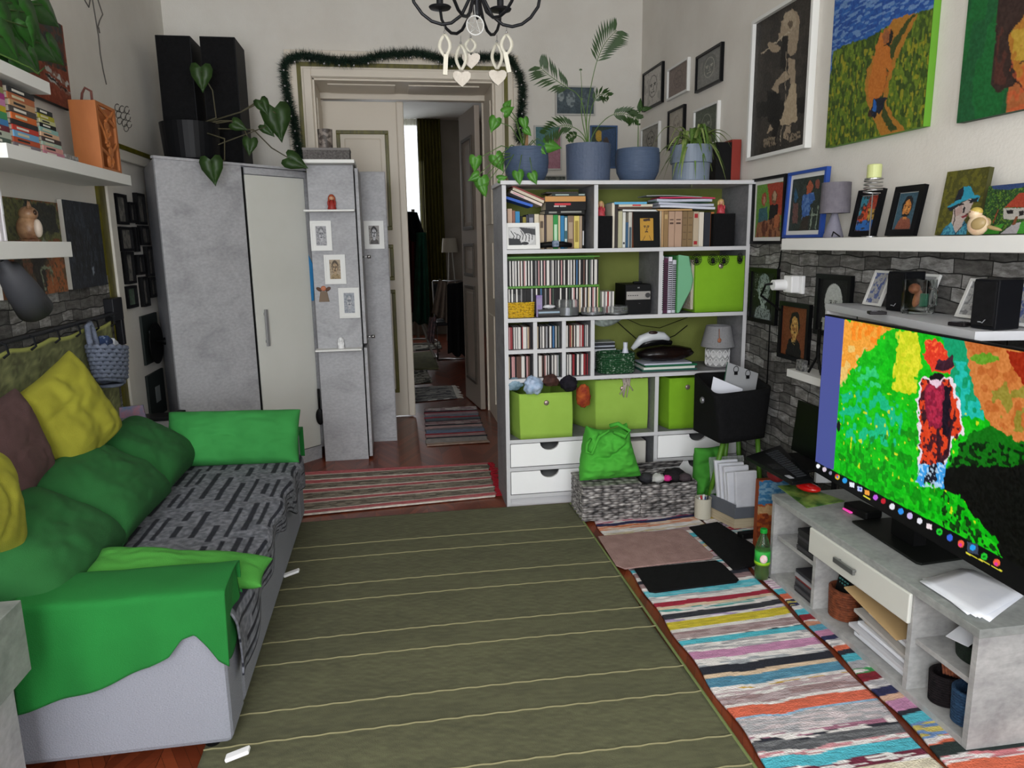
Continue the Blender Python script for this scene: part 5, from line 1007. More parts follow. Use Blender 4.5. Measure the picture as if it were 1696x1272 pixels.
# black basket on green legs
bk=thing('black_basket','black felt storage basket on green legs in front of bookshelf','basket',(1.78,3.62,0))
ts=[V3(1.605,3.43,.715),V3(1.975,3.50,.722),V3(1.99,3.83,.76),V3(1.66,3.84,.76)]; bt=[V3(1.655,3.43,.455),V3(1.945,3.50,.455),V3(1.96,3.76,.455),V3(1.63,3.76,.455)]
def ring(q,z_,rr=.06,n=6):
    out=[]
    for i in range(4):
        a,b_,c_=q[i-1],q[i],q[(i+1)%4]; d0=(a-b_)/np.linalg.norm(a-b_)*rr; d1=(c_-b_)/np.linalg.norm(c_-b_)*rr
        for k in range(n+1): s=k/n; out.append((b_+d0)*(1-s)**2+2*s*(1-s)*b_+(b_+d1)*s*s)
    return np.array(out)
def basketshell(q0,q1,m,name,parent,rr=.06,rows=8,sagf=.012,inner=.012,bulge=0.0):
    r0=ring(q0,0,rr*.6); r1=ring(q1,0,rr); P=[]; c0_=r0.mean(0); c1_=r1.mean(0); n=len(r0)
    P.append(np.repeat(c0_[None],n,0)); 
    for k in range(rows+1): s=k/rows; g=r0*(1-s)+r1*s; c=g.mean(0); g=c+(g-c)*(1+bulge*math.sin(s*PI)); P.append(g)
    ci=r1.mean(0); P.append(ci+(r1-ci)*(1-inner*8)); g=r0.mean(0)+(r0-r0.mean(0))*.9; g[:,2]+=.01; P.append(g); P.append(np.repeat(g.mean(0)[None],n,0))
    P=np.array(P); P=np.concatenate([P,P[:,:1]],1); return sheet(name,m,P,None,parent)
o=basketshell(bt,ts,BLK2,'body',bk)
for (x0,y0),(x1,y1) in zip(((1.70,3.50),(1.78,3.62),(1.92,3.55),(1.90,3.74)),((1.655,3.60),(1.80,3.72),(1.97,3.56),(1.97,3.80))): b=B(); b.tube([(x0,y0,.45),(x1,y1,.001)],.013,10); b.build('leg',M('4c7a1c',.5,name='green_wood_leg'),bk,smooth=True)
b=B(); b.ell((1.60,3.56,.665),(.012,.018,.018)); b.build('button',M('8a8a8e',.3,.6,name='metal_button'),bk,smooth=True)
for k,(TLp,wd,hh,c_,lab,yy) in enumerate([((1182,624),.16,.20,'d8dae2','white printed sheets slanting in the black basket',3.60),((1206,600),.18,.24,'9a9c9e','grey folder with two black clips in the black basket',3.66),((1240,612),.12,.18,'dcdce4','white booklet with a pink mark in the black basket',3.70),((1243,606),.14,.2,'c8a860','beige card folder at the back of the black basket',3.76),((1240,598),.14,.2,'2c6a50','thin green folder at the back of the black basket',3.79)]):
    p=ony(*TLp,yy); b=B(); b.bb((min(p[0],1.93-wd*.6),yy,p[2]),(wd,-.02 if k==0 else .0,-.07),(0,.006,0),(-.03,0,-hh)); o=tag(b.build('paper_folder',M(c_,.8,name='folder_'+c_),None,bevel=.001),lab,'folder','papers in the black basket')
    if k==1:
        for dx in (.045,.115):
            b=B(); cc=V3(p[0]+dx,yy-.006,p[2]-.045-dx*.35); b.tube([cc+V3(.014*math.cos(s),0,.02+.018*math.sin(s)) for s in np.linspace(-.9,PI+.9,12)],.0016,6); b.cbox(cc,(.016,.008,.018)); b.build('clip',BLACK,o)
# wicker baskets
def wickmat():
    m,nt,p=newmat('grey_wicker'); v=tc(nt,(1,1,1)); k=N(nt,'ShaderNodeTexVoronoi'); mp=N(nt,'ShaderNodeMapping'); mp.inputs['Scale'].default_value=(24,24,75); nt.links.new(v,mp.inputs[0]); nt.links.new(mp.outputs[0],k.inputs['Vector']); k.inputs['Scale'].default_value=1; k.inputs['Randomness'].default_value=.55
    nt.links.new(ramp(nt,k.outputs['Distance'],[(.1,'c2beba'),(.45,'807c7a'),(.75,'2c2a2a')]),p.inputs['Base Color']); bp=N(nt,'ShaderNodeBump'); bp.inputs['Strength'].default_value=.8; bp.inputs['Distance'].default_value=.01; bp.invert=True; nt.links.new(k.outputs['Distance'],bp.inputs['Height']); nt.links.new(bp.outputs[0],p.inputs['Normal']); p.inputs['Roughness'].default_value=.6; return m
WK=wickmat()
def wicker(label,x0,x1,y0,y1,h):
    t=thing('wicker_box',label,'basket',((x0+x1)/2,(y0+y1)/2,.012)); nx,nz_=34,14
    for ax,(a,b_,c_) in enumerate((((x0,y0),(x1,y0),1),((x0,y1),(x0,y0),1),((x1,y0),(x1,y1),1),((x1,y1),(x0,y1),1))):
        a=np.array(a);b_=np.array(b_); d=(b_-a); L=np.linalg.norm(d); n_=np.array([d[1],-d[0]])/L; P=np.zeros((nz_*3+1,nx*2+1,3))
        for j in range(nz_*3+1):
            for i in range(nx*2+1):
                row=j//3; e=.005*math.sin(i/ (nx*2)*L/.028*PI+ (PI if row%2 else 0))*math.sin((j%3)/3*PI+.5); p=a+d*i/(nx*2)+n_*e; P[j,i]=(p[0],p[1],.014+h*j/(nz_*3))
        sheet('side',WK,P,None,t,thick=.006)
    b=B(); b.box(x0+.005,x1-.005,y0+.005,y1-.005,.013,.02); b.build('bottom',WK,t); return t
t=wicker('grey woven wicker box under the green cloth bag',.965,1.283,3.61,3.86,.185)
b=B(); b.box(.96,1.288,3.60,3.87,.201,.213); b.build('lid',WK,t,bevel=.004)
t=wicker('grey woven wicker box with open lid filled with scarves',1.292,1.605,3.605,3.86,.185)
b=B(); b.bb(V3(1.29,3.862,.205),V3(.32,0,0),V3(0,.012,0),V3(0,-.06,.055)); b.build('lid',WK,t,bevel=.004)
for k,(x_,y_,r_,c_,lab) in enumerate([(1.35,3.70,.035,'28282c','black pouch in the open wicker box'),(1.41,3.68,.032,'b8b8b4','clear grey wrapped item in the open wicker box'),(1.46,3.67,.022,'c8247c','pink flower scrunchie in the open wicker box'),(1.52,3.72,.055,'1c1a1c','black knitted scarf in the open wicker box'),(1.56,3.66,.03,'3a3034','dark brown cloth in the open wicker box')]):
    b=B(); b.ell((x_,y_,.205-.008*(k==3)),(r_*1.2,r_,r_*.8),18,12,f=lambda q,k=k:1+.3*nz3(q.x+k,q.y,q.z,2.6)); tag(b.build('cloth_bundle',M(c_,.8,name='bundle_'+c_,c2=c_,bump=.4,bs=60),None,smooth=True),lab,'cloth')
t=thing('cloth_bag','bright green cotton bag slumped on the closed wicker box','bag',(1.13,3.70,.214)); LGRN=fab('4cb038','42a02e',vs=6,name='leaf_green_cotton'); o=pillow('bag_body',LGRN,t,.34,.31,.17,33,wr=.05,n=34,pinch=.02,sag=.03); o.rotation_euler=(-.12,.0,.05)
for v in o.data.vertices: s=v.co.z/.31; v.co.x=v.co.x*(1.08-.38*s)+.05*max(0,.25-s)*4*.3
b=B(); b.tube([(1.02,3.66,.46),(.99,3.63,.44),(.985,3.63,.40),(1.02,3.64,.38),(1.06,3.65,.47),(1.12,3.66,.50)],.008,8); b.tube([(1.15,3.66,.49),(1.20,3.62,.47),(1.22,3.62,.50),(1.17,3.66,.535),(1.13,3.68,.52)],.012,8); b.build('strap',LGRN,t,smooth=True)
# powder: power strip on the floor
p=onz(1240,888,.02); b=B(); b.cbox((p[0]+.02,p[1],.03),(.15,.05,.03),rz=.1); t=tag(b.build('power_strip',BLACK,None,bevel=.008),'black power strip lying on the floor in front of the grey box','power strip'); b=B(); b.tube([(1.70,3.26,.02),(1.66,3.15,.016),(1.68,3.05,.016),(1.72,3.0,.02)],.004,6); b.build('cord',BLACK,t)
# ================================================================ BOOKSHELF CONTENTS
def book(label,x,y,z,th,h,d,col,rot=None,group='books in the bookshelf',band=None,cover2=None,page='d8ccb4',name='book',text=None):
    """upright book: spine faces -y; x is its left edge, y the spine plane"""
    t=thing(name,label,'book',(x+th/2,y,z),0,group)
    m=M(col,.55,name='cover_'+col); c=min(.0025,th*.18)
    b=B(); b.box(-th/2,th/2,0,c,0,h); b.box(-th/2,-th/2+c,c,d,0,h); b.box(th/2-c,th/2,c,d,0,h); cv=b.build('cover',m,t,local=True)
    b=B(); b.box(-th/2+c,th/2-c,c,d-.004,.003,h-.003); b.build('pages',M(page,.9,name='book_pages'),t,local=True)
    if band:
        for z0,z1 in band[1]:
            b=B(); b.box(-th*.32,th*.32,-.0006,.0002,h*z0,h*z1); b.build('spine_label',M(band[0],.6,name='print_'+band[0]),t,local=True)
    if rot: t.rotation_euler=rot[0]; t.location=Vector(rot[1])
    return t
def row(items,y,z,x0,group,jy=.006,d=.15,seed=1):
    r=random.Random(seed); x=x0
    for it in items:
        px0,px1,h,col,lab=it[:5]
        band=it[5] if len(it)>5 else None
        yy=y+r.uniform(0,jy); a=ony(px0,380,yy)[0]; b_=ony(px1,380,yy)[0]
        book(lab,a+.0004,yy,z+.0005,max(b_-a-.001,.004),h,d,col,None,group,band)
Z1=ZA; Z0=ZB
L1='books in the top left compartment'
q=lambda a,s=9.422: 820+a/s
yb=4.03
items=[(q(130),q(192),.205,'1c1420','black book with purple print, first from left, top left compartment',('7a5a9a',[(.3,.8)])),(q(196),q(268),.22,'c8a890','pale tan book above the white picture frame',None),(q(270),q(316),.21,'8a5a48','brown book beside the pale tan one, top left compartment',None),(q(318),q(388),.205,'2a82b4','bright blue upright book above the white picture frame',None),
(q(392),q(430),.18,'141414','short black upright book right of the bright blue one',None),(q(432),q(486),.175,'8a7c20','short mustard book in the middle of the left row',('2a2810',[(.3,.8)])),(q(488),q(514),.185,'3a3c4c','slim slate book beside the mustard one',None),(q(518),q(610),.19,'2e303c','dark slate book with pale lettering on its spine',('8a8c98',[(.25,.9)])),(q(614),q(686),.19,'d4c8ac','ivory upright book left of the portrait-spined one',None),(q(692),q(766),.185,'b8a284','beige book with a small portrait on its spine',('5a4838',[(.62,.82)])),(q(768),q(798),.185,'3c2c2c','dark brown slim book left of the wide beige one',None),
(q(804),q(905),.185,'b09a7c','wide beige book left of the green one',None),(q(908),q(982),.185,'1c8a3c','green upright book with pale lettering, top left compartment',('b8d8b8',[(.1,.72)])),(q(985),q(1018),.182,'c8bc94','cream slim book right of the green one',None),(q(1022),q(1078),.18,'1c74a4','blue upright book right of the green one',None),(q(1080),q(1130),.178,'2c5c64','teal and white mottled book, top left compartment',('c8d4d0',[(.1,.3),(.55,.95)])),(q(1133),q(1228),.18,'7c6450','wide brown book left of the yellow one',('a8947c',[(.3,.8)])),(q(1232),q(1314),.178,'d8c468','yellow upright book near right end, top left compartment',('9a8438',[(.2,.85)])),(q(1316),q(1358),.178,'a08c74','beige book right of the yellow one',None),(q(1360),q(1392),.175,'141414','black book at right end, top left compartment',('c8c8c8',[(.1,.55)]))]
row(items,yb,Z1,0,L1,seed=2)
def flatbook(label,px0,px1,z,th,y,col,d=.15,group=L1,tilt=0,band=None,lift=0,depthrot=0):
    a=ony(px0,340,y)[0]; b_=ony(px1,340,y)[0]; L=b_-a
    t=thing('book',label,'book',(a,y,z),0,group); c=.0022; m=M(col,.5,name='cover_'+col)
    bb=B(); bb.box(0,L,0,c,0,th); bb.box(0,L,c,d,0,c); bb.box(0,L,c,d,th-c,th); bb.build('cover',m,t,local=True); bb=B(); bb.box(.003,L-.003,c,d-.003,c,th-c); bb.build('pages',M('d8ccb4',.9,name='book_pages'),t,local=True)
    if band:
        for (u0,u1,v0,v1) in band[1]:
            bb=B(); bb.box(L*u0,L*u1,-.0007,.0002,th*v0,th*v1); bb.build('spine_label',M(band[0],.5,name='print_'+band[0]),t,local=True)
    t.rotation_euler=(0,-tilt,0); return t
fz=Z1+.187
flatbook('black book with dotted lettering, lowest of the flat pile, top left compartment',q(775),q(1398),fz,.022,4.02,'161412',band=('8a8a84',[(.1,.3,.3,.7),(.4,.92,.4,.8)]))
flatbook('thick black book with red and white title lying in the pile',q(790),q(1418),fz+.023,.045,4.02,'121012',band=('c02430',[(.22,.62,.58,.84)]))
for u0,u1 in ((.22,.36),(.385,.55)):
    bb=B(); t_=[o for o in bpy.data.objects if o.get('label')=='thick black book with red and white title lying in the pile'][0]
    for k in range(6): xx=.21*(u0+(u1-u0)*k/6)*1.0; bb.box(xx,xx+.0032,-.0007,.0002,.017,.025)
    bb.build('title_print',M('d8d4d0',.5,name='title_white'),t_,local=True)
bb=bpy.data.objects
flatbook('orange tan book lying on the thick black one',q(782),q(1412),fz+.069,.028,4.02,'c8904c')
flatbook('dark green book with white lettering near the top of the pile',q(890),q(1408),fz+.098,.014,4.02,'10241c',band=('b8c8c0',[(.1,.5,.3,.7),(.8,.98,.3,.7)]))
flatbook('thin brown book on top of the flat pile',q(800),q(1290),fz+.113,.008,4.025,'2c241c')
flatbook('bright blue book slanting down over the left row',q(165),q(600),fz+.086,.014,4.02,'1458c0',tilt=-.30)
flatbook('white book with pink lettering slanting over the blue one',q(240),q(765),fz+.117,.014,4.015,'d8c8bc',tilt=-.40,band=('c87890',[(.08,.42,.3,.6)]))
flatbook('cream book slanting beneath the red one',q(275),q(795),fz+.133,.014,4.022,'d0c4ac',tilt=-.40)
flatbook('red and brown book topmost of the slanting stack',q(265),q(800),fz+.149,.010,4.025,'8a3028',tilt=-.40)
# white picture frame with ink drawing
def stand_pic(name,label,px,y,z,w_=None,fw=.018,fm=WF,art=None,bg='d8d8d8',tilt=.02,bot=None,res=60,mw=0):
    a=ony(px[0],px[1],y); c=ony(px[2],px[3],y); H=a[2]-c[2]
    return wallpic(name,label,'picture',(a[0],y+tilt,z+H),(c[0],y+tilt,z+H),(a[0],y,z+.001),fw,fm,mw,WF,.012,art,res,bg=bg)
def artz(a):
    a.poly([(0,60),(40,65),(50,100),(0,100)],'24262a'); a.poly([(40,0),(100,10),(100,45),(60,35)],'3a3c40'); a.ell(25,30,22,28,'dcdcdc'); a.ell(70,65,25,30,'dcdcdc')
    for k in range(7): a.line([(10+k*12,20+9*(k%3)),(22+k*11,50-7*(k%2)),(15+k*12,70+5*(k%3))],3,'202226')
    a.ell(60,90,14,9,'24262a')
stand_pic('framed_picture','white-framed black and white ink drawing before the left row of books',(835,371,894,414),3.955,Z1,art=artz,bg='c8c8c8',fw=.022)
# watch
p=ony(920,408,3.97); b=B(); b.tube([(p[0]-.10,3.975,Z1+.02),(p[0]-.04,3.965,Z1+.025),(p[0]+.04,3.965,Z1+.025),(p[0]+.09,3.98,Z1+.02)],[.014,.016,.016,.013],10); t=thing('wrist_watch','watch with black strap and square face lying before the books','watch',(p[0],3.97,Z1+.001)); b.build('strap',BLACK,t,smooth=True); b=B(); b.cbox((p[0]-.005,3.947,Z1+.029),(.038,.012,.034)); b.build('watch_face',M('8090a4',.15,c2='40506a',vs=60,name='watch_glass'),t,bevel=.003)
# top right compartment
q2=lambda a: 970+a/6.057
L2='books in the top right compartment'
def spk(px0,px1,z,h,y,label):
    a=ony(px0,380,y)[0]; c=ony(px1,380,y)[0]; t=thing('loudspeaker',label,'speaker',((a+c)/2,y,z),0); b=B(); b.box(a,c,y+.006,y+.15,z+.0005,z+h); b.build('cabinet',BLACK,t); b=B(); b.box(a+.003,c-.003,y,y+.006,z+.003,z+h-.003); b.build('grille',BLK2,t,bevel=.002)
spk(q2(98),q2(272),Z1,.175,3.97,'black cloth-fronted speaker at left end, top right compartment'); spk(q2(1288),q2(1500),Z1,.182,3.96,'black cloth-fronted speaker at right end, top right compartment')
items=[(q2(262),q2(290),.245,'d8d0bc','tall thin cream book right of the left speaker',None),(q2(294),q2(322),.24,'2c2420','dark brown tall book beside the thin cream one',None),(q2(325),q2(368),.20,'b0ac8c','sage grey book, top right compartment',None),(q2(371),q2(400),.195,'d4d4cc','white book right of the sage grey one',('2a2c34',[(.1,.16)])),(q2(402),q2(428),.14,'2c5474','short blue book left of the yellow portrait',None),(q2(430),q2(466),.195,'ccc8bc','off-white book with grey lower half',('4a5a64',[(.0,.58)])),(q2(469),q2(484),.195,'8a4c30','thin rust brown book behind the yellow portrait',None),
(q2(740),q2(758),.205,'d0c0a4','thin cream book right of the yellow portrait',None),(q2(760),q2(780),.20,'b89468','thin tan book, second right of the yellow portrait',None),(q2(782),q2(828),.20,'8e7048','leathery brown book with title patch',('b89c6c',[(.78,.9)])),(q2(831),q2(890),.198,'b0917a','pinkish tan volume, left one of the matching pair',('4a3428',[(.75,.78),(.64,.69)])),(q2(893),q2(965),.198,'b0917a','pinkish tan volume, right one of the matching pair',('4a3428',[(.75,.78),(.64,.69)])),(q2(968),q2(1018),.198,'7c6444','brown ridged volume right of the pinkish pair',('5a4630',[(.2,.22),(.4,.42),(.6,.62),(.8,.82)])),(q2(1020),q2(1075),.198,'806846','brown ridged volume left of the red-labelled one',('5a4630',[(.2,.22),(.4,.42),(.6,.62),(.8,.82)])),(q2(1078),q2(1132),.195,'b4a48c','beige book with red square labels on its spine',('9a1c24',[(.06,.16),(.82,.94)])),(q2(1135),q2(1182),.192,'d4ccbc','white upright book right of the red-labelled one',None),(q2(1185),q2(1250),.19,'20242c','dark blue black book, top right compartment',None),(q2(1253),q2(1284),.192,'b46c34','orange book beside the right speaker',None)]
row(items,4.0,Z1,0,L2,seed=3)
fz=Z1+.2
y=3.99
flatbook('white book lying on the upright row above the yellow portrait',q2(372),q2(722),fz-.000,.010,y,'dcdcd8',group=L2,tilt=-.015)
flatbook('brown book lying under the thick cream one',q2(322),q2(668),fz+.013,.010,y,'4c3424',group=L2)
flatbook('cream book lying in the flat pile, top right compartment',q2(334),q2(672),fz+.024,.013,y,'ccc4b0',group=L2,band=('c02830',[(.4,.65,.3,.9)]))
flatbook('light blue book topmost of the flat pile, top right compartment',q2(288),q2(614),fz+.038,.012,y,'5aa8d0',group=L2)
b=B(); 
ln=ony(q2(710),340,y)[0]; l2=ony(q2(1280),340,y)[0]
for k,(c,lab) in enumerate((('b8925c','wide tan book lying on the brown volumes'),('c8ccd8','bluish white paper bundle, lowest of the sagging pile'),('b4b8c8','grey blue ring folder in the sagging pile'),('28503c','thin green folder in the sagging pile'),('b8bccc','pale blue folder above the green one'),('c8325a','red and pink magazine near the top of the sagging pile'),('8a8e8c','grey document folder, topmost of the sagging pile'))):
    z=fz+.0005+(0,.012,.028,.044,.049,.066,.076)[k]; th=(.010,.014,.014,.004,.015,.008,.006)[k]; dx=(0,.02,.01,-.01,.0,.02,-.06)[k]
    P=np.zeros((4,16,3))
    for j in range(4):
        for i in range(16): u=i/15; P[j,i]=(ln+dx+(l2-ln)*(.63 if k==0 else .97)*u,y-.004*k%.01+.15*j/3,z+th/2+.003*math.sin(u*4+k)*(k>0)-(.008*u if k>0 else 0)+.004*(k>0))
    o=sheet('folder' if k else 'book',M(c,.6,name='pile_'+c),P,None,None,thick=th*.9,smooth=False); tag(o,lab,'folder' if k else 'book','sagging pile in the top right compartment')
stand_pic('framed_picture','black-framed yellow portrait print before the top right books',(1050,353,1092,412),3.95,Z1,art=lambda a:(face(a,50,42,30,34,'c8962c','3a2010',None,False,lw=4),a.poly([(25,5),(75,0),(85,40),(78,12),(30,14)],'3a2010'),a.line([(20,100),(40,78)],3,'3a2010'),a.line([(85,100),(70,78)],3,'3a2010')),bg='c8962c',fw=.036,fm=BLACK,res=70)
def doll(name,label,c,s,body,head,m2=None):
    t=thing(name,label,'figurine',c); b=B(); b.lathe([(.020*s,0),(.022*s,.004*s),(.016*s,.025*s),(.008*s,.045*s)],(0,0,0),18); b.ell((-.016*s,-.004*s,.030*s),(.005*s,.005*s,.014*s),8,6); b.ell((.016*s,-.004*s,.030*s),(.005*s,.005*s,.014*s),8,6); b.build('body',body,t,local=True,smooth=True)
    b=B(); b.ell((0,0,.056*s),(.012*s,.012*s,.013*s)); b.build('head',head,t,local=True,smooth=True); b=B(); b.ell((0,.002*s,.062*s),(.014*s,.013*s,.011*s)); b.ell((.013*s,.004*s,.050*s),(.005*s,.005*s,.014*s),8,6); b.ell((-.013*s,.004*s,.050*s),(.005*s,.005*s,.014*s),8,6); b.build('hair',m2 or M('c8a468',.6,name='straw_hair'),t,local=True,smooth=True); return t
RED=M('a02028',.5,c2='c8505a',vs=120,name='red_glaze'); SKIN=M('c89878',.6,name='doll_skin')
p=ony(995,350,4.03); doll('figurine','small red figurine with blond hair on the left speaker',(p[0],4.03,Z1+.176),1.15,RED,SKIN)
p=ony(1194,345,4.03); doll('figurine','small red figurine on the right speaker',(p[0],4.03,Z1+.183),1.15,RED,SKIN)
# ---- CDs
CDC={'white':'dcd8d2','black':'1c1a1c','grey':'7c7a7a','pink':'c08c8c','blue':'2c6494','red':'8c1c24','dark green':'243c2c','brown':'5c3c30','cream':'c8b490','silver':'a8a8ac'}
def cds(x0,x1,y,z,h,seq,group,where,d=.13,lean_=0,seed=1,th=None):
    r=random.Random(seed); n=len(seq); w_=(x1-x0)/n; protos={}; cn={}
    for k,c in enumerate(seq):
        hh=h*(1 if r.random()<.85 else r.uniform(.97,1.02)); cn[c]=cn.get(c,0)+1; lab='%s-spined disc case, %s %s one from left, %s'%(c,ORD[cn[c]-1].replace('lowest','first'),c,where); x=x0+k*w_+w_/2
        if c not in protos:
            b=B(); b.box(-w_*.42,w_*.42,0,d,0,h); o=b.build('disc_case',M(CDC[c],.35,name='case_'+c.replace(' ','_')),None,local=True); tag(o,lab,'disc case',group); protos[c]=o
        else: o=protos[c].copy(); COL.objects.link(o); o['label']=lab
        o.location=(x,y+r.uniform(0,.003),z+.0006); o.rotation_euler=(0,lean_ if not callable(lean_) else lean_(k/n),0)
sq=lambda s:[{'w':'white','k':'black','g':'grey','p':'pink','b':'blue','r':'red','d':'dark green','n':'brown','c':'cream','s':'silver'}[c] for c in s]
RG=M('4c8a1c',.4,name='green_rack_plastic')
rx0,rx1=XL+T+.004,ony(993,450,4.0)[0]
rk=thing('disc_rack','bright green two-tier disc rack in the second compartment','rack',((rx0+rx1)/2,4.05,ZB)); b=B(); b.box(rx0,rx1,4.0,4.13,ZB+.160,ZB+.171); b.box(rx0,rx1,4.12,4.13,ZB+.001,ZB+.16); b.box(rx0,rx1,4.12,4.13,ZB+.171,ZB+.335); b.box(rx0,rx1,4.0,4.12,ZB+.325,ZB+.332); b.build('frame',RG,rk)
b=B()
for k in range(35): x=rx0+.004+(rx1-rx0-.01)*k/34; b.box(x,x+.002,3.995,4.0,ZB+.160,ZB+.176)
b.build('tooth',RG,rk)
b=B(); b.box(rx1-.004,rx1,4.0,4.119,ZB+.001,ZB+.16); b.build('side',RG,rk)
cds(rx0+.003,rx1-.006,3.998,ZB+.172,.138,sq('kkwkwgwkwnwkpwkwkwkkgkpkwkpkwwkgwkgkwkpkwkkwgwkwkbkwkknkwkdgwkwwk'),'disc cases in upper row of the green rack','upper green rack row',d=.118,seed=4)
cds(rx0+.003,rx1-.006,3.998,ZB+.018,.138,sq('kwkwkkwkkgkkkkkkskkwkkbkkgkkpkdkkkkwkkkwkdkwpkwkcwknwkcwkpwkc'),'disc cases in lower row of the green rack','lower green rack row',d=.118,seed=5)
a1=ony(997,480,3.99)[0]; a2=ony(1017,480,3.99)[0]; cds(a1,a2,3.985,ZB+.001,.13,sq('wgwrwgw'),'disc cases standing right of the green rack','beside the green rack',seed=6)
cub=[(XL+T+.003,.760,ZM),(.786,.923,ZM),(.949,1.088,ZM),(XL+T+.003,.760,ZC),(.786,.923,ZC),(.949,1.088,ZC)]
seqs=['rprrkwgwgwwkrwwwgc nk'.replace(' ',''),'kckkwkwwkgskkwwkbbkwkdg','gwwknrcknwkwwwrwrrksgw','ckppknnnwwkpnk','wkwwwnknpwkwkkgwkwwgsd','wkwgwwkrrkkwwkgwwrrkr']
nmw=['upper left','upper middle','upper right','lower left','lower middle','lower right']
for k,(x0,x1,z) in enumerate(cub): cds(x0,x1-.004,3.965,z+.001,.122 if k<3 else .12,sq(seqs[k]),'disc cases in the %s cubby'%nmw[k],'%s cubby'%nmw[k],seed=10+k,d=.13)
# yellow basket, lavender box etc. on ZB
yb_=3.955
a=ony(837,500,yb_)[0]; c=ony(886,500,yb_)[0]
t=basket('woven_basket','small square yellow woven basket in the second compartment',((a+c)/2,yb_+.06,ZB+.001),((c-a)/2,.055),.085,M('d4ac18',.5,c2='8a6a08',vs=90,bump=.5,bs=110,name='yellow_weave',contrast=(.5,.62)),n=9,sq=5,taper=1.04)
for k,(dx,dz,c_,l) in enumerate(((-.035,.10,'e0e0e0','white card at left in the yellow basket'),(-.005,.095,'dcdce0','white folded paper in the middle of the yellow basket'),(.02,.09,'1c1c20','black item in the yellow basket'))):
    b=B(); b.cbox(((a+c)/2+dx,yb_+.05,ZB+.03+dz/2),(.028,.006,dz),ry=.15*k); tag(b.build('card',M(c_,.6,name='card_'+c_),None),l,'card')
a=ony(888,480,3.975)[0]; c=ony(898,480,3.975)[0]; b=B(); b.box(a,c,3.972,3.992,ZB+.001,ZB+.122); tag(b.build('lavender_box',M('7a5aa0',.3,c2='9a9aa8',vs=12,name='lavender_print'),None,bevel=.002),'lavender and grey box right of the yellow basket','box')
a=ony(892,500,3.95)[0]; c=ony(926,500,3.95)[0]
for k,(c_,l) in enumerate((('181418','black flat case, lowest of the small pile by the yellow basket'),('24201e','black flat case with brown print, middle of the small pile'),('8fa4b4','pale blue flat case in the small pile'),('202022','black flat case, topmost of the small pile'))):
    b=B(); b.box(a,c+.003,3.95,4.06,ZB+.001+k*.0108,ZB+.0110+k*.0108); tag(b.build('disc_case',M(c_,.3,name='case_'+c_),None),l,'disc case','small pile of cases by the yellow basket')
b=B(); b.ell(((a+c)/2+.01,3.99,ZB+.056),(.035,.03,.011),12,8,f=lambda q:1+.3*nz3(q.x,q.y,q.z,3)); tag(b.build('tissue',M('dcdce0',.8,name='tissue_white'),None),'crumpled white tissue on the small pile of black cases','tissue')
CLR=M('e8ecec',.05,trans=.9,ior=1.2,name='clear_plastic'); DISC=M('8a8a90',.2,.6,c2='4a4a50',vs=8,name='disc_stack')
def spindle(px0,px1,h,hs,label,pm=0):
    y=3.99; a=ony(px0,500,y)[0]; c=ony(px1,500,y)[0]; r_=(c-a)/2; x=(a+c)/2; t=thing('disc_spindle',label,'disc spindle',(x,y,ZB+.001)); b=B(); b.lathe([(r_,0),(r_,.006),(r_*.9,.006)],(0,0,0),32); b.build('base',BLACK,t,local=True)
    b=B(); b.lathe([(r_*.9,.007),(r_*.9,hs)],(0,0,0),32); b.build('discs',DISC,t,local=True); b=B(); b.lathe([(r_*.98,.0065),(r_*.98,h-.008),(r_*.9,h)],(0,0,0),32); b.build('cover',CLR,t,local=True,smooth=False)
spindle(920.5,958.5,.095,.05,'tall clear disc spindle tub in the second compartment'); spindle(962,1000,.048,.02,'low clear disc spindle right of the tall one'); spindle(1001,1040,.050,.012,'low clear disc spindle before the stereo')
# stereo
y=3.985; a=ony(1037,480,y)[0]; c=ony(1078,480,y)[0]; t=thing('stereo','black mini stereo with silver panel in the second compartment','stereo',((a+c)/2,y,ZB+.001)); b=B(); b.box(a,c,y,y+.005,ZB+.001,ZB+.165); b.box(a-.002,c,y+.005,y+.2,ZB+.001,ZB+.168); b.build('cabinet',BLACK,t,bevel=.002)
b=B(); b.box(a+.002,c-.004,y-.004,y,ZB+.082,ZB+.128); b.build('front_panel',M('a8a4a0',.35,.5,name='silver_panel'),t); b=B(); b.lathe([(.014,-.012),(.014,.0),(.012,.002)],(c-.022,y-.002,ZB+.106),20,axis='y'); b.build('knob',M('4a4a4c',.3,.6,name='dark_knob'),t)
b=B()
for k in range(5): b.box(a+.010+k*.013,a+.018+k*.013,y-.0055,y-.0038,ZB+.103,ZB+.108)
b.box(a+.075,a+.085,y-.001,y+.0,ZB+.058,ZB+.061); b.build('button',M('3c3c3e',.4,name='dark_button'),t)
def lettering(txt,size,loc,mat,parent,name='lettering'):
    cu=bpy.data.curves.new(name,'FONT'); cu.body=txt; cu.size=size; cu.extrude=.0002; cu.align_x='CENTER'; o=bpy.data.objects.new(name,cu); COL.objects.link(o)
    bpy.context.view_layer.update(); me=bpy.data.meshes.new_from_object(o); bpy.data.objects.remove(o); me.transform(Matrix.Translation(Vector([float(v) for v in loc]))@Matrix.Rotation(PI/2,4,'X')); me.materials.clear(); return finish(me,name,mat,parent,False,False,0)
lettering('LG',.010,((a+c)/2,y-.0015,ZB+.146),M('d8d8d8',.4,name='silver_lettering'),t)
b=B(); b.cbox(((a+c)/2+.01,y+.05,ZB+.175),(.05,.03,.012)); tag(b.build('remote_control',BLACK,None,bevel=.004),'black remote lying on top of the stereo','remote')
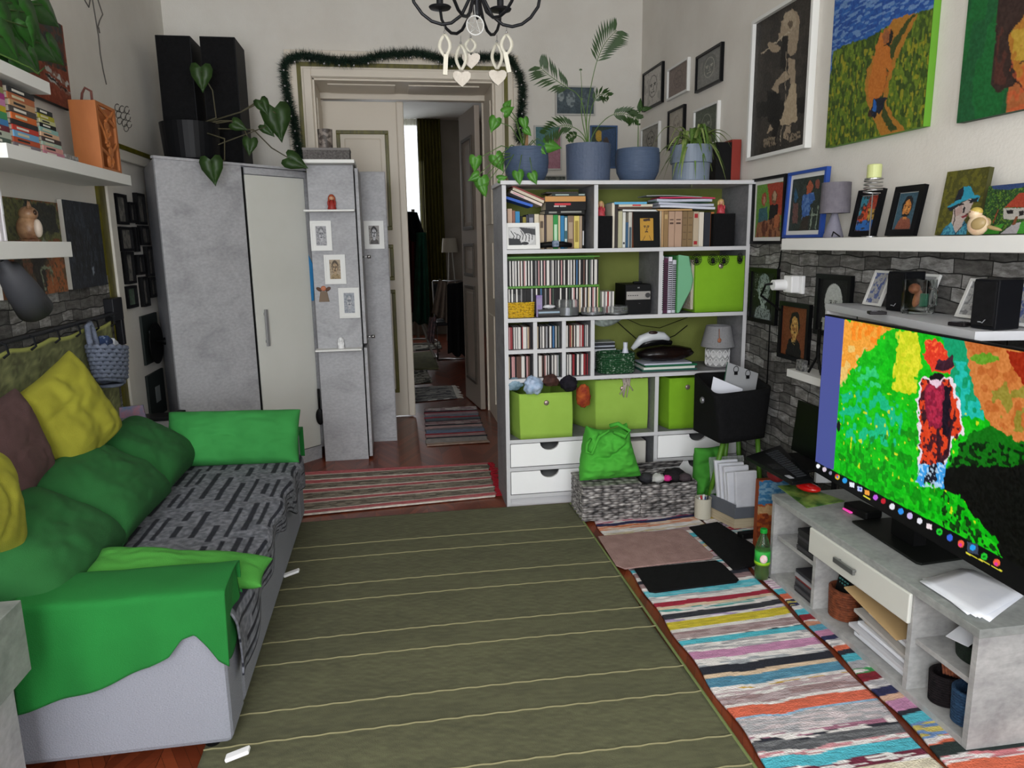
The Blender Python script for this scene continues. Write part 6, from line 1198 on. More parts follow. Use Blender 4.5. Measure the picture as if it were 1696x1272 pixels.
# ring binders & folders
q3=lambda a: 820+a/3.853
for k,(p0,p1,h,c_,l) in enumerate([(1062,1076,.325,'d4d4d8','white spiral notebook at left end of the folders'),(1078,1104,.31,'4a1838','maroon spiral notebook among the folders'),(1106,1130,.318,'dcd8e4','white spiral notebook with pink tab'),(1132,1156,.30,'c4c4cc','white and black spiral-bound notebook'),(1158,1182,.325,'4a9a54','bright green folder left of the clear green sleeve')]):
    y=3.955+.004*k; a=ony(q3(p0),470,y)[0]; c=ony(q3(p1),470,y)[0]; t=thing('notebook',l,'notebook',((a+c)/2,y,ZB),0,'notebooks and folders in the right second compartment'); b=B(); b.box(a,c-.001,y+.004,y+.21,ZB+.001,ZB+h); b.build('cover',M(c_,.5,name='nb_'+c_),t,bevel=.001)
    if k<4:
        b=B()
        for j in range(24): z=ZB+.02+j*(h-.04)/24; b.box(a+.001,c-.002,y-.001,y+.004,z,z+.0055)
        b.build('spiral',BLACK if k!=1 else M('2a0c20',.5,name='dark_spiral'),t)
y=3.93; a=ony(q3(1165),470,y)[0]; c=ony(q3(1262),470,y)[0]; b=B(); b.poly([(a,y,ZB+.002),(a+.012,y,ZB-.005+.01),(c-.01,y,ZB+.14),(c-.002,y,ZB+.19),(a+.06,y,ZB+.32),(a,y,ZB+.33)],(.01,.012,0)); tag(b.build('plastic_folder',M('7ab890',.25,alpha=.85,name='clear_green_plastic'),None,bevel=.001),'translucent green plastic folder leaning before the lime bin','folder')
a=ony(q3(1250),470,3.945)[0]; b=B(); b.box(a,a+.016,3.945,4.1,ZB+.02,ZB+.30); tag(b.build('document_stack',M('b8b8ac',.8,c2='9a8870',vs=60,st=(40,1,1),name='paper_edges'),None),'loose document stack between green folder and lime bin','paper')
# ---- fabric bins
LIME=fab('7aac1c','72a218',vs=5,bump=.15,name='lime_felt'); LIM2=fab('98bc4c','8eb244',vs=5,bump=.15,name='pale_lime_felt')
def bin_(label,F0,F1,zb,h,d,m,bx=(0,0),front=None,grp='green fabric storage bins',bk_=None):
    """F0,F1: front-bottom pixels; bx: how much the back corners move in x"""
    a=onz(*F0,zb+.002); c=onz(*F1,zb+.002); y=(a[1]+c[1])/2 if front is None else front
    if front is not None: a=ony(F0[0],F0[1],y); c=ony(F1[0],F1[1],y)
    t=thing('storage_bin',label,'storage bin',((a[0]+c[0])/2,y+d/2,zb),0,grp)
    q0=[V3(a[0],y,zb+.003),V3(c[0],y,zb+.003),V3(c[0]+bx[1],y+d,zb+.003),V3(a[0]+bx[0],y+d,zb+.003)]; q1=[p+V3(0,0,h) for p in q0]; q1[0]=q1[0]+V3(-.004,-.0,0)
    basketshell(q0,q1,m,'body',t,rr=.012,rows=8,inner=.004,bulge=.015); b=B(); cc=(q1[0]+q1[1])/2; b.ell((cc[0],y-.006,cc[2]-.055),(.015,.006,.015),14,8); b.build('button',M('9a8a84',.35,.6,name='metal_button2'),t,smooth=True); return t,q1,y
b1,r1,y1=bin_('pale lime felt bin at left with scarves hung over its rim',(862,728),(949,724),ZD,.262,.30,LIM2,(-.075,-.06),None)
b2,r2,y2=bin_('pale lime felt bin with beige fringed yarn hanging over its rim',(987,714),(1073,710),ZD,.305,.22,LIM2,(-.09,0),None)
b3,r3,y3=bin_('bright lime felt bin behind the black basket',(1108,711),(1165,708),ZD,.305,.2,LIME,(-.045,.12),None)
b4,r4,y4=bin_('lime felt bin on its side in the right second compartment with black wire discs',(1151,513),(1231,511),ZB,.315,.2,LIME,(0.0,0),3.925)
b=B(); b.box(1.10,1.44,3.96,4.2,ZF+.001,ZF+.27); b.build('storage_box',M('c8c4bc',.8,c2='bcb8b0',vs=4,name='cream_fabric'),None,bevel=.008); tag(bpy.data.objects['storage_box'],'cream fabric box behind the green cloth bag','storage bin')
# black wire discs on top bin rim
for k,(px,py,r_) in enumerate(((1154,430,.030),(1181,430,.030),(1199,430,.031),(1226,428,.03))):
    p=ony(px,py,3.90); b=B(); R0=r_*(1 if k<3 else 1)
    for rr_ in (R0,R0*.7,R0*.35): b.tube([(p[0]+rr_*math.cos(s)*(1 if k<3 else .55),3.902,p[2]+rr_*math.sin(s)) for s in np.linspace(0,2*PI,25)[:-1]],.0016,5,closed=True)
    for j in range(6): s=j*PI/6; b.tube([(p[0]-R0*math.cos(s)*(1 if k<3 else .55),3.902,p[2]-R0*math.sin(s)),(p[0]+R0*math.cos(s)*(1 if k<3 else .55),3.902,p[2]+R0*math.sin(s))],.0013,5)
    b.ell((p[0],3.898,p[2]-.01),(.010,.006,.012),10,8); tag(b.build('wire_clip',BLACK,None),'black round wire clip on the upper lime bin, %s from the left'%('first','second','third','fourth')[k],'clip','black wire clips on the upper lime bin')
# cloths on bin 1
def lump(name,label,px,py,y,r,c,c2=None,seed=1,f=.25,cat='cloth',rough=.8):
    p=ony(px,py,y); b=B(); b.ell((p[0],y,p[2]),r,26,18,f=lambda q:1+f*nz3(q.x+seed,q.y,q.z,2.2)+f*.35*nz3(q.x,q.y+seed,q.z,6)); return tag(b.build(name,M(c,rough,c2=c2,vs=25,bump=.3,bs=90,name='cloth_'+c),None,smooth=True),label,cat)
yy=y1
lump('scarf','pale blue satin scrunchie on the rim of the left lime bin',882,638,yy-.01,(.05,.045,.05),'8fa8c4','b4c4dc',3,.35,rough=.4)
lump('scarf','light blue printed cloth at the left end of the bin rim',851,636,yy+.03,(.05,.03,.035),'8aa4b4','50707c',7)
lump('scarf','dark brown scrunchie on the rim of the left lime bin',912,630,yy,(.045,.04,.034),'38201c','4c2c24',9,.3)
lump('scarf','black crumpled scarf at the right corner of the left lime bin',942,635,yy-.005,(.05,.045,.045),'141218','221e28',12,.25)
lump('scarf','red and orange patterned scarf hanging from the corner of the left bin',966,656,yy-.03,(.042,.04,.065),'7a1c10','b0541c',15,.2)
r_=random.Random(4); t=thing('yarn_fringe','beige cotton yarn fringe hanging over the middle lime bin','yarn',((r2[0][0]+r2[1][0])/2,y2,r2[0][2])); b=B()
p=ony(1040,640,y2-.01)
for k in range(26):
    x=p[0]-.15+.26*k/25; b.tube([(x,y2+.06,r2[0][2]+.012),(x+r_.uniform(-.02,.02),y2+.02,r2[0][2]+.018+r_.uniform(0,.01)),(x+r_.uniform(-.02,.02),y2-.006,r2[0][2]+.008)],.008,6)
for k in range(12):
    x=p[0]-.035+.05*k/11; L_=r_.uniform(.03,.11); b.tube([(x,y2-.006,r2[0][2]+.012),(x+r_.uniform(-.015,.015),y2-.014,r2[0][2]-L_*.5),(x+r_.uniform(-.015,.015),y2-.012,r2[0][2]-L_)],.0035,5)
b.build('yarn',M('b0a498',.9,name='beige_yarn'),t,smooth=True)
lump('cloth','folded pale green towel sticking out of the right lime bin',1165,632,y3+.10,(.09,.05,.028),'7c9838','8ca848',5,.2); lump('cloth','black tangled item in the right lime bin',1120,636,y3+.07,(.06,.05,.022),'1a1a1c','34343a',6,.35)
# ---- ZC compartment (middle right)
c=(ony(1020,600,4.02)[0],4.03); t=basket('crochet_basket','dark green crochet basket with white contents on the third shelf',(ony(1019,600,4.03)[0],4.035,ZC+.001),(.108,.085),.115,M('0e4420',.8,c2='a8b8a8',vs=85,bump=.7,bs=160,name='green_crochet',contrast=(.55,.68)),n=9,sq=3,taper=1.0)
p=ony(1030,592,4.03); b=B(); b.lathe([(.022,0),(.018,.004),(.012,.03),(.013,.06)],(p[0]+.01,4.0,ZC+.115),16); tag(b.build('white_stand',M('c8ccd8',.5,name='soft_white'),None,smooth=True),'white curved stand rising from the crochet basket','stand')
b=B(); pts=[ony(px,py,4.03) for px,py in ((1047,578),(1062,562),(1080,556),(1098,557),(1108,562))]; b.tube(pts,[.012,.026,.03,.026,.012],14); o=b.build('white_shell',M('c4c8cc',.25,name='glossy_white'),None,smooth=True); tag(o,'glossy white and black curved device lying over the folders','device'); b=B(); b.ell(pts[2]+V3(0,-.02,.02),(.028,.012,.010)); b.build('dark_opening',M('2a1814',.3,name='dark_brown_gloss'),o,smooth=True); 
b=B(); pts=[ony(px,py,4.035) for px,py in ((1056,574),(1075,567),(1095,564),(1112,568))]; b.tube(pts,[.012,.024,.026,.014],14); b.build('black_underside',M('0c0c0e',.2,name='gloss_black'),o,smooth=True)
a=ony(1062,600,4.0)[0]; c=ony(1152,600,4.0)[0]
for k,(c_,th,x0,x1,l) in enumerate([('1c5448',.010,0,1.0,'dark teal folder, lowest of the pile on the third shelf'),('d0d4cc',.014,.02,.96,'white paper bundle in the pile on the third shelf'),('0e5c3c',.012,.05,1.0,'green folder in the middle of the pile on the third shelf'),('b8bccc',.009,.03,.9,'bluish white sheets in the pile on the third shelf'),('101012',.022,.0,.98,'glossy black bag topmost of the pile on the third shelf')]):
    z=ZC+.001+[0,.0105,.025,.0375,.047][k]; 
    if k<4: b=B(); b.box(a+(c-a)*x0,a+(c-a)*x1,3.975,4.15,z,z+th); o=b.build('folder',M(c_,.5,name='pl_'+c_),None,bevel=.001)
    else: b=B(); b.ell(((a+c)/2,4.06,z+.046),((c-a)*.53,.08,.046),24,12,f=lambda q:1+.12*nz3(q.x,q.y,q.z,4)); o=b.build('black_bag',M('0c0a0c',.2,c2='1c100c',vs=6,name='shiny_black'),None,smooth=True)
    tag(o,l,'folder' if k<4 else 'bag','folders piled on the third shelf' if k<4 else None)
a=ony(983,560,4.1)[0]
for k,(c_,th,l) in enumerate((('1c2028',.012,'dark flat case, lower one behind the crochet basket'),('b4b8c4',.008,'pale flat folder behind the crochet basket'),('24262c',.010,'dark flat case, upper one behind the crochet basket'),('a8acb0',.004,'thin grey sheet topmost behind the crochet basket'))):
    b=B(); z=ZC+.118+k*.0125; b.box(1.115,1.30,4.15,4.26,z,z+th); tag(b.build('flat_case',M(c_,.4,name='fc_'+c_),None),l,'case')
b=B(); b.box(1.12,1.31,4.16,4.255,ZC+.001,ZC+.117); tag(b.build('white_box',PAPER,None),'white box mostly hidden behind the crochet basket','box')
# lamp with leaf pattern
x=ony(1188,590,4.06)[0]; t=thing('table_lamp','small white lamp with leaf-patterned base and grey shade on the third shelf','lamp',(x,4.06,ZC+.001))
b=B(); b.lathe([(.060,0),(.068,.008),(.070,.03),(.068,.10),(.06,.112),(.02,.118)],(0,0,0),36); b.build('base',M('a0a0a0',.6,name='lamp_base_grey'),t,local=True,smooth=True)
b=B()
for k in range(12):
    a0_=k*2*PI/12
    for row_ in (0,1):
        z0=.012+row_*.048; R0=.0705
        for sgn in (-1,1):
            pt=[]
            for s in np.linspace(0,1,7): an=a0_+(PI/12 if row_ else 0)+sgn*.22*math.sin(s*PI); pt.append((R0*math.cos(an),R0*math.sin(an),z0+s*.046))
            b.tube(pt,.0016,4)
        for s in (.2,.4,.6): 
            for sgn in (-1,1):
                an=a0_+(PI/12 if row_ else 0); b.tube([(R0*math.cos(an),R0*math.sin(an),z0+s*.046-.006),(R0*math.cos(an+sgn*.18*math.sin(s*PI)),R0*math.sin(an+sgn*.18*math.sin(s*PI)),z0+s*.046+.008)],.0012,4)
b.build('leaf_pattern',WPLAST,t,local=True)
b=B(); b.lathe([(.10,.122),(.072,.245),(.070,.245),(.098,.122)],(0,0,0),40); b.build('lamp_shade',M('8c8c8e',.85,c2='7e7e80',vs=60,st=(1,1,12),bump=.3,bs=200,name='grey_slub_linen'),t,local=True); b=B(); b.lathe([(.005,.118),(.005,.15)],(0,0,0),8); b.build('socket',WPLAST,t,local=True)
b=B(); b.ell((x-.035,3.965,ZC+.17),(.012,.004,.014),12,8); b.tube([(x-.03,3.985,ZC+.235),(x-.035,3.972,ZC+.21),(x-.035,3.966,ZC+.18)],.002,5); tag(b.build('wooden_charm',M('9a6044',.6,name='reddish_wood'),None,smooth=True),'small reddish wooden charm hanging on the patterned lamp shade','charm')
# cords & foil on green back
b=B(); b.tube([(1.30,4.262,1.06),(1.40,4.262,.97),(1.48,4.262,.90),(1.60,4.262,.88),(1.72,4.262,.92),(1.80,4.262,.98)],.003,5); b.tube([(1.35,4.262,1.06),(1.5,4.262,.99),(1.62,4.262,.97),(1.80,4.262,1.03)],.002,5); tag(b.build('cable',BLACK,None),'thin dark cables sagging along the green back of the third shelf','cable')
P=np.zeros((6,14,3)); C=np.ones((6,14,3)); rs=np.random.RandomState(3)
a=ony(984,525,4.255)[0]; c=ony(1036,525,4.255)[0]
for j in range(6):
    for i in range(14): u=i/13; P[j,i]=(a+(c-a)*u,4.255,1.066-(.075*math.sin(u*2+.9))*j/5); C[j,i]=rgb('b8c4bc')*(.6+.6*rs.rand())
o=sheet('foil_film',paint_mat(.15,0,.4),P,C,None,thick=.001); tag(o,'shiny foil film hanging at the top of the third shelf','film')
# ================================================================ LEFT WALL
def shelf_l(label,y0,y1,z0,z1):
    b=B(); b.box(LX,-1.27,y0,y1,z0,z1); tag(b.build('wall_shelf',WHITE,None,bevel=.002),label,'shelf')
shelf_l('uppermost white shelf on left wall, carrying the leafy plant',2.3,3.24,2.09,2.135)
shelf_l('middle white shelf on left wall, carrying books and the carved lantern',2.83,4.06,1.81,1.86)
shelf_l('lowest white shelf on left wall, carrying the owl figurine',2.2,3.25,1.47,1.53)
# three piles of flat books
BC=[['4a5a50','a8b0a0','6a2434','3c7ab0','3c8a58','b8a020','b87aa0','a03078','8a8a58','5a3028'],['7a7078','b04c2c','6aa0c8','b8382c','282428','c8642c','48403c','b8926c','a8603c','242428','1c6c80'],['b87888','c89088','9ab0a0','3c2c2c','d0a888','8ab0a8','181a1c','b8b888','a09a28','24282a']]
yp=[onx(px,260,-1.29)[1] for px in (-14,26)]+[onx(px,262,-1.29)[1] for px in (30,73)]+[onx(px,266,-1.29)[1] for px in (76,112)]
PN_=['nearest pile','middle pile','pile beside the lantern']
for k in range(3):
    z=1.8605; r=random.Random(k+3); ths=(.022,.020,.0165)[k]
    for j,c in enumerate(BC[k]):
        th=ths*r.uniform(.85,1.15); y0=yp[2*k]+r.uniform(0,.012); y1=yp[2*k+1]-r.uniform(0,.012)
        if k==2: y1-=.008*j
        if z+th>2.085: break
        t=thing('book','%s book from the bottom of the %s, left wall shelf'%(ORD[j],PN_[k]),'book',(-1.36,(y0+y1)/2,z),0,'flat book piles on the left wall shelf')
        b=B(); b.box(-1.30,-1.296,y0,y1,z,z+th); b.box(-1.42,-1.30,y0,y1,z,z+.0015); b.box(-1.42,-1.30,y0,y1,z+th-.0015,z+th); b.build('cover',M(c,.5,name='cover_'+c),t)
        b=B(); b.box(-1.418,-1.3005,y0+.002,y1-.002,z+.0015,z+th-.0015); b.build('pages',M('c8c0ac',.9,name='book_pages2'),t)
        b=B(); b.box(-1.2962,-1.2955,y0+(y1-y0)*.15,y0+(y1-y0)*.6,z+th*.3,z+th*.7); b.build('spine_label',M(['d8d4c8','2a2a2a','c8c0a0'][j%3],.6,name='spine_print%d'%(j%3)),t); z+=th+.0006
y0,y1=onx(113,275,-1.29)[1],onx(134,280,-1.29)[1]; b=B(); b.box(-1.42,-1.295,y0,y1,1.8605,1.885); tag(b.build('book',M('4c4848',.5,c2='b0aca8',vs=80,name='speckled_cover'),None),'thin dark speckled book lying between the piles and the lantern','book')
# carved lantern
yA,yB=onx(163,215,-1.29)[1],onx(194,215,-1.29)[1]; OW=M('b8703c',.55,c2='a86434',vs=10,st=(1,1,.3),name='orange_wood')
t=thing('carved_lantern','tall orange wooden box lantern with carved scroll front and cord handle','lantern',(-1.37,(yA+yB)/2,1.861)); zt=2.165
b=B(); b.box(-1.405,-1.30,yA,yA+.008,1.861,zt); b.box(-1.405,-1.30,yB-.008,yB,1.861,zt); b.box(-1.405,-1.399,yA+.008,yB-.008,1.861,zt); b.box(-1.399,-1.30,yA+.008,yB-.008,1.861,1.868); b.build('body',OW,t,bevel=.001)
b=B(); b.box(-1.301,-1.29,yA,yA+.022,1.861,zt); b.box(-1.301,-1.29,yB-.022,yB,1.861,zt); b.box(-1.301,-1.29,yA+.02,yB-.02,1.861,1.875); b.box(-1.301,-1.29,yA+.02,yB-.02,zt-.014,zt)
yc=(yA+yB)/2; w_=(yB-yA)/2-.02
def scroll(cy,cz,r,d=1,n=2.2):
    b.tube([(-1.295,cy+d*r*(1-s*.8)*math.cos(s*n*2*PI),cz+r*(1-s*.8)*math.sin(s*n*2*PI)) for s in np.linspace(0,1,26)],.007,6)
scroll(yc,1.905,.034); scroll(yc-.01,1.985,.022,-1,1); scroll(yc,2.03,.03,1,1.2); 
b.ell((-1.295,yc+.02,1.955),(.006,.03,.024)); b.ell((-1.295,yc,2.065),(.006,.034,.026))
for a0_,a1_ in (((yc-w_,2.15),(yc+w_,2.08)),((yc+w_,2.15),(yc-.01,2.09)),((yc-w_,2.09),(yc-.02,2.0)),((yc+w_,2.0),(yc+.02,1.95)),((yc-w_,1.96),(yc-.01,1.93))): b.tube([(-1.295,*a0_),(-1.295,(a0_[0]+a1_[0])/2+.01,(a0_[1]+a1_[1])/2),(-1.295,*a1_)],.007,6)
b.build('carved_front',OW,t,smooth=False)
b=B(); b.tube([(-1.395,yc,zt),(-1.385,yc,zt+.05),(-1.37,yc,zt+.075),(-1.345,yc,zt+.06),(-1.345,yc,zt)],.006,8); b.build('handle',M('6a4038',.8,name='brown_cord'),t,smooth=True)
# canvases on left wall
xl=LX+.003
def L_(name,label,TL,TR,BL,*a,**k):
    p=onx(*TL,xl+.015); q_=onx(*TR,xl+.015); r=onx(*BL,xl+.015)
    return wallpic(name,label,'picture',(xl+.011,p[1],p[2]),(xl+.011,q_[1],p[2]),(xl+.011,p[1],r[2]),*a,**k)
L_('canvas_painting','dark blue black canvas painting with faint figures beside the olive strip',(95,330),(156,332),(112,480),0,M('c8c4bc',.6,name='pale_canvas_edge'),0,None,.02,lambda a:([a.ell(20+k*16,35+(k%3)*8,5,9,'060708') for k in range(5)],[a.line([(20+k*16,44),(20+k*16,80)],8,'0a0c10') for k in range(5)],a.blot('3a4450',2,.68,3,.7,None,cy=6),a.ell(62,80,3,5,'8a94a0'),a.grain(.05)),90,bg='1a1f28',arough=3)
L_('canvas_painting','orange and olive canvas painting of chairs behind the owl figurine',(-30,322),(84,322),(-20,500),0,M('d0ccc4',.6,name='pale_canvas_edge2'),0,None,.025,lambda a:(a.poly([(0,0),(100,0),(100,42),(0,42)],'6a6c3c'),a.poly([(45,2),(96,2),(96,35),(45,35)],'2a2c26'),a.poly([(60,100),(95,45),(100,100)],'a8602c'),a.poly([(20,45),(70,45),(62,100),(20,100)],'241c14'),a.poly([(30,45),(45,45),(48,100),(36,95)],'7a4c30'),a.line([(58,72),(75,70),(74,90)],3,'8a9478'),a.line([(58,72),(60,95)],3,'8a9478'),a.line([(70,42),(80,60)],4,'8a9480'),a.blot('3c3c28',3,.65,3,.6),a.grain(.06)),90,bg='8a5028',arough=3)
L_('canvas_painting','rust red canvas painting with black and white figure above the top shelf',(-60,-60),(86,-30),(-60,112),0,BLACK,0,None,.025,lambda a:(a.poly([(30,0),(98,0),(98,55),(40,60)],'2c3430'),a.line([(70,62),(95,70)],6,'c8ccc8'),a.line([(72,72),(96,80)],6,'c8ccc8'),a.line([(68,70),(94,78)],3,'101214'),a.blot('7a3018',4,.5,3,.6),a.grain(.05)),90,bg='98482c',arough=2)
# owl
p=onx(50,400,-1.40); t=thing('owl_figurine','brown and cream ceramic owl figurine on the lowest left shelf','figurine',(-1.40,p[1],1.531),.3)
OWM=M('b08a68',.35,c2='6a4430',vs=14,name='owl_ceramic'); b=B(); b.ell((0,0,.052),(.042,.04,.055)); b.ell((.006,-.002,.108),(.034,.034,.030)); b.lathe([(.03,0),(.032,.01)],(0,0,0.0),18); b.build('body',OWM,t,local=True,smooth=True)
b=B(); b.ell((.034,-.018,.052),(.016,.022,.036)); b.build('chest',M('d0c0b0',.35,name='owl_cream'),t,local=True,smooth=True); b=B(); b.ell((.032,.012,.112),(.008,.011,.011)); b.ell((.030,-.018,.112),(.008,.011,.011)); b.build('eye',M('3a2418',.2,name='owl_eye'),t,local=True,smooth=True); b=B(); b.lathe([(.008,0),(.001,.03)],(.012,.022,.128),10); b.lathe([(.008,0),(.001,.03)],(.012,-.022,.128),10); b.build('ear',OWM,t,local=True,smooth=True)
for k,(c_,px,l) in enumerate((('e0dce0',-14,'white book standing at the left end of the lowest shelf'),('b02c6c',-5,'white and pink magazine standing on the lowest left shelf'),('d8d8dc',3,'white magazine nearest the owl on the lowest left shelf'))):
    y=onx(px,350,-1.29)[1]; t=thing('magazine',l,'magazine',(-1.40,y,1.531)); b=B(); b.box(-1.50,-1.29,y,y+.012,1.531,1.775); b.build('cover',M('dcd8dc',.5,name='white_cover'),t,bevel=.001)
    b=B(); b.box(-1.291,-1.289,y+.001,y+.011,1.62,1.70); b.build('spine_band',M(c_,.5,name='band_'+c_),t)
# wall reading lamp (dark grey cone)
t=thing('wall_lamp','dark grey cone reading lamp pointing down over the hook rail','lamp',(-1.33,2.78,1.25)); q0=onx(14,447,-1.34); q1=onx(58,512,-1.34)
a_=q0; c_=q1; b=B(); ax=(c_-a_); b.tube([a_-ax*.25,a_-ax*.05,a_,a_+ax*.5,c_],[.012,.022,.040,.055,.062],24,cap=False); 
b.build('lamp_shade',M('3c3d42',.6,name='dark_grey_lamp'),t,smooth=True,thick=.003); b=B(); b.ell(a_*.4+c_*.6,.022,12,8); b.build('bulb',M('8a8678',.4,name='bulb_off'),t,smooth=True); b=B(); b.tube([a_-ax*.25,a_-ax*.5+V3(-.05,-.02,.02),V3(LX+.015,a_[1]-.18,a_[2]+.10)],.010,10); b.lathe([(.04,0),(.04,.015)],(LX+.013,a_[1]-.18,a_[2]+.10),18,axis='x'); b.build('arm',M('2c2d30',.5,name='dark_arm'),t,smooth=False)
# rope basket on hook
c0=onx(183,605,LX+.13); t=thing('rope_basket','grey blue chunky rope basket hanging by its loop from the rail','basket',tuple(c0)); RP=M('767e90',.9,c2='666e80',vs=40,bump=.5,bs=120,name='grey_blue_rope'); b=B()
zt_=c0[2]+.085
for k in range(9):
    z=zt_-k*.0205; w2=.150-.0042*k-(.02 if k==8 else 0); pts=[]
    for s in np.linspace(0,2*PI,48,endpoint=False): pts.append((LX+.125+.07*math.cos(s)*(w2/.15),c0[1]+w2*math.sin(s),z-.028*math.sin(s)+.004*math.sin(s*16+k*PI)-.012*(math.sin(s)*0)))
    b.tube(pts,[.0115+.0035*math.sin(i*2*PI/48*16+k*PI) for i in range(48)],7,closed=True)
b.lathe([(.05,0),(.055,.01)],(LX+.125,c0[1],zt_-.19),20); b.build('body',RP,t,smooth=True)
b=B(); hk=onx(146,540,LX+.08); b.tube([(LX+.10,c0[1]-.12,zt_+.0),(hk[0],hk[1]-.01,hk[2]-.05),(hk[0],hk[1]-.012,hk[2]),(hk[0],hk[1]+.02,hk[2]+.012),(hk[0],hk[1]+.045,hk[2]-.02),(LX+.10,c0[1]-.05,zt_+.01)],.014,8); b.build('handle',RP,t,smooth=True)
for c_,dy,l in (('1c3054',-.01,'dark blue printed pouch sticking out of the rope basket'),('c8ccd4',.06,'pale cloth sticking out of the rope basket')):
    b=B(); b.cbox((LX+.12,c0[1]+dy,zt_+.01-dy*.3),(.05,.07,.09),rx=-.5); tag(b.build('pouch',M(c_,.7,c2='8a94a8',vs=50,name='pouch_'+c_,contrast=(.55,.7)),None,bevel=.01),l,'pouch')
# dark frames cluster
def cp(a,c): return (180+a/3.03,280+c/3.03)
fr=[((35,120),(105,280),'topmost left'),((105,165),(145,272),'small, between the two topmost'),((138,118),(195,280),'topmost right'),((58,288),(132,412),'second row left'),((135,290),(160,415),'narrow, centre of second row'),((162,283),(210,382),'second row right'),((82,415),(142,572),'third row left'),((146,430),(187,528),'third row centre'),((190,388),(236,535),'third row right'),((92,590),(152,690),'lowest left, slightly tilted'),((166,542),(212,685),'lowest centre'),((208,545),(247,640),'lowest right')]
for k,(p0,p1,l) in enumerate(fr):
    a_=onx(*cp(*p0),LX+.025); c_=onx(*cp(*p1),LX+.025); ww=abs(c_[1]-a_[1]); 
    t=wallpic('photo_frame','black photo frame of the left wall cluster, %s'%l,'picture frame',(LX+.001,a_[1],a_[2]),(LX+.001,c_[1],a_[2]),(LX+.001,a_[1],c_[2]),min(.016,ww*.16),BF_,0,None,.026,lambda a:(a.blot('5a5a56',3,.6,3,.8),a.grain(.05)),20,bg=('5c7460' if k==9 else '8a867e'),group='black frame cluster on the left wall')
for (p0,p1,l) in (((160,740),(262,950),'upper dark green board with a small white label, left wall by the wardrobe'),((190,1040),(292,1210),'lower dark green board with a small white label, left wall by the wardrobe')):
    a_=onx(*cp(*p0),LX+.012); c_=onx(*cp(*p1),LX+.012); t=thing('wall_board',l,'board',(LX,(a_[1]+c_[1])/2,c_[2])); b=B(); b.box(LX+.001,LX+.016,a_[1],c_[1],c_[2],a_[2]); b.build('board',M('1e2624',.6,name='dark_green_board'),t,bevel=.002)
    ym,zm=(a_[1]+c_[1])/2,(a_[2]+c_[2])/2; b=B(); b.box(LX+.0165,LX+.018,ym-.04,ym+.05,zm-.05,zm+.05); b.build('label_plate',M('8a9090',.5,name='label_grey'),t)
c_=onx(271,566,LX+.08); t=thing('wall_hanger','thin round black disc with a knob on the left wall by the wardrobe','hanger',(LX+.06,c_[1],c_[2]-.12)); b=B(); b.lathe([(.13,0),(.13,.006)],(LX+.05,c_[1]-.05,c_[2]),32,axis='x'); b.build('disc',BLACK,t); b=B(); b.lathe([(.016,-.05),(.012,.03),(.024,.045),(.02,.07)],(LX+.055,c_[1]-.05,c_[2]+.01),16,axis='x'); b.build('knob',BLACK,t,smooth=True)
# wall decals: branch and small birds
DEC=M('5a5652',.9,name='grey_decal')
def dec(name,label,lines,r=.004,cat='wall decal'):
    b=B()
    for l in lines: b.tube([onx(x,y,LX+.002) for x,y in l],r,4)
    tag(b.build(name,DEC,None),label,cat)
dec('branch_decal','thin grey branch decal running down the left wall',[[(153,0),(158,30),(163,60),(166,90),(171,118),(176,140)],[(162,0),(166,12),(170,24),(165,34),(161,48)],[(163,45),(165,55)],[(140,0),(147,12),(149,0)]])
for k,(x,y) in enumerate(((194,178),(202,181),(210,182),(196,190),(204,192),(212,194),(198,200),(206,204),(214,206),(209,212))): dec('bird_decal','small grey bird outline decal, %s of the group behind the lantern'%ORD[k].replace('lowest','first'),[[(x+4*math.cos(s),y+6*math.sin(s)) for s in np.linspace(0,5.4,9)]],.0025)
# bedside things
zB=.541
def onb(px,py): return onz(px,py,zB)
p=onb(268,690); b=B(); b.cbox((-1.36,4.32,zB+.012),(.20,.13,.02),rz=.1); tag(b.build('tray',M('1a1a1c',.3,name='dark_gloss'),None,bevel=.004),'flat dark glossy box on the bedside cabinet','box')
b=B(); b.cbox((-1.27,4.40,zB+.010),(.04,.12,.018),rz=-.35); tag(b.build('remote_control',BLACK,None,bevel=.003),'black remote at the right edge of the bedside cabinet','remote')
b=B(); b.ell((-1.44,4.20,zB+.05),(.045,.045,.05)); tag(b.build('round_speaker',M('55565a',.7,name='mid_grey_cloth'),None,smooth=True),'round grey bedside lamp or speaker beside the olive strip','speaker')
for x_,y_,c_,l in ((-1.40,4.155,'c8c0b8','white and orange small figurine on the bedside cabinet'),(-1.45,4.13,'c86a28','orange small figurine on the bedside cabinet')):
    b=B(); b.lathe([(.014,0),(.018,.01),(.010,.03),(.012,.04),(.004,.05)],(x_,y_,zB),14); tag(b.build('figurine',M(c_,.4,c2='e0dcd4',vs=60,name='fig_'+c_),None,smooth=True),l,'figurine')
b=B(); b.bb(V3(-1.49,4.06,.545),V3(.15,.05,.0),V3(0,.012,0),V3(-.02,.02,.12)); tag(b.build('magazine',M('3a5a80',.4,c2='a05060',vs=12,name='magazine_print'),None),'blue and red magazine leaning on the bedside cabinet','magazine')
